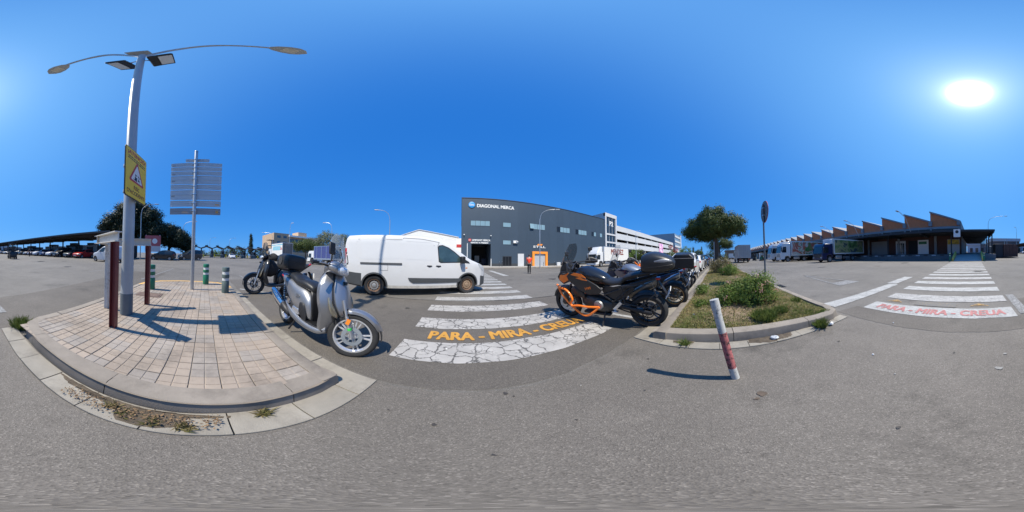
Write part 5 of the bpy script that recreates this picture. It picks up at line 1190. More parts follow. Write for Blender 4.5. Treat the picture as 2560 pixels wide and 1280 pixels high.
MB().box(2.2, 2.4+PW*NT, -.3, .0, 3.6, 5.15).build('clerestory', mat('dark_clerestory', (.03, .034, .038), .4), mh)
for k in range(28): MB().box(2.3+PW*k-.15, 2.3+PW*k+.15, -.02, .2, 3.6, 5.6).build('downpipe', M_trim, mh)
# wall under the canopy, at y = -26
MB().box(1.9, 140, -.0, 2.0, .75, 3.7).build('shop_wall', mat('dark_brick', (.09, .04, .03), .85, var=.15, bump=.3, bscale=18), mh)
def on_wall(n, x0, x1, z0, z1, m_, d=.04, par=None): return MB().box(x0, x1, 2.0, 2.0+d, z0, z1).build(n, m_, par or mh)
dd = on_wall('glazed_door', 11.3, 13.2, .8, 3.15, M_lgrey, .08)
for k in range(4): MB().box(11.55+k*.36, 11.82+k*.36, 2.085, 2.1, .9, 2.75).build('pane', M_glassd, dd)
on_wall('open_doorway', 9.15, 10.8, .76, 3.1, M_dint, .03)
wp = on_wall('white_shutter', 7.2, 9.05, .8, 3.15, M_white, .06); MB().box(7.5, 8.9, 2.065, 2.075, 2.45, 2.9).build('shop_sign', mat('sign_green', (.05, .2, .09), .5), wp)
wq = on_wall('white_shutter', 2.1, 4.05, .8, 3.1, M_lgrey, .06); MB().box(2.15, 4.0, 2.065, 2.075, 2.3, 3.05).build('fruit_poster', mat('fruit_print', (.55, .38, .06), .6, var=.7, vscale=1.5), wq)
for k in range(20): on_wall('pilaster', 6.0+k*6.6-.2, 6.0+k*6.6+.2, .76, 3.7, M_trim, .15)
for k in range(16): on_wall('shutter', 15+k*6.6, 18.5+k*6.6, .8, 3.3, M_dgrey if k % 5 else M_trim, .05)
dk = MB().box(2.6, 140, 2.15, 5.5, 0, .75).build('loading_dock', mat('dock_concrete', (.15, .15, .15), .9, var=.2, vscale=.7), mh)
for k in range(26): MB().box(4+k*1.2, 4.6+k*1.2, 5.5, 5.53, .58, .72).build('dock_bumper', M_lgrey if k % 2 else M_black, mh)
MB().box(-3.2, 1.9, -30, 5.5, .0, .72).build('dock_passage', mat('dock_floor', (.2, .2, .2), .9, var=.15), mh)
# canopy

b = MB(); n_ = 180
for k in range(n_):
    x0, x1 = lerp(-2.95, 125, k/n_), lerp(-2.95, 125, (k+1)/n_); o_ = .05 if k % 2 else 0
    b.add([(x0, 6.5, 3.92+o_), (x1, 6.5, 3.92+o_), (x1, .2, 4.3+o_), (x0, .2, 4.3+o_)], [(0, 1, 2, 3)])
b.build('canopy_sheet', M_can, mh); MB().add([(-2.9, 6.4, 3.86), (125, 6.4, 3.86), (125, .2, 4.24), (-2.9, .2, 4.24), (-2.9, 6.4, 3.9), (125, 6.4, 3.9), (125, .2, 4.28), (-2.9, .2, 4.28)], [(0, 1, 2, 3), (4, 5, 6, 7), (0, 1, 5, 4), (1, 2, 6, 5), (2, 3, 7, 6), (3, 0, 4, 7)]).build('canopy_light_stop', M_can, mh); MB().box(-2.95, 125, 6.42, 6.55, 3.78, 4.05).build('canopy_fascia', M_can, mh)  # the solid sheet below the ribs is added to stop light leaking through
for k in range(26): MB().prism([(6.4, 3.65), (6.4, 3.88), (.2, 4.25), (.2, 3.4)], k*5-2.9, k*5-2.7, 'yz').build('canopy_truss', M_can, mh)
for y in (1.6, 3.2, 4.8): MB().box(-2.9, 124, y-.06, y+.06, 3.75, 3.9).build('canopy_purlin', M_can, mh)
b = MB()
for k in range(40): b.add([(-2.95, .2-k*.8, 4.3+.05*(k % 2)), (2.0, .2-k*.8, 4.3+.05*(k % 2)), (2.0, -.6-k*.8, 4.3+.05*(k % 2)), (-2.95, -.6-k*.8, 4.3+.05*(k % 2))], [(0, 1, 2, 3)])
b.build('canopy_sheet', M_can, mh)
MB().box(-2.9, 2.0, -31.8, .1, 4.22, 4.28).build('canopy_light_stop', M_can, mh)  # added sheet that closes the rib gaps to light
for k in range(8): MB().box(-2.9, 2.0, -k*4-.1, -k*4+.1, 3.7, 4.2).build('canopy_beam', M_can, mh)
for k in range(8): MB().tube([(-2.7, 5.3-k*4.5, .7), (-2.7, 5.3-k*4.5, 3.9)], .09, 8).build('canopy_post', M_can, mh)
for k in range(12): MB().tube([(3.0+k*10, 5.2, .75), (3.0+k*10, 5.2, 3.8)], .09, 8).build('canopy_post', M_can, mh)
sg = MB().box(1.6, 2.5, 6.56, 6.62, 3.05, 4.1).build('hall_number_sign', M_signw, mh); MB().lathe([(0, .01), (.22, .01), (.22, 0)], 16, (2.05, 6.62, 3.75), 'y').build('emblem', M_signk, sg)
# roof-top railing and pipes along the canopy
for k in range(24): MB().tube([(8+k*2.4, 4.6, 4.05), (8+k*2.4, 4.6, 5.0)], .025, 6).build('railing_post', M_trim, mh)
for z in (4.55, 5.0): MB().box(8, 64, 4.58, 4.62, z-.02, z+.02).build('railing_bar', M_trim, mh)
# ramp
rp = thing('access_ramp', 'concrete ramp with yellow side kerbs at the end of the second crosswalk', 'ramp', (.6, -22.5, 0))
MB().prism([(0, .72), (3.7, .01), (3.7, 0), (0, 0)], -1.65, 1.65, 'yz').build('slope', mat('ramp_concrete', (.33, .32, .31), .9, var=.12), rp)
for s_ in (-1, 1): MB().prism([(0, 1.15), (.6, 1.1), (3.6, .32), (3.6, 0), (0, 0)], s_*1.66-(.2 if s_ < 0 else 0), s_*1.66+(.2 if s_ > 0 else 0), 'yz').build('side_kerb', mat('yellow_paint_wall', (.68, .47, .10), .7, var=.1, dirt=.2), rp)
for i, x in enumerate((2.65, -1.3)):
    q = thing('ramp_bollard', ('dark green bollard at the left foot of the yellow ramp', 'dark green bollard at the right foot of the yellow ramp')[i], 'bollard', (x, -18.75, 0), 0, 'ramp bollards')
    MB().lathe([(0, 0), (.11, 0), (.11, .62), (.1, .64)], 14).build('body', M_grn, q, smooth=40); MB().lathe([(.1, .63), (.1, .7)], 14).build('band', M_refl, q, smooth=40); MB().lathe([(.105, .7), (.105, .92), (.0, .95)], 14).build('cap', M_grn, q, smooth=40)
# far side of the market yard
q = thing('market_cabin', 'blue-grey open topped steel cabin to the right of the ramp', 'cabin', (-4.5, -31.5, 0)); M_cab = mat('pale_blue_steel', (.36, .42, .46), .5, .2, var=.1)
MB().box(-2.0, 1.9, -1.2, 1.2, .05, 2.0).build('box', M_cab, q, bevel=.03); MB().box(-.9, .8, 1.2, 1.24, .3, 1.9).build('door', mat('door_blue', (.16, .22, .27), .5), q); MB().box(-.5, .6, 1.24, 1.5, .4, .8).build('rack', M_dark, q)
for x in (-1.95, 1.85):
    for y in (-1.15, 1.15): MB().box(x-.04, x+.04, y-.04, y+.04, 2.0, 3.3).build('corner_post', M_cab, q)
for y in (-1.15, 1.15): MB().box(-1.95, 1.85, y-.04, y+.04, 3.25, 3.33).build('top_rail', M_cab, q)
for x in (-1.95, 1.85): MB().box(x-.04, x+.04, -1.1, 1.1, 3.25, 3.33).build('top_rail', M_cab, q)
q = thing('waste_container', 'brown rusty steel waste container beside the pale cabin', 'container', (-6.2, -27.6, 0), R(4)); M_rust = mat('brown_container', (.12, .06, .045), .7, .1, var=.2, vscale=2)
MB().prism([(-1.25, .15), (1.25, .15), (1.25, 2.25), (-.9, 2.25), (-1.25, 1.9)], -2.5, 1.2, 'xz').build('hull', M_rust, q, bevel=.02)
for x in (-1.0, -.4, .2, .8): MB().box(x-.04, x+.04, 1.2, 1.28, .2, 2.2).build('rib', M_rust, q)
MB().box(1.25, 2.6, -2.5, 1.0, .1, 2.3).build('press_unit', mat('dark_press', (.035, .035, .04), .6), q, bevel=.05)

for i, (x, y, h_) in enumerate(((60, 17.4, 6.0), (50, 12.9, 4.1))):
    q = thing('pinwheel_pole', ('taller pole with a red paper pinwheel before the car park', 'shorter pole with a red paper pinwheel before the car park')[i], 'ornament', (x, y, 0), 0, 'red pinwheels')
    MB().tube([(0, 0, 0), (0, 0, h_-.2)], .07, 8).build('pole', M_conc, q, smooth=40)
    for k in range(8):
        a = k*.785; c_, s_ = math.cos(a), math.sin(a); MB().add([(-.1, 0, h_), (-.25, c_*.9-s_*.25, h_+s_*.9+c_*.25), (-.05, c_*.95+s_*.22, h_+s_*.95-c_*.22)], [(0, 1, 2)]).build('blade', mat('pinwheel_red', (.6, .05, .02), .6), q)

# ------------------------------------------------------------------ left: car park canopy, toll gates, far buildings
M_carport = mat('carport_steel', (.085, .08, .075), .6, .2, var=.1)
cp = thing('carport', 'long grey carport roof over the row of parked cars', 'canopy', (-19.6, 0, .28))
b = MB(); n_ = 160
for k in range(n_):
    y0, y1 = lerp(-13, -110, k/n_), lerp(-13, -110, (k+1)/n_); o_ = .05 if k % 2 else 0
    b.add([(0, y0, 3.88+o_), (0, y1, 3.88+o_), (-9, y1, 3.45+o_), (-9, y0, 3.45+o_)], [(0, 1, 2, 3)])
b.build('roof_sheet', M_carport, cp); MB().prism([(0, 3.83), (-9, 3.40), (-9, 3.43), (0, 3.86)], -110, -13, 'xz').build('roof_light_stop', M_carport, cp); MB().box(-.05, .05, -110, -13, 3.72, 3.98).build('fascia', M_carport, cp)  # solid sheet under the corrugations is added to keep out stripes of sun
for k in range(20):
    y = -13.4-k*5; MB().prism([(0, 3.85), (0, 3.7), (-4.2, 3.05), (-9, 3.25), (-9, 3.42)], y-.08, y+.08, 'xz').build('roof_beam', M_carport, cp); MB().box(-4.45, -4.2, y-.1, y+.1, -.28, 3.15).build('post', M_carport, cp)
for x in (-1.5, -3, -6, -7.5): MB().box(x-.05, x+.05, -109, -13, 3.52+.02*x, 3.62+.02*x).build('purlin', M_carport, cp)
# things standing behind the parked cars
for i, (y, w_, h_, m_, lb) in enumerate(((-15.5, 4.2, 2.7, M_slate2, 'dark storage block behind the red car'), (-20.5, 3.8, 2.5, M_lgrey, 'pale storage block behind the dark van'), (-25.5, 4.5, 2.6, M_slate2, 'dark storage block in the middle of the carport row'), (-33, 6, 2.4, M_conc, 'long grey storage block further along the carport'), (-44, 9, 2.3, M_slate2, 'dark storage block far down the carport'), (-60, 12, 2.6, M_lgrey, 'pale storage block at the far end of the carport'))):
    q = thing('storage_block', lb, 'storage', (-27.5, y, 0), 0, 'storage blocks behind the carport'); MB().box(-1.3, 1.3, -w_, 0, 0, h_).build('box', m_, q, bevel=.03); MB().box(1.3, 1.34, -w_*.7, -w_*.25, .1, h_-.4).build('door', M_dgrey, q); MB().box(-.8, .8, -w_*.8, -w_*.4, h_, h_+.5).build('roof_unit', M_carport, q)
M_whb = mat('far_grey_roof', (.5, .51, .52), .6)
q = thing('far_hall', 'pale low hall in the distance beyond the forklift', 'building', (-12, -120, 0)); MB().box(-34, 16, -30, 0, 0, 5.6).build('wall', M_lgrey, q); MB().box(-35, 17, -31, .6, 5.6, 6.6).build('roof', M_whb, q)
for k in range(12): MB().box(-32+k*4, -30+k*4, .02, .1, .2, 3.4).build('door', M_dgrey, q)
q = thing('far_brick_hall', 'brown and grey hall in the distance at the right edge, behind the container', 'building', (-24, -88, 0)); MB().box(-2, 14, -30, 0, 0, 7.2).build('wall', mat('far_brown_wall', (.17, .13, .11), .8, var=.1), q); MB().box(-2.4, 14.4, -30, .5, 6.4, 8.0).build('roof', M_whb, q); MB().box(-2, 14, .02, .2, .2, 3.2).build('glazing', M_glassd, q)
# billboards
q = thing('market_billboard', 'red and white market billboard under the dark pine', 'billboard', (-24.7, -8.2, 0), R(20)); M_pk = mat('billboard_red', (.42, .10, .11), .6, var=.15)
MB().box(-.05, .05, -1.25, 1.25, 2.2, 3.9).build('red_panel', M_pk, q); MB().box(-.05, .05, -1.25, 1.25, 1.3, 2.19).build('white_panel', M_lgrey, q)
MB().lathe([(0, .07), (.42, .07), (.42, .05)], 18, (0, .3, 3.0), 'x').build('emblem', M_signw, q)
for y in (-1.1, 1.1): MB().box(-.12, -.05, y-.06, y+.06, 0, 4.0).build('post', M_steel, q)
q = thing('advert_panel', 'advert panel with a red figure behind the small white van', 'billboard', (-26, -12.4, 0), R(-10)); MB().box(-.08, .08, -1, 1, .3, 2.9).build('panel', M_slate2, q); MB().prism([(-.25, .6), (.25, .6), (.4, 1.7), (.15, 2.3), (-.15, 2.3), (-.4, 1.7)], .085, .095, 'yz').build('red_print', M_pk, q)
# toll gates
M_toll = mat('dark_toll_roof', (.045, .05, .055), .6, .1, var=.1); M_booth = mat('booth_grey', (.28, .28, .28), .6, var=.15)
tl = []
def tollgate():
    t = thing('toll_gate', '', 'toll gate', (0, 0, 0), 0, 'row of toll gates')
    MB().add([(x, y, z) for x in (-3.2, 3.2) for y, z in ((-1.85, 3.25), (0, 3.95), (1.85, 3.25), (1.85, 3.05), (0, 3.7), (-1.85, 3.05))], [(0, 1, 2, 3, 4, 5), (11, 10, 9, 8, 7, 6)]+[(i, (i+1) % 6, 6+(i+1) % 6, 6+i) for i in range(6)]).build('roof', M_toll, t)
    for x in (-2.4, 2.4): MB().box(x-.15, x+.15, -1.95, -1.65, 0, 3.2).build('pillar', M_toll, t)
    MB().box(-1.6, 1.6, -2.35, -1.35, .15, 2.4).build('booth', M_booth, t, bevel=.03); MB().box(-1.3, 1.3, -1.34, -1.30, 1.1, 2.1).build('booth_window', M_glassd, t); MB().box(1.61, 1.64, -2.2, -1.5, 1.1, 2.1).build('booth_window', M_glassd, t)
    MB().box(-3.4, 3.4, -2.5, -1.2, 0, .15).build('kerb_base', M_conc, t)
    MB().box(2.4, 2.8, -1.15, -.85, .15, 1.2).build('barrier_post', M_signy, t); MB().bar((2.6, -1.0, 1.05), (2.6, 1.6, 1.15), .06, .08).build('barrier_arm', M_signw, t)
    MB().box(-.15, .15, -.5, .5, 3.95, 4.3).build('lane_sign', M_slate2, t); MB().tube([(0, .2, 4.0), (0, .2, 4.9)], .03, 6).build('antenna', M_dark, t)
    return t
g0 = tollgate()
for i in range(8):
    t = g0 if i == 0 else copy_tree(g0); t.location = (-57, -3.2+3.75*i, 0)
    t['label'] = ('leftmost dark peaked toll gate beside the direction sign post', 'second toll gate from the left', 'third toll gate from the left', 'toll gate in the middle of the row, fourth from the left', 'fifth toll gate from the left', 'sixth toll gate from the left, under the cypress', 'seventh toll gate from the left, behind the dark scooter', 'last toll gate on the right, half hidden by the lorry trailer')[i]
# office block and far background
M_tan = mat('tan_stucco', (.46, .33, .22), .8, var=.05); M_bandg = mat('ribbon_glass', (.05, .09, .13), .1, spec=.8)
ob = thing('office_block', 'tan office block with long ribbon windows beyond the toll gates', 'building', (-90, 40.2, 0))
MB().box(-20, 0, 0, 10.5, 0, 15.6).build('stair_wing', M_tan, ob); MB().box(-22, -2, 10.5, 38, 0, 13.9).build('wall', M_tan, ob); MB().box(-24, .6, 10.4, 40, 13.9, 14.9).build('roof_slab', M_white, ob)
MB().box(-12, -4, 20, 27, 14.9, 18.2).build('roof_house', M_tan, ob)
for z in (4.2, 7.6, 10.8):
    for k in range(9): MB().box(-2.0, -1.94, 11+k*3, 13.85+k*3, z, z+2.1).build('ribbon_window', M_bandg, ob)
for z in (5, 9, 12.6):
    for y in (2.2, 6.4): MB().box(0, .06, y, y+2.4, z, z+1.5).build('window', M_bandg, ob)
for k in range(3): MB().box(-4, 0, -3.2, -.05, 4+k*3.4, 4.25+k*3.4).build('balcony', M_slate2, ob)
ga = thing('glass_office', 'distant glass office block beyond the car park', 'building', (138, 38, 0)); MB().box(-12, 6, -5, 20, 0, 22).build('wall', mat('far_glass_wall', (.18, .25, .31), .3, var=.1), ga); MB().box(6, 8, -6, 20, 0, 23).build('end_wall', M_white, ga)
for k in range(5): MB().box(-12.1, 6.1, -5.4, -5.05, 3+k*4, 4.4+k*4).build('floor_band', M_lgrey, ga)
fh = thing('far_shed', 'low brown shed in the distance at the end of the saw-tooth roofs', 'building', (170, -20, 0)); MB().box(0, 30, -20, 10, 0, 8.5).build('wall', mat('far_shed_wall', (.22, .15, .11), .8), fh); MB().box(-1, 31, -21, 11, 8.5, 9.1).build('roof', M_roof, fh)
# street lamps further off
def far_lamp(x, y, h, label, arm=(1.6, 0), dbl=False, base=.0):
    t = thing('far_street_lamp', label, 'street lamp', (x, y, base), 0, 'street lamps in the distance'); a = Vector((*arm, 0))
    MB().tube([(0, 0, 0), (0, 0, h*.82)], [.09, .055], 10).build('pole', M_steel, t, smooth=40)
    for s_ in ((1, -1) if dbl else (1,)):
        MB().tube(smoothpath([(0, 0, h*.8), a*.12*s_+Vector((0, 0, h*.92)), a*.5*s_+Vector((0, 0, h*.985)), a*s_+Vector((0, 0, h))], 4), .04, 8).build('arm', M_steel, t, smooth=40)
        MB().obox(a*s_*1.18+Vector((0, 0, h)), (.35, .14, .05), Matrix.Rotation(math.atan2(arm[1], arm[0]), 3, 'Z')).build('lamp_head', M_lgrey, t, bevel=.04)
far_lamp(12.4, 23.5, 9.9, 'street lamp standing before the orange portal', (2.2, -1.2)); far_lamp(-11.3, 24, 9.4, 'street lamp rising behind the white van', (-1.6, -1.0))
far_lamp(38.0, 20.5, 9.4, 'street lamp before the white car park', (2.4, .2)); far_lamp(-26, 25.5, 9.3, 'street lamp above the blue truck', (-1.6, -.6)); far_lamp(-36, 20.5, 9.8, 'straight lamp pole before the tan office block', (.5, .3))
far_lamp(-48, 21, 8.9, 'small lamp to the right of the cypress', (-2.2, -2)); far_lamp(-66, 10, 8.2, 'small lamp behind the toll gates', (-.6, 2)); far_lamp(-24.4, -10.2, 9.2, 'street lamp before the big dark pine', (-.6, 2.0))
far_lamp(-70, 2, 8.4, 'thin lamp behind the leftmost toll gates', (-.6, 2)); far_lamp(-30.5, -4.2, 7.2, 'street lamp right of the dark pine beside the direction panels', (.4, 1.9))
far_lamp(-3.6, -37.5, 9.3, 'bent street lamp right of the market canopy', (-3.4, .5)); far_lamp(-15.7, -57, 9.7, 'straight street lamp at the far right by the container', (.6, .2)); far_lamp(-13.8, -89, 8.6, 'tiny lamp pole in the distance above the cabin', (.5, 0))
for i, (x, z0, lb) in enumerate(((9.6, 4.9, 'slanted lamp on the canopy roof near the right end of the hall'), (20.2, 4.9, 'slanted lamp on the canopy roof at the fourth tooth'), (27.5, 4.9, 'slanted lamp on the canopy roof above the trucks'))):
    t = thing('roof_lamp', lb, 'lamp', (x, -24.5, 4.05), 0, 'lamps on the canopy roof'); MB().tube([(0, 0, 0), (.5, 1.2, 2.6), (.9, 2.4, 3.3)], .045, 8).build('arm', M_steel, t); MB().obox((1.05, 2.8, 3.35), (.15, .4, .06)).build('lamp_head', M_lgrey, t, bevel=.03)

# ------------------------------------------------------------------ cars
CARS = {
 'hatch': dict(wb=2.55, top=[(-.75, .72), (-.72, .95), (-.6, 1.18), (-.4, 1.36), (.1, 1.46), (.8, 1.48), (1.25, 1.44), (1.65, 1.27), (2.1, 1.02), (2.3, .965), (2.75, .90), (3.1, .80), (3.28, .66), (3.34, .5)], H=1.48, ws=(1.3, 2.12), rw=(-.72, -.42), win=[[(1.02, .99), (1.02, 1.37), (1.26, 1.365), (1.62, 1.2), (1.92, 1.0)], [(.96, .99), (.96, 1.375), (.1, 1.36), (-.25, 1.25), (-.42, 1.06), (-.2, 1.0)]]),
 'suv': dict(wb=2.65, top=[(-.78, .78), (-.76, 1.05), (-.62, 1.28), (-.4, 1.44), (.1, 1.55), (.8, 1.58), (1.3, 1.54), (1.7, 1.37), (2.15, 1.10), (2.35, 1.04), (2.85, .98), (3.2, .88), (3.42, .72), (3.48, .52)], H=1.58, ws=(1.35, 2.17), rw=(-.76, -.42), win=[[(1.05, 1.06), (1.05, 1.46), (1.3, 1.455), (1.66, 1.29), (1.98, 1.07)], [(.99, 1.06), (.99, 1.47), (.2, 1.45), (-.2, 1.34), (-.4, 1.18), (-.1, 1.08)]]),
 'mpv': dict(wb=2.70, top=[(-.82, .8), (-.82, 1.3), (-.78, 1.62), (-.6, 1.78), (.2, 1.83), (1.2, 1.81), (1.5, 1.72), (1.9, 1.45), (2.25, 1.2), (2.45, 1.10), (2.9, 1.02), (3.2, .90), (3.38, .72), (3.42, .5)], H=1.83, ws=(1.5, 2.28), rw=(-.82, -.79), win=[[(1.1, 1.12), (1.1, 1.66), (1.45, 1.63), (1.8, 1.42), (2.08, 1.16)], [(1.02, 1.12), (1.02, 1.67), (.2, 1.67), (.2, 1.12)], [(.1, 1.12), (.1, 1.67), (-.6, 1.62), (-.62, 1.14)]]),
 'van': dict(wb=2.70, top=[(-.82, .8), (-.82, 1.3), (-.78, 1.62), (-.6, 1.78), (.2, 1.83), (1.2, 1.81), (1.5, 1.72), (1.9, 1.45), (2.25, 1.2), (2.45, 1.10), (2.9, 1.02), (3.2, .90), (3.38, .72), (3.42, .5)], H=1.83, ws=(1.5, 2.28), rw=(-.82, -.79), win=[[(1.1, 1.12), (1.1, 1.66), (1.45, 1.63), (1.8, 1.42), (2.08, 1.16)]]),
 'sedan': dict(wb=2.65, top=[(-1.0, .75), (-.97, .95), (-.7, 1.05), (-.35, 1.12), (.0, 1.32), (.4, 1.44), (.9, 1.46), (1.3, 1.42), (1.7, 1.25), (2.15, 1.0), (2.4, .95), (2.9, .88), (3.2, .78), (3.4, .64), (3.46, .5)], H=1.46, ws=(1.35, 2.17), rw=(-.33, .3), win=[[(1.0, .98), (1.0, 1.35), (1.26, 1.345), (1.66, 1.18), (1.96, .99)], [(.94, .98), (.94, 1.355), (.5, 1.34), (.2, 1.22), (-.05, 1.03)]]),
}
M_tint = mat('light_car_glass', (.10, .14, .16), .05, spec=.8, coat=.4)
def car(label, loc, rz, paint_, kind='hatch', name='parked_car', group=None, cat='car', alloy=True, s=1.0):
    k = CARS[kind]; wb = k['wb']; L_ = k['top'][-1][0]; x0 = k['top'][0][0]
    t = thing(name, label, cat, loc, rz, group); t.scale = (s, s, s)
    bot = [(x0, .46), (x0+.2, .28), (0, .2), (wb, .2), (L_-.25, .22), (L_, .36)]
    plan = [(x0, .62), (x0+.08, .74), (x0+.4, .85), (.5, .89), (wb-.4, .89), (wb+.3, .85), (L_-.2, .72), (L_, .48)]
    S_ = Shell(k['top'], bot, plan, k['H']*.63, .76, k['H'], .02, .1)
    xs_ = sorted(set(frange(x0, x0+.5, 8)+frange(x0+.5, 1.2, 8)+frange(1.2, 2.4, 15)+frange(2.4, L_, 12)))
    def mf(c, p, f):
        if (k['ws'][0] < c.x < k['ws'][1] or k['rw'][0] < c.x < k['rw'][1]) and abs(c.y) < S_.w(c.x, S_.f(k['top'], c.x))-.1 and c.z > k['H']*.66: return 1
        if c.z < .36 and (c.x < x0+.35 or c.x > L_-.4): return 2
        return 0
    o_ = S_.mesh(xs_, mf).build('body', [paint_, M_glassd, M_bump, M_seam], t)
    cut_arches(o_, [(0, .31, .36, .55), (wb, .31, .36, .55)], 3)
    split_mats(o_, {0: 'body', 1: 'windscreen', 2: 'bumper', 3: 'wheel_arch'}, (1, 2, 3))
    for x in (0, wb):
        for s_ in (-1, 1): wheel(t, (x, s_*.76, .31), .31, .19, .20, M_alu if alloy else M_rimst, s_, 5)
    for s_ in (-1, 1):
        for w_ in k['win']: S_.patch(w_, s_, .005, 2).build('side_window', M_glassd, t)
        S_.patch([(L_-.42, .66), (L_-.5, .80), (L_-.3, .79), (L_-.1, .68), (L_-.08, .60), (L_-.25, .60)], s_, .006, 3).build('headlight', M_head, t)
        zt = k['H']*.6; S_.patch([(x0+.03, zt-.12), (x0+.05, zt+.08), (x0+.22, zt+.06), (x0+.2, zt-.08)], s_, .006, 2).build('tail_light', M_red, t)
        MB().obox((1.85, s_*.98, k['H']*.67), (.06, .09, .07)).build('mirror', paint_, t, bevel=.03)
        S_.strip([(.97, k['H']*.64), (.97, .32)], .01, s_, .003).build('panel_gap', M_seam, t)
        for x in (.75, 1.75 if kind != 'van' else 1.3): S_.strip([(x-.08, k['H']*.585), (x+.08, k['H']*.585)], .025, s_, .01).build('door_handle', paint_, t)
    MB().box(L_-.03, L_+.012, -.26, .26, .40, .50).build('number_plate', M_signw, t); MB().box(L_-.09, L_-.012, -.42, .42, .55, .64).build('grille', M_black, t)
    MB().box(x0-.012, x0+.03, -.26, .26, .62, .72).build('number_plate', M_signw, t)
    return t
def cpaint(n, c, me_=0.0): return mat(n, c, .3, me_, coat=.6, var=.03)
C_w = cpaint('car_white', (.66, .67, .68)); C_r = cpaint('car_red', (.42, .018, .015)); C_k = cpaint('car_black', (.015, .016, .018)); C_g = cpaint('car_dark_grey', (.05, .055, .06), .3); C_s = cpaint('car_silver', (.38, .39, .41), .5); C_b = cpaint('car_blue', (.02, .05, .16), .2); C_p = cpaint('car_lilac_grey', (.30, .29, .36), .3)
row = [('red hatchback at the near end of the carport row', C_r, 'hatch'), ('dark grey hatchback next to the red one under the carport', C_g, 'hatch'), ('black people carrier, third from the near end of the carport', C_k, 'mpv'), ('white hatchback left of the black people carrier', C_w, 'hatch'),
       ('dark blue hatchback, fifth from the near end of the carport', C_b, 'hatch'), ('white SUV, sixth from the near end of the carport', C_w, 'suv'), ('lilac grey saloon, seventh from the near end of the carport', C_p, 'sedan'), ('silver hatchback, eighth from the near end of the carport', C_s, 'hatch'), ('dark grey SUV beside the standing man, under the carport', C_g, 'suv'), ('pale silver people carrier left of the standing man', C_s, 'mpv'), ('white saloon right of the forklift, far down the carport', C_w, 'sedan'),
       ('black hatchback just right of the forklift', C_k, 'hatch'), ('silver saloon mostly hidden by the forklift', C_s, 'sedan'), ('white car left of the forklift, far away', C_w, 'hatch'), ('grey car far left in the carport row', C_g, 'hatch'), ('white estate at the far left end of the carport row', C_w, 'suv')]
for i, (lb, pt, kd) in enumerate(row): car(lb, (-21.9+rnd.uniform(-.2, .2), -18.9-2.7*i, 0), rnd.uniform(-.03, .03), pt, kd, group='cars under the carport')
car('small white panel van driving behind the red guard posts', (-15.4, -9.2, 0), R(-101), C_w, 'van', 'small_van', cat='van', alloy=False, s=1.0)
car('black SUV parked under the dark pine beside the billboard', (-25.5, -5.4, 0), R(-92), C_k, 'suv', group='cars under the pine'); car('dark grey people carrier under the pine, right of the billboard', (-29, -1.5, 0), R(-60), C_g, 'mpv', group='cars under the pine')
car('white car passing through the third toll gate', (-51, 8.3, 0), 0, C_w, 'hatch', 'moving_car')
rr = [('white SUV facing the motorcycles, first in the kerbside row', C_w, 'suv', math.pi), ('white hatchback showing its red tail lamp, second in the kerbside row', C_w, 'hatch', 0), ('dark grey SUV, third in the kerbside row', C_g, 'suv', 0), ('white hatchback, fourth in the kerbside row', C_w, 'hatch', 0), ('black people carrier, fifth in the kerbside row', C_k, 'mpv', 0), ('silver saloon, sixth in the kerbside row near the pine', C_s, 'sedan', 0), ('dark car at the far end of the kerbside row', C_k, 'hatch', 0)]
for i, (lb, pt, kd, a) in enumerate(rr): x = 8.75+5.1*i; car(lb, (x+3.42 if a else x+.8, 2.2, 0), a, pt, kd, group='cars parked along the planted island')

# ------------------------------------------------------------------ lorries
M_tarp = mat('blue_tarpaulin', (.05, .065, .20), .55, bump=.4, bscale=2.5, var=.1)
M_boxw = mat('white_box_body', (.68, .67, .64), .5, var=.04, dirt=.1, vscale=1, grime=(.4, .38, .35))
def mural(name, cols, sc):
    m = bpy.data.materials.new(name); m.use_nodes = True; MATS[name] = m; t = m.node_tree; n = t.nodes; l = t.links.new; b_ = n['Principled BSDF']
    tc = n.new('ShaderNodeTexCoord'); nz = n.new('ShaderNodeTexNoise'); nz.inputs['Scale'].default_value = sc; nz.inputs['Detail'].default_value = 3; nz.inputs['Distortion'].default_value = 1.5; l(tc.outputs['Object'], nz.inputs['Vector'])
    cr = n.new('ShaderNodeValToRGB'); cr.color_ramp.interpolation = 'EASE'; e = cr.color_ramp.elements; e[0].position = .3; e[0].color = (*cols[0], 1); e[1].position = .72; e[1].color = (*cols[-1], 1)
    for i, c in enumerate(cols[1:-1]): q = e.new(.3+.42*(i+1)/(len(cols)-1)); q.color = (*c, 1)
    l(nz.outputs[0], cr.inputs[0]); l(cr.outputs[0], b_.inputs['Base Color']); b_.inputs['Roughness'].default_value = .4; return m
M_mur1 = mural('vegetable_print', [(.03, .09, .03), (.10, .22, .06), (.42, .08, .05), (.5, .5, .42), (.06, .14, .05), (.03, .05, .03)], .55)
M_mur2 = mural('garden_print', [(.015, .03, .015), (.10, .16, .04), (.28, .26, .12), (.04, .06, .05), (.22, .2, .26)], .5)
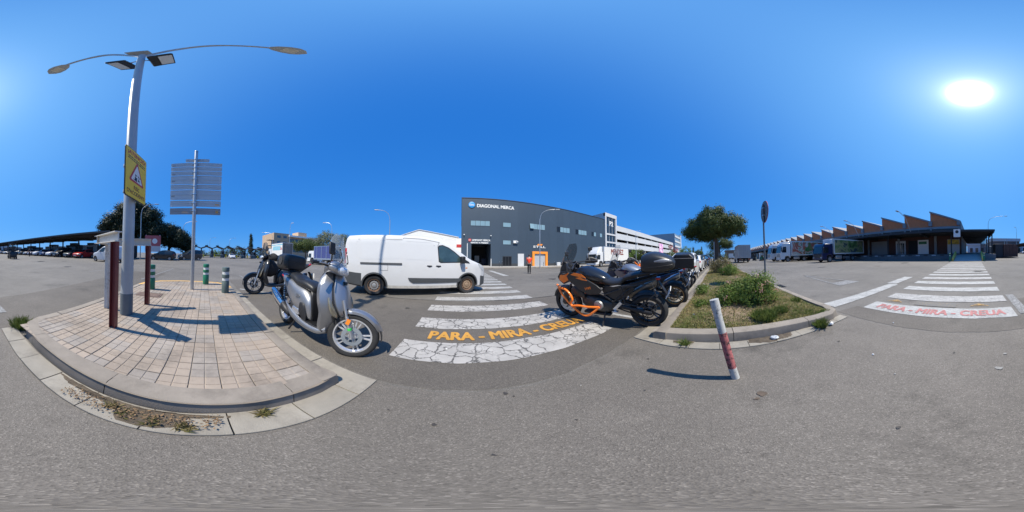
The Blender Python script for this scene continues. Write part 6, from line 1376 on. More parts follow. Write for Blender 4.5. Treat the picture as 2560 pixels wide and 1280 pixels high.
def lorry(label, loc, rz, cabm, boxm, L_=9.0, boxz=(1.05, 3.7), cabh=2.85, wd=2.45, axles=(1.3, 6.2), group=None, side=None, rear=None, grille=M_black, s=1.0, reefer=False, spoiler=True, cabl=2.0, cab=True, name='lorry', chs=True):
    """x forward, front bumper at x = 0"""
    t = thing(name, label, 'lorry', loc, rz, group); t.scale = (s, s, s); h = wd/2; k = cabh/2.85
    if cab:
        pr = [(0, .42), (.02, 1.25*k), (-.10, 1.75*k), (-.32, 2.62*k), (-.5, 2.82*k), (-cabl, 2.85*k), (-cabl, .75), (-1.85, .75), (-1.75, 1.02), (-1.35, 1.12), (-.9, 1.02), (-.8, .5)]
        MB().prism(pr, -h+.02, h-.02, 'xz').build('cab', cabm, t, bevel=.06)
        MB().add([(.0-.005, -h+.16, 1.38*k), (-.005, h-.16, 1.38*k), (-.27, h-.2, 2.42*k), (-.27, -h+.2, 2.42*k), (-.03, -h+.16, 1.38*k), (-.03, h-.16, 1.38*k), (-.3, h-.2, 2.42*k), (-.3, -h+.2, 2.42*k)], [(0, 1, 2, 3), (4, 5, 6, 7), (0, 1, 5, 4), (2, 3, 7, 6), (0, 3, 7, 4), (1, 2, 6, 5)]).xf(Matrix.Translation((.035, 0, 0))).build('windscreen', M_glassd, t)
        for z in (.75, .9, 1.05, 1.2): MB().box(.0, .035, -h+.3, h-.3, z*k, z*k+.09).build('grille_bar', grille, t)
        MB().box(-.05, .06, -h+.04, h-.04, .36, .62).build('bumper', cabm if grille is M_black else M_bump, t, bevel=.03)
        for s_ in (-1, 1):
            MB().box(.03, .075, s_*(h-.28)-.18, s_*(h-.28)+.18, .62, .80).build('headlight', M_head, t, bevel=.02)
            MB().prism([(-.35, 1.42*k), (-.28, 1.5*k), (-.48, 2.3*k), (-1.15, 2.3*k), (-1.15, 1.42*k)], s_*(h-.02), s_*(h-.008), 'xz').build('side_window', M_glassd, t)
            MB().box(-.25, -.1, s_*(h+.04)-.05, s_*(h+.04)+.08*s_, 1.55*k, 2.25*k).build('mirror', M_black, t, bevel=.03)
            MB().box(-.7, -.1, s_*(h-.05)-.06, s_*(h-.05)+.06, .45, .52).build('step', M_dark, t)
        if spoiler: MB().prism([(-.55, 2.83*k), (-.8, 3.05*k), (-1.5, boxz[1]-.1), (-cabl, boxz[1]-.1), (-cabl, 2.83*k)], -h+.2, h-.2, 'xz').build('roof_spoiler', cabm, t, bevel=.08)
    bx0 = -cabl-.15 if cab else 0
    bo = MB().box(-L_, bx0, -h, h, boxz[0], boxz[1]).build('box_body', boxm, t, bevel=.025)
    for z in (boxz[0], boxz[1]-.07): MB().box(-L_-.01, bx0+.01, -h-.012, h+.012, z, z+.08).build('box_rail', M_alu, bo)
    for x in (-L_, bx0-.1): 
        for s_ in (-1, 1): MB().box(x-.01, x+.09, s_*h-.015, s_*h+.015, boxz[0]+.09, boxz[1]-.08).build('corner_post', M_alu, bo)
    if side:
        for s_ in (-1, 1): MB().box(-L_+.25, bx0-.25, s_*(h+.004)-.003, s_*(h+.004)+.003, boxz[0]+.2, boxz[1]-.2).build('side_print', side, bo)
    for s_ in (-1, 1): MB().box(-L_-.02, -L_-.002, min(0, s_*(h-.08)), max(0, s_*(h-.08)), boxz[0]+.1, boxz[1]-.12).build('rear_door', rear or boxm, bo)
    for y in (-.45, -.12, .12, .45): MB().tube([(-L_-.035, y, boxz[0]+.12), (-L_-.035, y, boxz[1]-.15)], .016, 6).build('lock_rod', M_alu, bo)
    if reefer: MB().box(bx0, bx0+.35, -h+.25, h-.25, boxz[1]-1.0, boxz[1]-.1).build('cooling_unit', M_white, bo, bevel=.05)
    if chs:
        for s_ in (-1, 1): MB().box(-L_+.1, -.6 if cab else -.1, s_*.42-.06, s_*.42+.06, .75, 1.0).build('chassis_rail', M_dark, t)
        for s_ in (-1, 1):
            MB().box(-axles[0]-2.6, -axles[0]-1.3, s_*(h-.12)-.25*(s_ > 0), s_*(h-.12)+.25*(s_ < 0), .45, .95).build('fuel_tank', M_alu if s_ > 0 else M_dark, t, bevel=.06)
            if axles[1]-axles[0] > 4.2: MB().box(-axles[1]+.7, -axles[0]-2.7, s_*(h-.03)-.02, s_*(h-.03)+.02, .5, .58).build('side_guard', M_alu, t); MB().box(-axles[1]+.7, -axles[0]-2.7, s_*(h-.03)-.02, s_*(h-.03)+.02, .72, .8).build('side_guard', M_alu, t)
        MB().box(-L_, -L_+.1, -h+.1, h-.1, .45, .58).build('rear_bumper', M_dark, t)
        for s_ in (-1, 1): MB().box(-L_-.03, -L_, s_*(h-.3)-.16, s_*(h-.3)+.16, .62, .74).build('tail_light', M_red, t)
    for x in axles:
        for s_ in (-1, 1): wheel(t, (-x, s_*(h-.16), .48), .48, .28, .29, M_rimst, s_, style='steel')
    return t
m_ = lorry('white box lorry with red-brown lettering parked before the slate warehouse', (21.2, 20.6, 0), math.pi, C_w, M_boxw, 11.0, (1.05, 3.85), 2.75, axles=(1.45, 7.6))
fit_text('lettering', 'MENDEZ', 4.4, 1.05, mat('brown_red_print', (.22, .05, .035), .5), m_, (-6.6, 1.232, 2.9), (R(90), 0, math.pi), 0.0, .05)
m_ = lorry('blue curtain truck with white cab behind the silver scooter', (-22.6, 17.5, 0), math.pi, C_w, M_tarp, 5.8, (1.0, 2.95), 2.25, 2.2, (1.2, 4.6), spoiler=False, rear=M_dgrey, cabl=1.7)
for x in (2.6, 3.7, 4.8): MB().box(-x-.04, -x+.04, 1.10, 1.125, 1.08, 2.9).build('curtain_post', M_alu, m_)
MB().box(-5.8, -1.8, -1.13, 1.13, .85, 1.06).build('drop_side', M_alu, m_)
M_cont = mat('container_door_brown', (.17, .15, .14), .7, var=.2, vscale=2)
m_ = lorry('white container trailer with blue lettering seen from the rear, by the toll gates', (-36.9, 16.25, 0), math.pi, C_w, M_boxw, 7.7, (1.3, 4.0), 2.9, 2.44, (1.4, 5.2, 6.5), rear=M_cont, spoiler=False, name='container_lorry')
M_cy = mat('cyan_print', (.05, .42, .58), .5)
for k in range(7): MB().prism([(-2.9-k*.56, 2.45), (-3.25-k*.56, 2.45), (-3.4-k*.56, 3.35), (-3.05-k*.56, 3.35)], 1.222, 1.228, 'xz').build('cyan_mark', M_cy, m_)
fit_text('lettering', 'S.A.', .8, .5, M_signr, m_, (-7.1, 1.226, 2.8), (R(90), 0, math.pi), 0.0, .03)
MB().box(-7.6, -2.4, 1.223, 1.228, 3.55, 3.7).build('cyan_stripe', MATS['cyan_print'], m_)
lorry('box lorry driving away on the right hand road', (41.5, -5.6, 0), 0, C_w, mat('grey_box_body', (.40, .40, .41), .5, var=.06, dirt=.2, vscale=1), 9.0, (1.0, 3.65), 2.75, axles=(1.4, 6.8))
lorry('white articulated lorry with vegetable print trailer at the loading dock', (29.2, -11.6, 0), R(90), C_w, M_boxw, 12.5, (1.15, 3.95), 3.55, 2.5, (1.45, 5.0, 11.0), side=M_mur1, reefer=True)
lorry('white articulated lorry behind the vegetable print one, at the dock', (33.6, -11.2, 0), R(90), C_w, M_boxw, 12.5, (1.15, 3.9), 3.5, 2.5, (1.45, 5.0, 11.0), reefer=True)
lorry('dark blue lorry with garden print box at the loading dock', (19.6, -13.9, 0), R(90), cpaint('lorry_navy', (.010, .014, .06)), M_boxw, 9.4, (1.15, 3.55), 2.75, 2.45, (1.4, 6.4), side=M_mur2, reefer=True, spoiler=False)
M_grt = mat('green_tarpaulin', (.09, .15, .05), .6, var=.1)
lorry('green trailer parked along the market dock in the distance', (44, -20.5, 0), 0, C_g, M_grt, 13, (1.1, 3.4), 2.6, axles=(1.4, 9.5, 11), name='green_trailer', cab=False)
lorry('pale blue lorry far down the market road', (56, -9, 0), 0, C_w, mat('pale_blue_box', (.38, .46, .55), .5), 8, (1.0, 3.3), 2.6, axles=(1.4, 6))
lorry('small white lorry in the distance behind the pine hedge', (95, -8, 0), 0, C_w, M_boxw, 8, (1.0, 3.3), 2.6, axles=(1.4, 6))

# forklifts
def forklift(label, loc, rz, body, load=False):
    t = thing('forklift', label, 'forklift', loc, rz, 'forklifts in the yard')
    MB().prism([(-.95, .25), (-1.0, .75), (-.85, 1.05), (-.35, 1.05), (-.25, .62), (.35, .62), (.45, .9), (.62, .9), (.66, .25)], -.5, .5, 'xz').build('chassis', body, t, bevel=.05)
    for x in (-.75, .45):
        for s_ in (-1, 1): MB().tube([(x, s_*.46, .9), (x+(.12 if x < 0 else -.08), s_*.44, 2.1)], .035, 8).build('guard_post', M_dark, t)
    MB().box(-.68, .40, -.48, .48, 2.08, 2.15).build('overhead_guard', M_dark, t)
    for s_ in (-1, 1): MB().box(.72, .86, s_*.34-.06, s_*.34+.06, .1, 2.35).build('mast_rail', M_dark, t); MB().box(.9, 1.95, s_*.25-.06, s_*.25+.06, .08, .13).build('fork', M_dark, t)
    for z in (.5, 1.3, 2.25): MB().box(.74, .84, -.34, .34, z, z+.1).build('mast_bar', M_dark, t)
    MB().box(.86, .93, -.45, .45, .1, .9).build('carriage', M_dark, t)
    MB().box(-.5, -.1, -.24, .24, 1.05, 1.15).build('seat', M_leather, t, bevel=.03); MB().box(-.52, -.42, -.24, .24, 1.1, 1.55).build('backrest', M_leather, t, bevel=.03)
    for x, r_ in ((-.62, .22), (.6, .28)):
        for s_ in (-1, 1): wheel(t, (x, s_*.46, r_), r_, .18, r_*.6, M_rimst, s_, style='steel')
    for s_ in (-1, 1): MB().box(-.66, -.6, s_*.4-.08, s_*.4+.08, 2.0, 2.08).build('work_lamp', M_signw, t)
    return t
forklift('black forklift standing alone in the yard, far left', (-8.97, -21.9, 0), R(-100), M_blackm)
forklift('dark green forklift beside the round road sign, before the dock', (47.5, -11.2, 0), R(160), M_gry); forklift('forklift carrying a white crate in front of the green trailer', (43.5, -12.6, 0), R(190), M_grn)
q = thing('pallet_crate', 'white crate stacked on a pallet between the two forklifts', 'crate', (45.2, -12.6, 0)); MB().box(-.6, .6, -.5, .5, .15, 2.2).build('box', M_white, q, bevel=.03); MB().box(-.62, .62, -.52, .52, 0, .14).build('pallet', mat('pallet_wood', (.3, .22, .13), .85), q)

# ------------------------------------------------------------------ vegetation
rg = np.random.default_rng(11)
def leaf_mesh(name, pos, nrm, ln, wd, m, cross=False, curl=0.0):
    """diamond leaves at pos; ln, wd arrays"""
    n = len(pos); a = rg.normal(size=(n, 3)); a -= (a*nrm).sum(1)[:, None]*nrm; a /= np.linalg.norm(a, axis=1)[:, None]+1e-9; b = np.cross(nrm, a)
    L_ = (ln/2)[:, None]; W_ = (wd/2)[:, None]
    v = np.stack([pos-a*L_, pos+b*W_, pos+a*L_+nrm*curl*L_, pos-b*W_], 1).reshape(-1, 3)
    me = bpy.data.meshes.new(name); me.vertices.add(4*n); me.vertices.foreach_set('co', v.astype(np.float32).ravel())
    me.loops.add(4*n); me.loops.foreach_set('vertex_index', np.arange(4*n, dtype=np.int32)); me.polygons.add(n); me.polygons.foreach_set('loop_start', np.arange(0, 4*n, 4, dtype=np.int32))
    me.materials.append(m); me.update(); me.validate(); return me
def crown_points(blobs, n, clump, nclump, shell=(.72, 1.0)):
    w_ = np.array([b[3]*b[4]+b[4]*b[5]+b[3]*b[5] for b in blobs]); w_ /= w_.sum(); B = np.array(blobs)
    ci = rg.choice(len(blobs), nclump, p=w_); d = rg.normal(size=(nclump, 3)); d /= np.linalg.norm(d, axis=1)[:, None]
    c = B[ci, :3]+d*B[ci, 3:6]*rg.uniform(*shell, size=(nclump, 1))
    k = rg.integers(0, nclump, n); off = rg.normal(size=(n, 3))*clump*np.array([1, 1, .75]); p = c[k]+off
    nn = off/clump*.6+d[k]+rg.normal(size=(n, 3))*.6; nn /= np.linalg.norm(nn, axis=1)[:, None]+1e-9
    return p, nn
M_bark = mat('bark', (.11, .075, .055), .95, var=.3, vscale=9, bump=1.0, bscale=14)
def tree(name, label, loc, blobs, trunk, m, n=9000, size=.22, clump=.35, nclump=260, asp=.55, group=None, shell=(.6, 1.0), limbs=None):
    t = thing(name, label, 'tree', loc, 0, group)
    tb = MB(); tb.tube(smoothpath([p[:3] for p in trunk], 4), list(np.interp(np.linspace(0, len(trunk)-1, (len(trunk)-1)*4+1), range(len(trunk)), [p[3] for p in trunk])), 10); tb.build('trunk', M_bark, t, smooth=60)
    top = Vector(trunk[-1][:3])
    for b in blobs[:7]:
        c = Vector(b[:3]); s0 = Vector(trunk[-2][:3]).lerp(top, .4); MB().tube(smoothpath([s0, s0.lerp(c, .5)+Vector((0, 0, -.15)), c], 3), list(np.linspace(trunk[-1][3]*.8, .04, 7)), 7).build('limb', M_bark, t, smooth=60)
    p, nn = crown_points(blobs, n, clump, nclump, shell); ln = rg.uniform(.6, 1.3, n)*size
    o = bpy.data.objects.new('crown', leaf_mesh('crown', p, nn, ln, ln*asp, m)); COL.objects.link(o); o.parent = t
    return t
L_pine = leafmat('pine_needles', (.026, .048, .012), (.10, .13, .03), 1.3, sub=.15)
L_pine2 = leafmat('dark_pine_needles', (.008, .018, .009), (.026, .040, .014), 1.0, sub=.1)
L_lime = leafmat('bright_leaves', (.07, .13, .02), (.13, .19, .035), 1.5)
L_olive = leafmat('pale_flowering_leaves', (.06, .085, .035), (.20, .21, .15), 2.5)
L_cyp = leafmat('cypress_leaves', (.010, .022, .012), (.024, .040, .018), 1.5, sub=.08)
# stone pine on the planted island
tree('pine_tree', 'broad dark green pine growing on the planted island', (26, .1, .15), [(0, 0, 6.6, 3.2, 3.6, 1.7), (.5, 2.6, 6.0, 2.4, 2.2, 1.3), (-.3, -2.8, 6.2, 2.3, 2.1, 1.5), (0, .3, 8.0, 2.2, 2.2, 1.2), (.6, -3.7, 5.6, 1.5, 1.2, .9), (.0, 3.9, 5.2, 1.7, 1.2, .9), (0, -1.2, 5.0, 1.8, 1.7, .9), (.5, 1.4, 4.7, 1.7, 1.7, .8), (.8, 2.2, 4.2, 1.2, 1.0, .6), (-.8, .4, 5.6, 2.2, 2.2, 1.2)],
     [(0, .1, -.1, .5), (0, 0, 1.2, .45), (.1, -.1, 2.6, .4), (.05, .05, 4.2, .3), (0, 0, 5.6, .2)], L_pine, 52000, .25, .32, 560, .45, shell=(.62, 1.14))
tree('pine_tree', 'smaller pine standing behind the broad one on the planted island', (40, -.8, .15), [(0, 0, 4.6, 2.4, 2.6, 1.7), (.4, -1.8, 4.2, 1.7, 1.6, 1.2), (0, 1.6, 4.0, 1.6, 1.6, 1.2)], [(0, 0, -.1, .25), (0, 0, 1.5, .2), (0, .1, 3.4, .13)], L_pine, 9000, .28, .35, 180, .4)
q = thing('plain_pole', 'thin pale pole beside the trunk of the broad pine', 'pole', (23.6, .35, .14)); MB().tube([(0, 0, 0), (0, 0, 3.4)], .05, 10).build('shaft', M_steel, q, smooth=40); MB().lathe([(0, 3.44), (.055, 3.4)], 10).build('cap', M_steel, q)
# the big pines at the left
tree('pine_tree', 'huge dark rounded pine behind the lamp pole', (-30, -14, 0), [(0, 0, 8.3, 4.2, 4.6, 3.2), (.5, -3.6, 7.2, 3.4, 3.4, 2.4), (0, 3.2, 7.0, 3.4, 3.0, 2.8), (0, -1.0, 9.6, 3.2, 3.4, 2.0), (.8, -5.6, 6.4, 2.2, 2.0, 1.7), (1, 1.0, 5.4, 3.2, 3.6, 2.0), (1, 4.4, 4.8, 2.4, 2.4, 2.0)], [(0, 0, -.1, .6), (0, 0, 2, .5), (.1, .2, 5, .35), (0, 0, 8, .2)], L_pine2, 60000, .36, .45, 760, .5)
tree('pine_tree', 'lower dark pine joined to the right of the huge one', (-31, -7, 0), [(0, 0, 4.6, 2.8, 2.6, 2.2), (0, 2.0, 3.8, 2.2, 2.0, 1.8), (0, 3.2, 2.9, 1.6, 1.6, 1.4)], [(0, 0, -.1, .35), (0, 0, 1.5, .3), (0, .3, 3.5, .18)], L_pine2, 20000, .34, .4, 300, .5)
tree('broadleaf_tree', 'pale flowering tree behind the blue truck and scooter screen', (-40, 37, 0), [(0, 0, 6.6, 4.6, 4.6, 3.6), (-3, -2.5, 5.0, 3.4, 3.2, 2.8), (3.5, 3.0, 6.2, 3.8, 3.6, 3.2), (5.8, 5.4, 4.8, 2.8, 2.8, 2.6)], [(0, 0, -.1, .35), (0, 0, 2, .3), (0, 0, 4.5, .2)], L_olive, 15000, .38, .45, 360, .5)
tree('broadleaf_tree', 'dark leafy tree between the container trailer and the blue truck', (-38, 27, 0), [(0, 0, 4.6, 2.9, 2.6, 1.9), (-1.2, -2.2, 4.2, 2.2, 2.0, 1.6), (1, 2.2, 4.0, 2.2, 2.0, 1.5)], [(0, 0, -.1, .2), (0, 0, 1.6, .17), (0, 0, 3.6, .1)], L_pine, 9000, .28, .35, 220, .5)
tree('cypress_tree', 'tall narrow cypress above the toll gates', (-78, 22.5, 0), [(0, 0, 3.2+1.55*k, 1.25-.16*k, 1.25-.16*k, 1.5) for k in range(6)], [(0, 0, -.1, .25), (0, 0, 4, .2), (0, 0, 8, .1)], L_cyp, 7000, .4, .3, 260, .4)
for i, (x, y, h, r_, mm_, lb) in enumerate(((-86, 12, 5.5, 4, L_pine, 'green treetop behind the fifth toll gate'), (-84, 17.5, 6.0, 4.2, L_pine, 'green treetop left of the cypress'), (-88, 6, 4.2, 4, L_lime, 'light green treetop behind the third toll gate'), (-90, -2, 3.6, 4, L_pine, 'low tree seen through the leftmost toll gate'), (-80, 28, 5.2, 4, L_pine, 'green tree right of the cypress'), (-30, 48, 9.6, 3, L_lime, 'tree tip peeking over the white van roof'), (-20, 60, 10.6, 2.4, L_pine, 'small tree tip right of the one over the van'),
        (104, 20, 9.5, 5, L_lime, 'bright green tree at the end of the car park'), (96, 26, 7, 4, L_lime, 'lower bright green tree before the far end of the car park'), (46, 26.5, 4.6, 1.8, L_lime, 'young tree before the white car park'), (52, 26.8, 5.0, 2.6, L_pine, 'small dark tree before the white car park'), (40.5, 25, 3.2, 1.2, L_lime, 'sapling beside the lorry tail'), (118, 13, 8, 3, L_pine, 'dark tree at the end of the street'), (135, 5, 7.5, 4, L_pine, 'dark far tree above the parked cars'), (112, -4, 4.6, 4, L_pine, 'low dark tree beyond the box lorry'))):
    r2 = r_*.75
    tree('far_tree', lb, (x, y, 0), [(0, 0, h-r2, r_, r_, r2), (r_*.4, r_*.5, h-r2*1.3, r_*.7, r_*.7, r2*.8), (-r_*.3, -r_*.5, h-r2*1.4, r_*.7, r_*.7, r2*.7)], [(0, 0, -.1, .2), (0, 0, h*.3, .16), (0, 0, h*.6, .1)], mm_, 3200, .32+r_*.03, .32+.03*r_, 110, .5, group='trees in the distance')
for i, (x, y, h) in enumerate(((125, 18, 9.5), (150, 14, 11))):
    tree('cypress_tree', ('slim cypress before the glass office', 'slim cypress at the very end of the street')[i], (x, y, 0), [(0, 0, 1.8+k*h*.16, 1.3-.16*k, 1.3-.16*k, h*.14) for k in range(6)], [(0, 0, -.1, .25), (0, 0, h*.4, .2), (0, 0, h*.8, .1)], L_cyp, 3000, .45, .3, 130, .4, group='cypresses')
# shrubs on the planted island
L_bush = leafmat('shrub_leaves', (.06, .11, .02), (.20, .27, .05), 6, sub=.3)
L_bush2 = leafmat('dry_shrub_leaves', (.09, .10, .03), (.26, .20, .10), 5, sub=.3)
M_flw = leafmat('pink_blossom', (.62, .30, .24), (.72, .48, .38), 9, sub=.3); M_flc = leafmat('cream_blossom', (.6, .48, .32), (.7, .6, .45), 9, sub=.3)
def shrub(label, loc, blobs, m, n, size, fl=None, nf=0, asp=.28, clump=.07, nc=150):
    t = thing('shrub', label, 'shrub', loc)
    for k in range(9):
        b = blobs[k % len(blobs)]; MB().tube(smoothpath([(rg.uniform(-.06, .06)+b[0]*.3, rg.uniform(-.06, .06)+b[1]*.3, 0), (b[0]*.7, b[1]*.7, b[2]*.7), (b[0]+rg.uniform(-.3, .3)*b[3], b[1]+rg.uniform(-.3, .3)*b[4], b[2]+b[5]*.6)], 3), [.011]*3+[.007]*4, 5).build('stem', M_bark, t)
    p, nn = crown_points(blobs, n, clump, nc, (.35, 1.0)); p[:, 2] = np.maximum(p[:, 2], .02); nn[:, 2] = abs(nn[:, 2])*.5+.1; nn /= np.linalg.norm(nn, axis=1)[:, None]; ln = rg.uniform(.6, 1.4, n)*size
    o = bpy.data.objects.new('foliage', leaf_mesh('foliage', p, nn, ln, ln*asp, m)); COL.objects.link(o); o.parent = t
    if nf:
        p, nn = crown_points([(b[0], b[1], b[2]+b[5]*.1, b[3]*1.02, b[4]*1.02, b[5]*1.02) for b in blobs], nf, .03, max(6, nf//9), (.95, 1.08)); p[:, 2] = np.maximum(p[:, 2], .05); ln = rg.uniform(.7, 1.3, nf)*.03
        o = bpy.data.objects.new('blossom', leaf_mesh('blossom', p, nn, ln, ln*.9, fl)); COL.objects.link(o); o.parent = t
    return t
zs = .17
shrub('large green shrub with a few pink flowers behind the leaning post', (3.3, -.62, zs), [(0, 0, .28, .46, .38, .30), (.05, -.26, .38, .32, .26, .32), (-.05, .34, .24, .36, .3, .24), (-.12, -.34, .25, .3, .24, .26), (.3, .1, .26, .36, .36, .26), (-.1, .55, .16, .24, .2, .16)], L_bush, 12000, .055, M_flw, 260, clump=.085)
shrub('round green shrub further back in front of the flowering one', (8.9, -.72, zs), [(0, 0, .3, .5, .45, .32), (.2, .3, .25, .4, .35, .26)], L_bush, 4500, .07, M_flw, 60, clump=.09)
shrub('cream flowering shrub in the middle of the planted island', (10.6, -.35, zs), [(0, 0, .5, .7, .65, .5), (.4, .5, .45, .6, .5, .45), (.5, -.4, .42, .6, .5, .42)], L_bush2, 6500, .085, M_flc, 600, .4, clump=.11)
shrub('small flowering weed bush by the left kerb of the planted island', (4.6, .42, zs), [(0, 0, .1, .3, .22, .12), (.3, .05, .08, .25, .18, .1)], L_bush, 1500, .045, M_signw, 40, .35, clump=.05)
shrub('low green weed clump near the motorcycles', (3.3, .35, zs-.02), [(0, 0, .06, .22, .18, .08)], L_bush, 900, .04, None, 0, .35, clump=.04)
# grass
L_grass = leafmat('lawn_grass', (.11, .17, .035), (.40, .32, .15), 3.0, sub=.3)
def blades(name, pts, h, m, lean_=.35, wd=.006):
    n = len(pts); a = rg.uniform(0, 2*np.pi, n); hh = h*rg.uniform(.5, 1.3, n); w_ = wd*rg.uniform(.7, 1.4, n)
    d = np.stack([np.cos(a), np.sin(a), np.zeros(n)], 1); s_ = np.stack([-np.sin(a), np.cos(a), np.zeros(n)], 1); lean2 = lean_*rg.uniform(.2, 1.6, n)
    tip = pts+d*(hh*lean2)[:, None]+np.array([0, 0, 1])*(hh*np.sqrt(np.maximum(.1, 1-np.minimum(lean2, .95)**2)))[:, None]; md = pts+(tip-pts)*.5+np.array([0, 0, 1])*(hh*.1)[:, None]
    v = np.stack([pts-s_*w_[:, None], pts+s_*w_[:, None], md+s_*w_[:, None]*.7, tip, md-s_*w_[:, None]*.7], 1).reshape(-1, 3)
    me = bpy.data.meshes.new(name); me.vertices.add(5*n); me.vertices.foreach_set('co', v.astype(np.float32).ravel()); me.loops.add(5*n); me.loops.foreach_set('vertex_index', np.arange(5*n, dtype=np.int32)); me.polygons.add(n); me.polygons.foreach_set('loop_start', np.arange(0, 5*n, 5, dtype=np.int32)); me.materials.append(m); me.update(); me.validate()
    o = bpy.data.objects.new(name, me); COL.objects.link(o); return o
n = 150000; gx = 2.22+(rg.random(n)**1.9)*26; gy = rg.uniform(-1.82, .67, n)
cover = np.sin(gx*1.7+gy*2.1)+np.sin(gx*.9-gy*3.3+1)+rg.normal(size=n)*.9; keep = cover > -1.1
bare = ((gx-4.6)/1.2)**2+((gy+.75)/.35)**2 < 1
keep &= ~(bare & (rg.random(n) < .85)); gx, gy = gx[keep], gy[keep]
gz = np.array([soil_z(a, b) for a, b in zip(gx, gy)]); big = 1+np.clip((gx-5)/10, 0, 1.5)
struct(blades('grass', np.stack([gx, gy, gz-.005], 1), .04*big, L_grass, .9, .0035*1.3), 'stuff', 'short patchy half dry grass on the planted island')
L_tuft = leafmat('green_grass_tuft', (.07, .13, .025), (.20, .24, .07), 8, sub=.3)
L_dry = leafmat('dry_weed', (.10, .11, .03), (.26, .20, .10), 14, sub=.3)
def tuft(label, x, y, z, r, n, h, lean_=.5, m=None):
    rr_ = r*np.sqrt(rg.random(n)); a = rg.uniform(0, 6.283, n); pts = np.stack([x+rr_*np.cos(a), y+rr_*np.sin(a), np.full(n, z)], 1)
    o = blades('grass_tuft', pts, h, m or L_tuft, lean_, .004); tag(o, label, 'grass tuft', 'grass tufts along the kerbs'); return o
tuft('tall grass tuft at the left corner of the paved island kerb', -.98, -2.06, .0, .13, 420, .16); tuft('dense grass clump inside the planted island near the front kerb', 2.48, -.72, .15, .2, 900, .13); tuft('smaller grass clump beside the dense one, nearer the right kerb', 2.62, -1.05, .15, .13, 400, .11)
tuft('grass tuft growing from the gutter at the right end of the planted island', 1.97, -1.42, .01, .09, 380, .14); tuft('small weed in the gutter left of the leaning post', 1.93, .42, .02, .05, 110, .08, .8); tuft('bright green weed on the soil near the right kerb', 3.1, -1.6, .15, .1, 260, .10)
for i, (x, y) in enumerate(((-.66, -.32), (-.64, -.18), (-.70, -.42), (-.62, -.05), (-.72, .32))): tuft(('dark weed in the gutter dirt, leftmost of its cluster' if i == 2 else 'low weed in the dirt of the paved island gutter, %s' % ('middle of the cluster', 'right of the middle one', '', 'rightmost of the cluster', 'alone further right against the kerb')[i]), x, y, .025, .035, 60, .045, .9, L_dry)
# debris and litter
M_leafd = mat('dry_leaf_litter', (.22, .14, .075), .9, rnd_obj=.2); n = 420
px = rg.normal(-.67, .03, n); py = rg.uniform(-.75, .1, n)
o = bpy.data.objects.new('leaf_litter', leaf_mesh('leaf_litter', np.stack([px, py, np.full(n, .045)+rg.uniform(-.01, .01, n)], 1), np.tile([0, 0, 1.], (n, 1))+rg.normal(size=(n, 3))*.3, rg.uniform(.008, .025, n), rg.uniform(.005, .013, n), M_leafd)); COL.objects.link(o); struct(o, 'stuff', 'dry leaves and grit in the gutter of the paved island')
def crumple(label, x, y, z, r, m, sy=1.0):
    bm = bmesh.new(); bmesh.ops.create_icosphere(bm, subdivisions=2, radius=r)
    for v in bm.verts: v.co *= rnd.uniform(.6, 1.15); v.co.z = max(v.co.z*.75, -r*.4); v.co.y *= sy
    me = bpy.data.meshes.new('litter'); bm.to_mesh(me); bm.free(); me.materials.append(m); o = bpy.data.objects.new('litter', me); COL.objects.link(o); o.location = (x, y, z+r*.4); tag(o, label, 'litter', 'litter on the ground')
crumple('crumpled clear plastic bag in the gutter of the planted island', 1.93, -.68, .03, .045, mat('thin_plastic', (.62, .65, .68), .25, alpha=.75), 1.4); crumple('flattened white paper at the right corner of the planted island', 1.93, -1.58, .025, .035, M_signw, 1.7)
crumple('grey crumpled wrapper on the grass by the motorcycle', 2.75, .42, .15, .03, mat('grey_wrapper', (.4, .42, .46), .4))
for x, y in ((.95, -1.3), (-.15, 1.9), (1.2, -2.2)): crumple('tiny scrap of white paper on the asphalt', x, y, .006, .012, M_signw)

# ------------------------------------------------------------------ people
M_skin = mat('skin', (.42, .25, .18), .55)
def skin_mesh(name, pts, edges, m, parent, root=0, sub=1):
    me = bpy.data.meshes.new(name); me.from_pydata([p[:3] for p in pts], edges, []); o = bpy.data.objects.new(name, me); COL.objects.link(o)
    md = o.modifiers.new('skin', 'SKIN'); md.use_smooth_shade = True
    if not me.skin_vertices: 
        bpy.context.view_layer.objects.active = o; o.select_set(True); bpy.ops.mesh.customdata_skin_add()
    for v, p in zip(me.skin_vertices[0].data, pts): v.radius = (p[3], p[4] if len(p) > 4 else p[3]); 
    me.skin_vertices[0].data[root].use_root = True
    s_ = o.modifiers.new('sub', 'SUBSURF'); s_.levels = sub; s_.render_levels = sub
    bpy.context.view_layer.update(); me2 = bpy.data.meshes.new_from_object(o.evaluated_get(bpy.context.evaluated_depsgraph_get())); bpy.data.objects.remove(o)
    me2.materials.clear(); me2.materials.append(m); me2.polygons.foreach_set('use_smooth', [True]*len(me2.polygons))
    o = bpy.data.objects.new(name, me2); COL.objects.link(o); o.parent = parent; return o
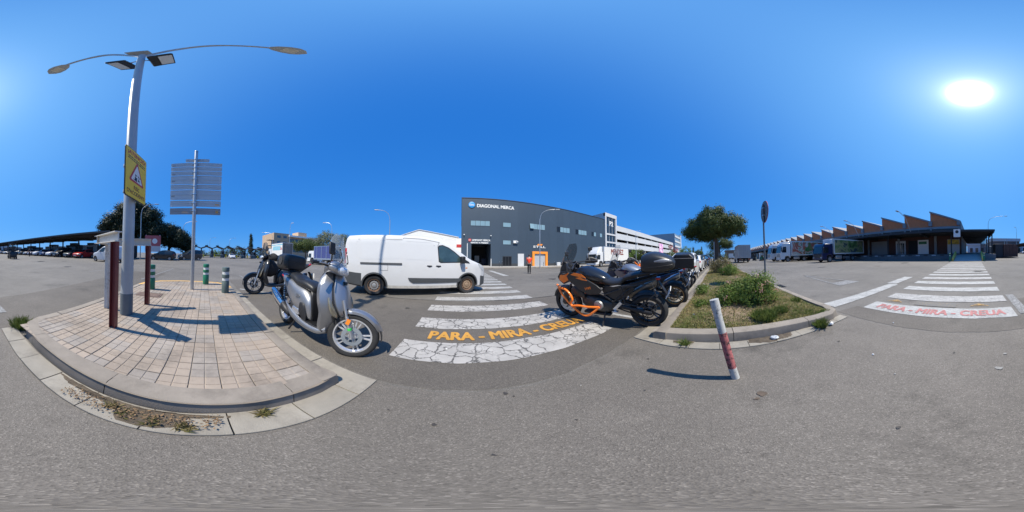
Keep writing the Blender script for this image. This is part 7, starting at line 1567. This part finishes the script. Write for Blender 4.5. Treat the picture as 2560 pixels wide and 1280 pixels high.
def person(label, loc, rz, shirt, trousers, stride=.18, arm=(.12, -.1), h=1.74, hair=None, bend=0.0):
    t = thing('person', label, 'person', loc, rz); t.scale = (h/1.74,)*3
    # x forward; joints: pelvis, chest, neck, head, legs, arms
    P_ = [(0, 0, .93, .12, .15), (0, 0, 1.15, .11, .14), (0, 0, 1.36, .11, .16), (.0, 0, 1.49, .05), (.02, 0, 1.58, .075, .07), (.02, 0, 1.68, .085, .075)]
    E_ = [(0, 1), (1, 2), (2, 3), (3, 4), (4, 5)]
    for s_ in (-1, 1):
        f = stride*s_; i = len(P_); P_ += [(0, s_*.09, .86, .085), (f*.55+.03, s_*.095, .48, .058), (f, s_*.095, .09, .04), (f+.13, s_*.105, .035, .035, .028)]; E_ += [(0, i), (i, i+1), (i+1, i+2), (i+2, i+3)]
        a = arm[0] if s_ > 0 else arm[1]; i = len(P_); P_ += [(0, s_*.19, 1.41, .055), (a*.4, s_*.25, 1.13, .043), (a*1.6+.06, s_*.24, .90, .033), (a*1.9+.09, s_*.235, .81, .036, .02)]; E_ += [(2, i), (i, i+1), (i+1, i+2), (i+2, i+3)]
        for k in range(4): j = len(P_); P_.append((a*2.0+.085+.022*(k-1.5)+.02, s_*.23, .735-.008*(k % 2), .010)); E_.append((i+3, j))
        j = len(P_); P_.append((a*1.9+.14, s_*.215, .79, .011)); E_.append((i+3, j))
    skin_mesh('body', P_, E_, M_skin, t)
    S1 = [(0, 0, .88, .14, .17), (0, 0, 1.15, .13, .16), (0, 0, 1.37, .125, .175), (0, 0, 1.46, .07, .09)]; E1 = [(0, 1), (1, 2), (2, 3)]
    for s_ in (-1, 1): a = arm[0] if s_ > 0 else arm[1]; i = len(S1); S1 += [(0, s_*.19, 1.41, .072), (a*.35, s_*.245, 1.18, .06)]; E1 += [(2, i), (i, i+1)]
    skin_mesh('shirt', S1, E1, shirt, t)
    S2 = [(0, 0, .95, .135, .165), (0, 0, .88, .13, .165)]; E2 = [(0, 1)]
    for s_ in (-1, 1): f = stride*s_; i = len(S2); S2 += [(0, s_*.09, .80, .10), (f*.55+.03, s_*.095, .48, .078), (f, s_*.095, .09, .065)]; E2 += [(1, i), (i, i+1), (i+1, i+2)]
    skin_mesh('trousers', S2, E2, trousers, t)
    for s_ in (-1, 1): f = stride*s_; hull([(f-.07, .05, .04, .045, 90, s_*.1), (f+.02, .055, .05, .05, 90, s_*.1), (f+.13, .035, .05, .033, 90, s_*.105), (f+.19, .03, .03, .02, 90, s_*.105)], 2.4, 10).build('shoe', M_black, t, smooth=60)
    hull([(-.085, 1.66, .04, .05), (-.06, 1.68, .08, .085), (.0, 1.715, .09, .07), (.07, 1.73, .07, .045), (.105, 1.725, .03, .02)], 2.2, 12).build('hair', hair or mat('dark_hair', (.02, .016, .013), .6), t, smooth=60)
    for s_ in (-1, 1): MB().obox((.0, s_*.083, 1.635), (.018, .01, .03)).build('ear', M_skin, t, bevel=.008); MB().obox((.103, s_*.03, 1.655), (.006, .012, .006)).build('eye', M_black, t)
    hull([(.09, 1.66, .008, .006), (.118, 1.625, .014, .012), (.105, 1.61, .012, .006)], 2, 8).build('nose', M_skin, t, smooth=60); MB().obox((.098, 0, 1.585), (.006, .022, .004)).build('mouth', mat('lips', (.3, .12, .1), .5), t)
    return t
person('man in a bright red shirt and black trousers walking away over the street', (6.23, 13.96, 0), R(65), mat('red_shirt', (.80, .055, .02), .75, bump=.3, bscale=30), mat('black_trousers', (.014, .014, .016), .8), h=1.78)
person('man in dark clothes standing before the carport cars', (-17.3+1.5, -31.75+2.5, 0), R(20), mat('dark_jacket', (.02, .022, .026), .8), MATS['black_trousers'], stride=.07, arm=(.2, .2), h=1.74)
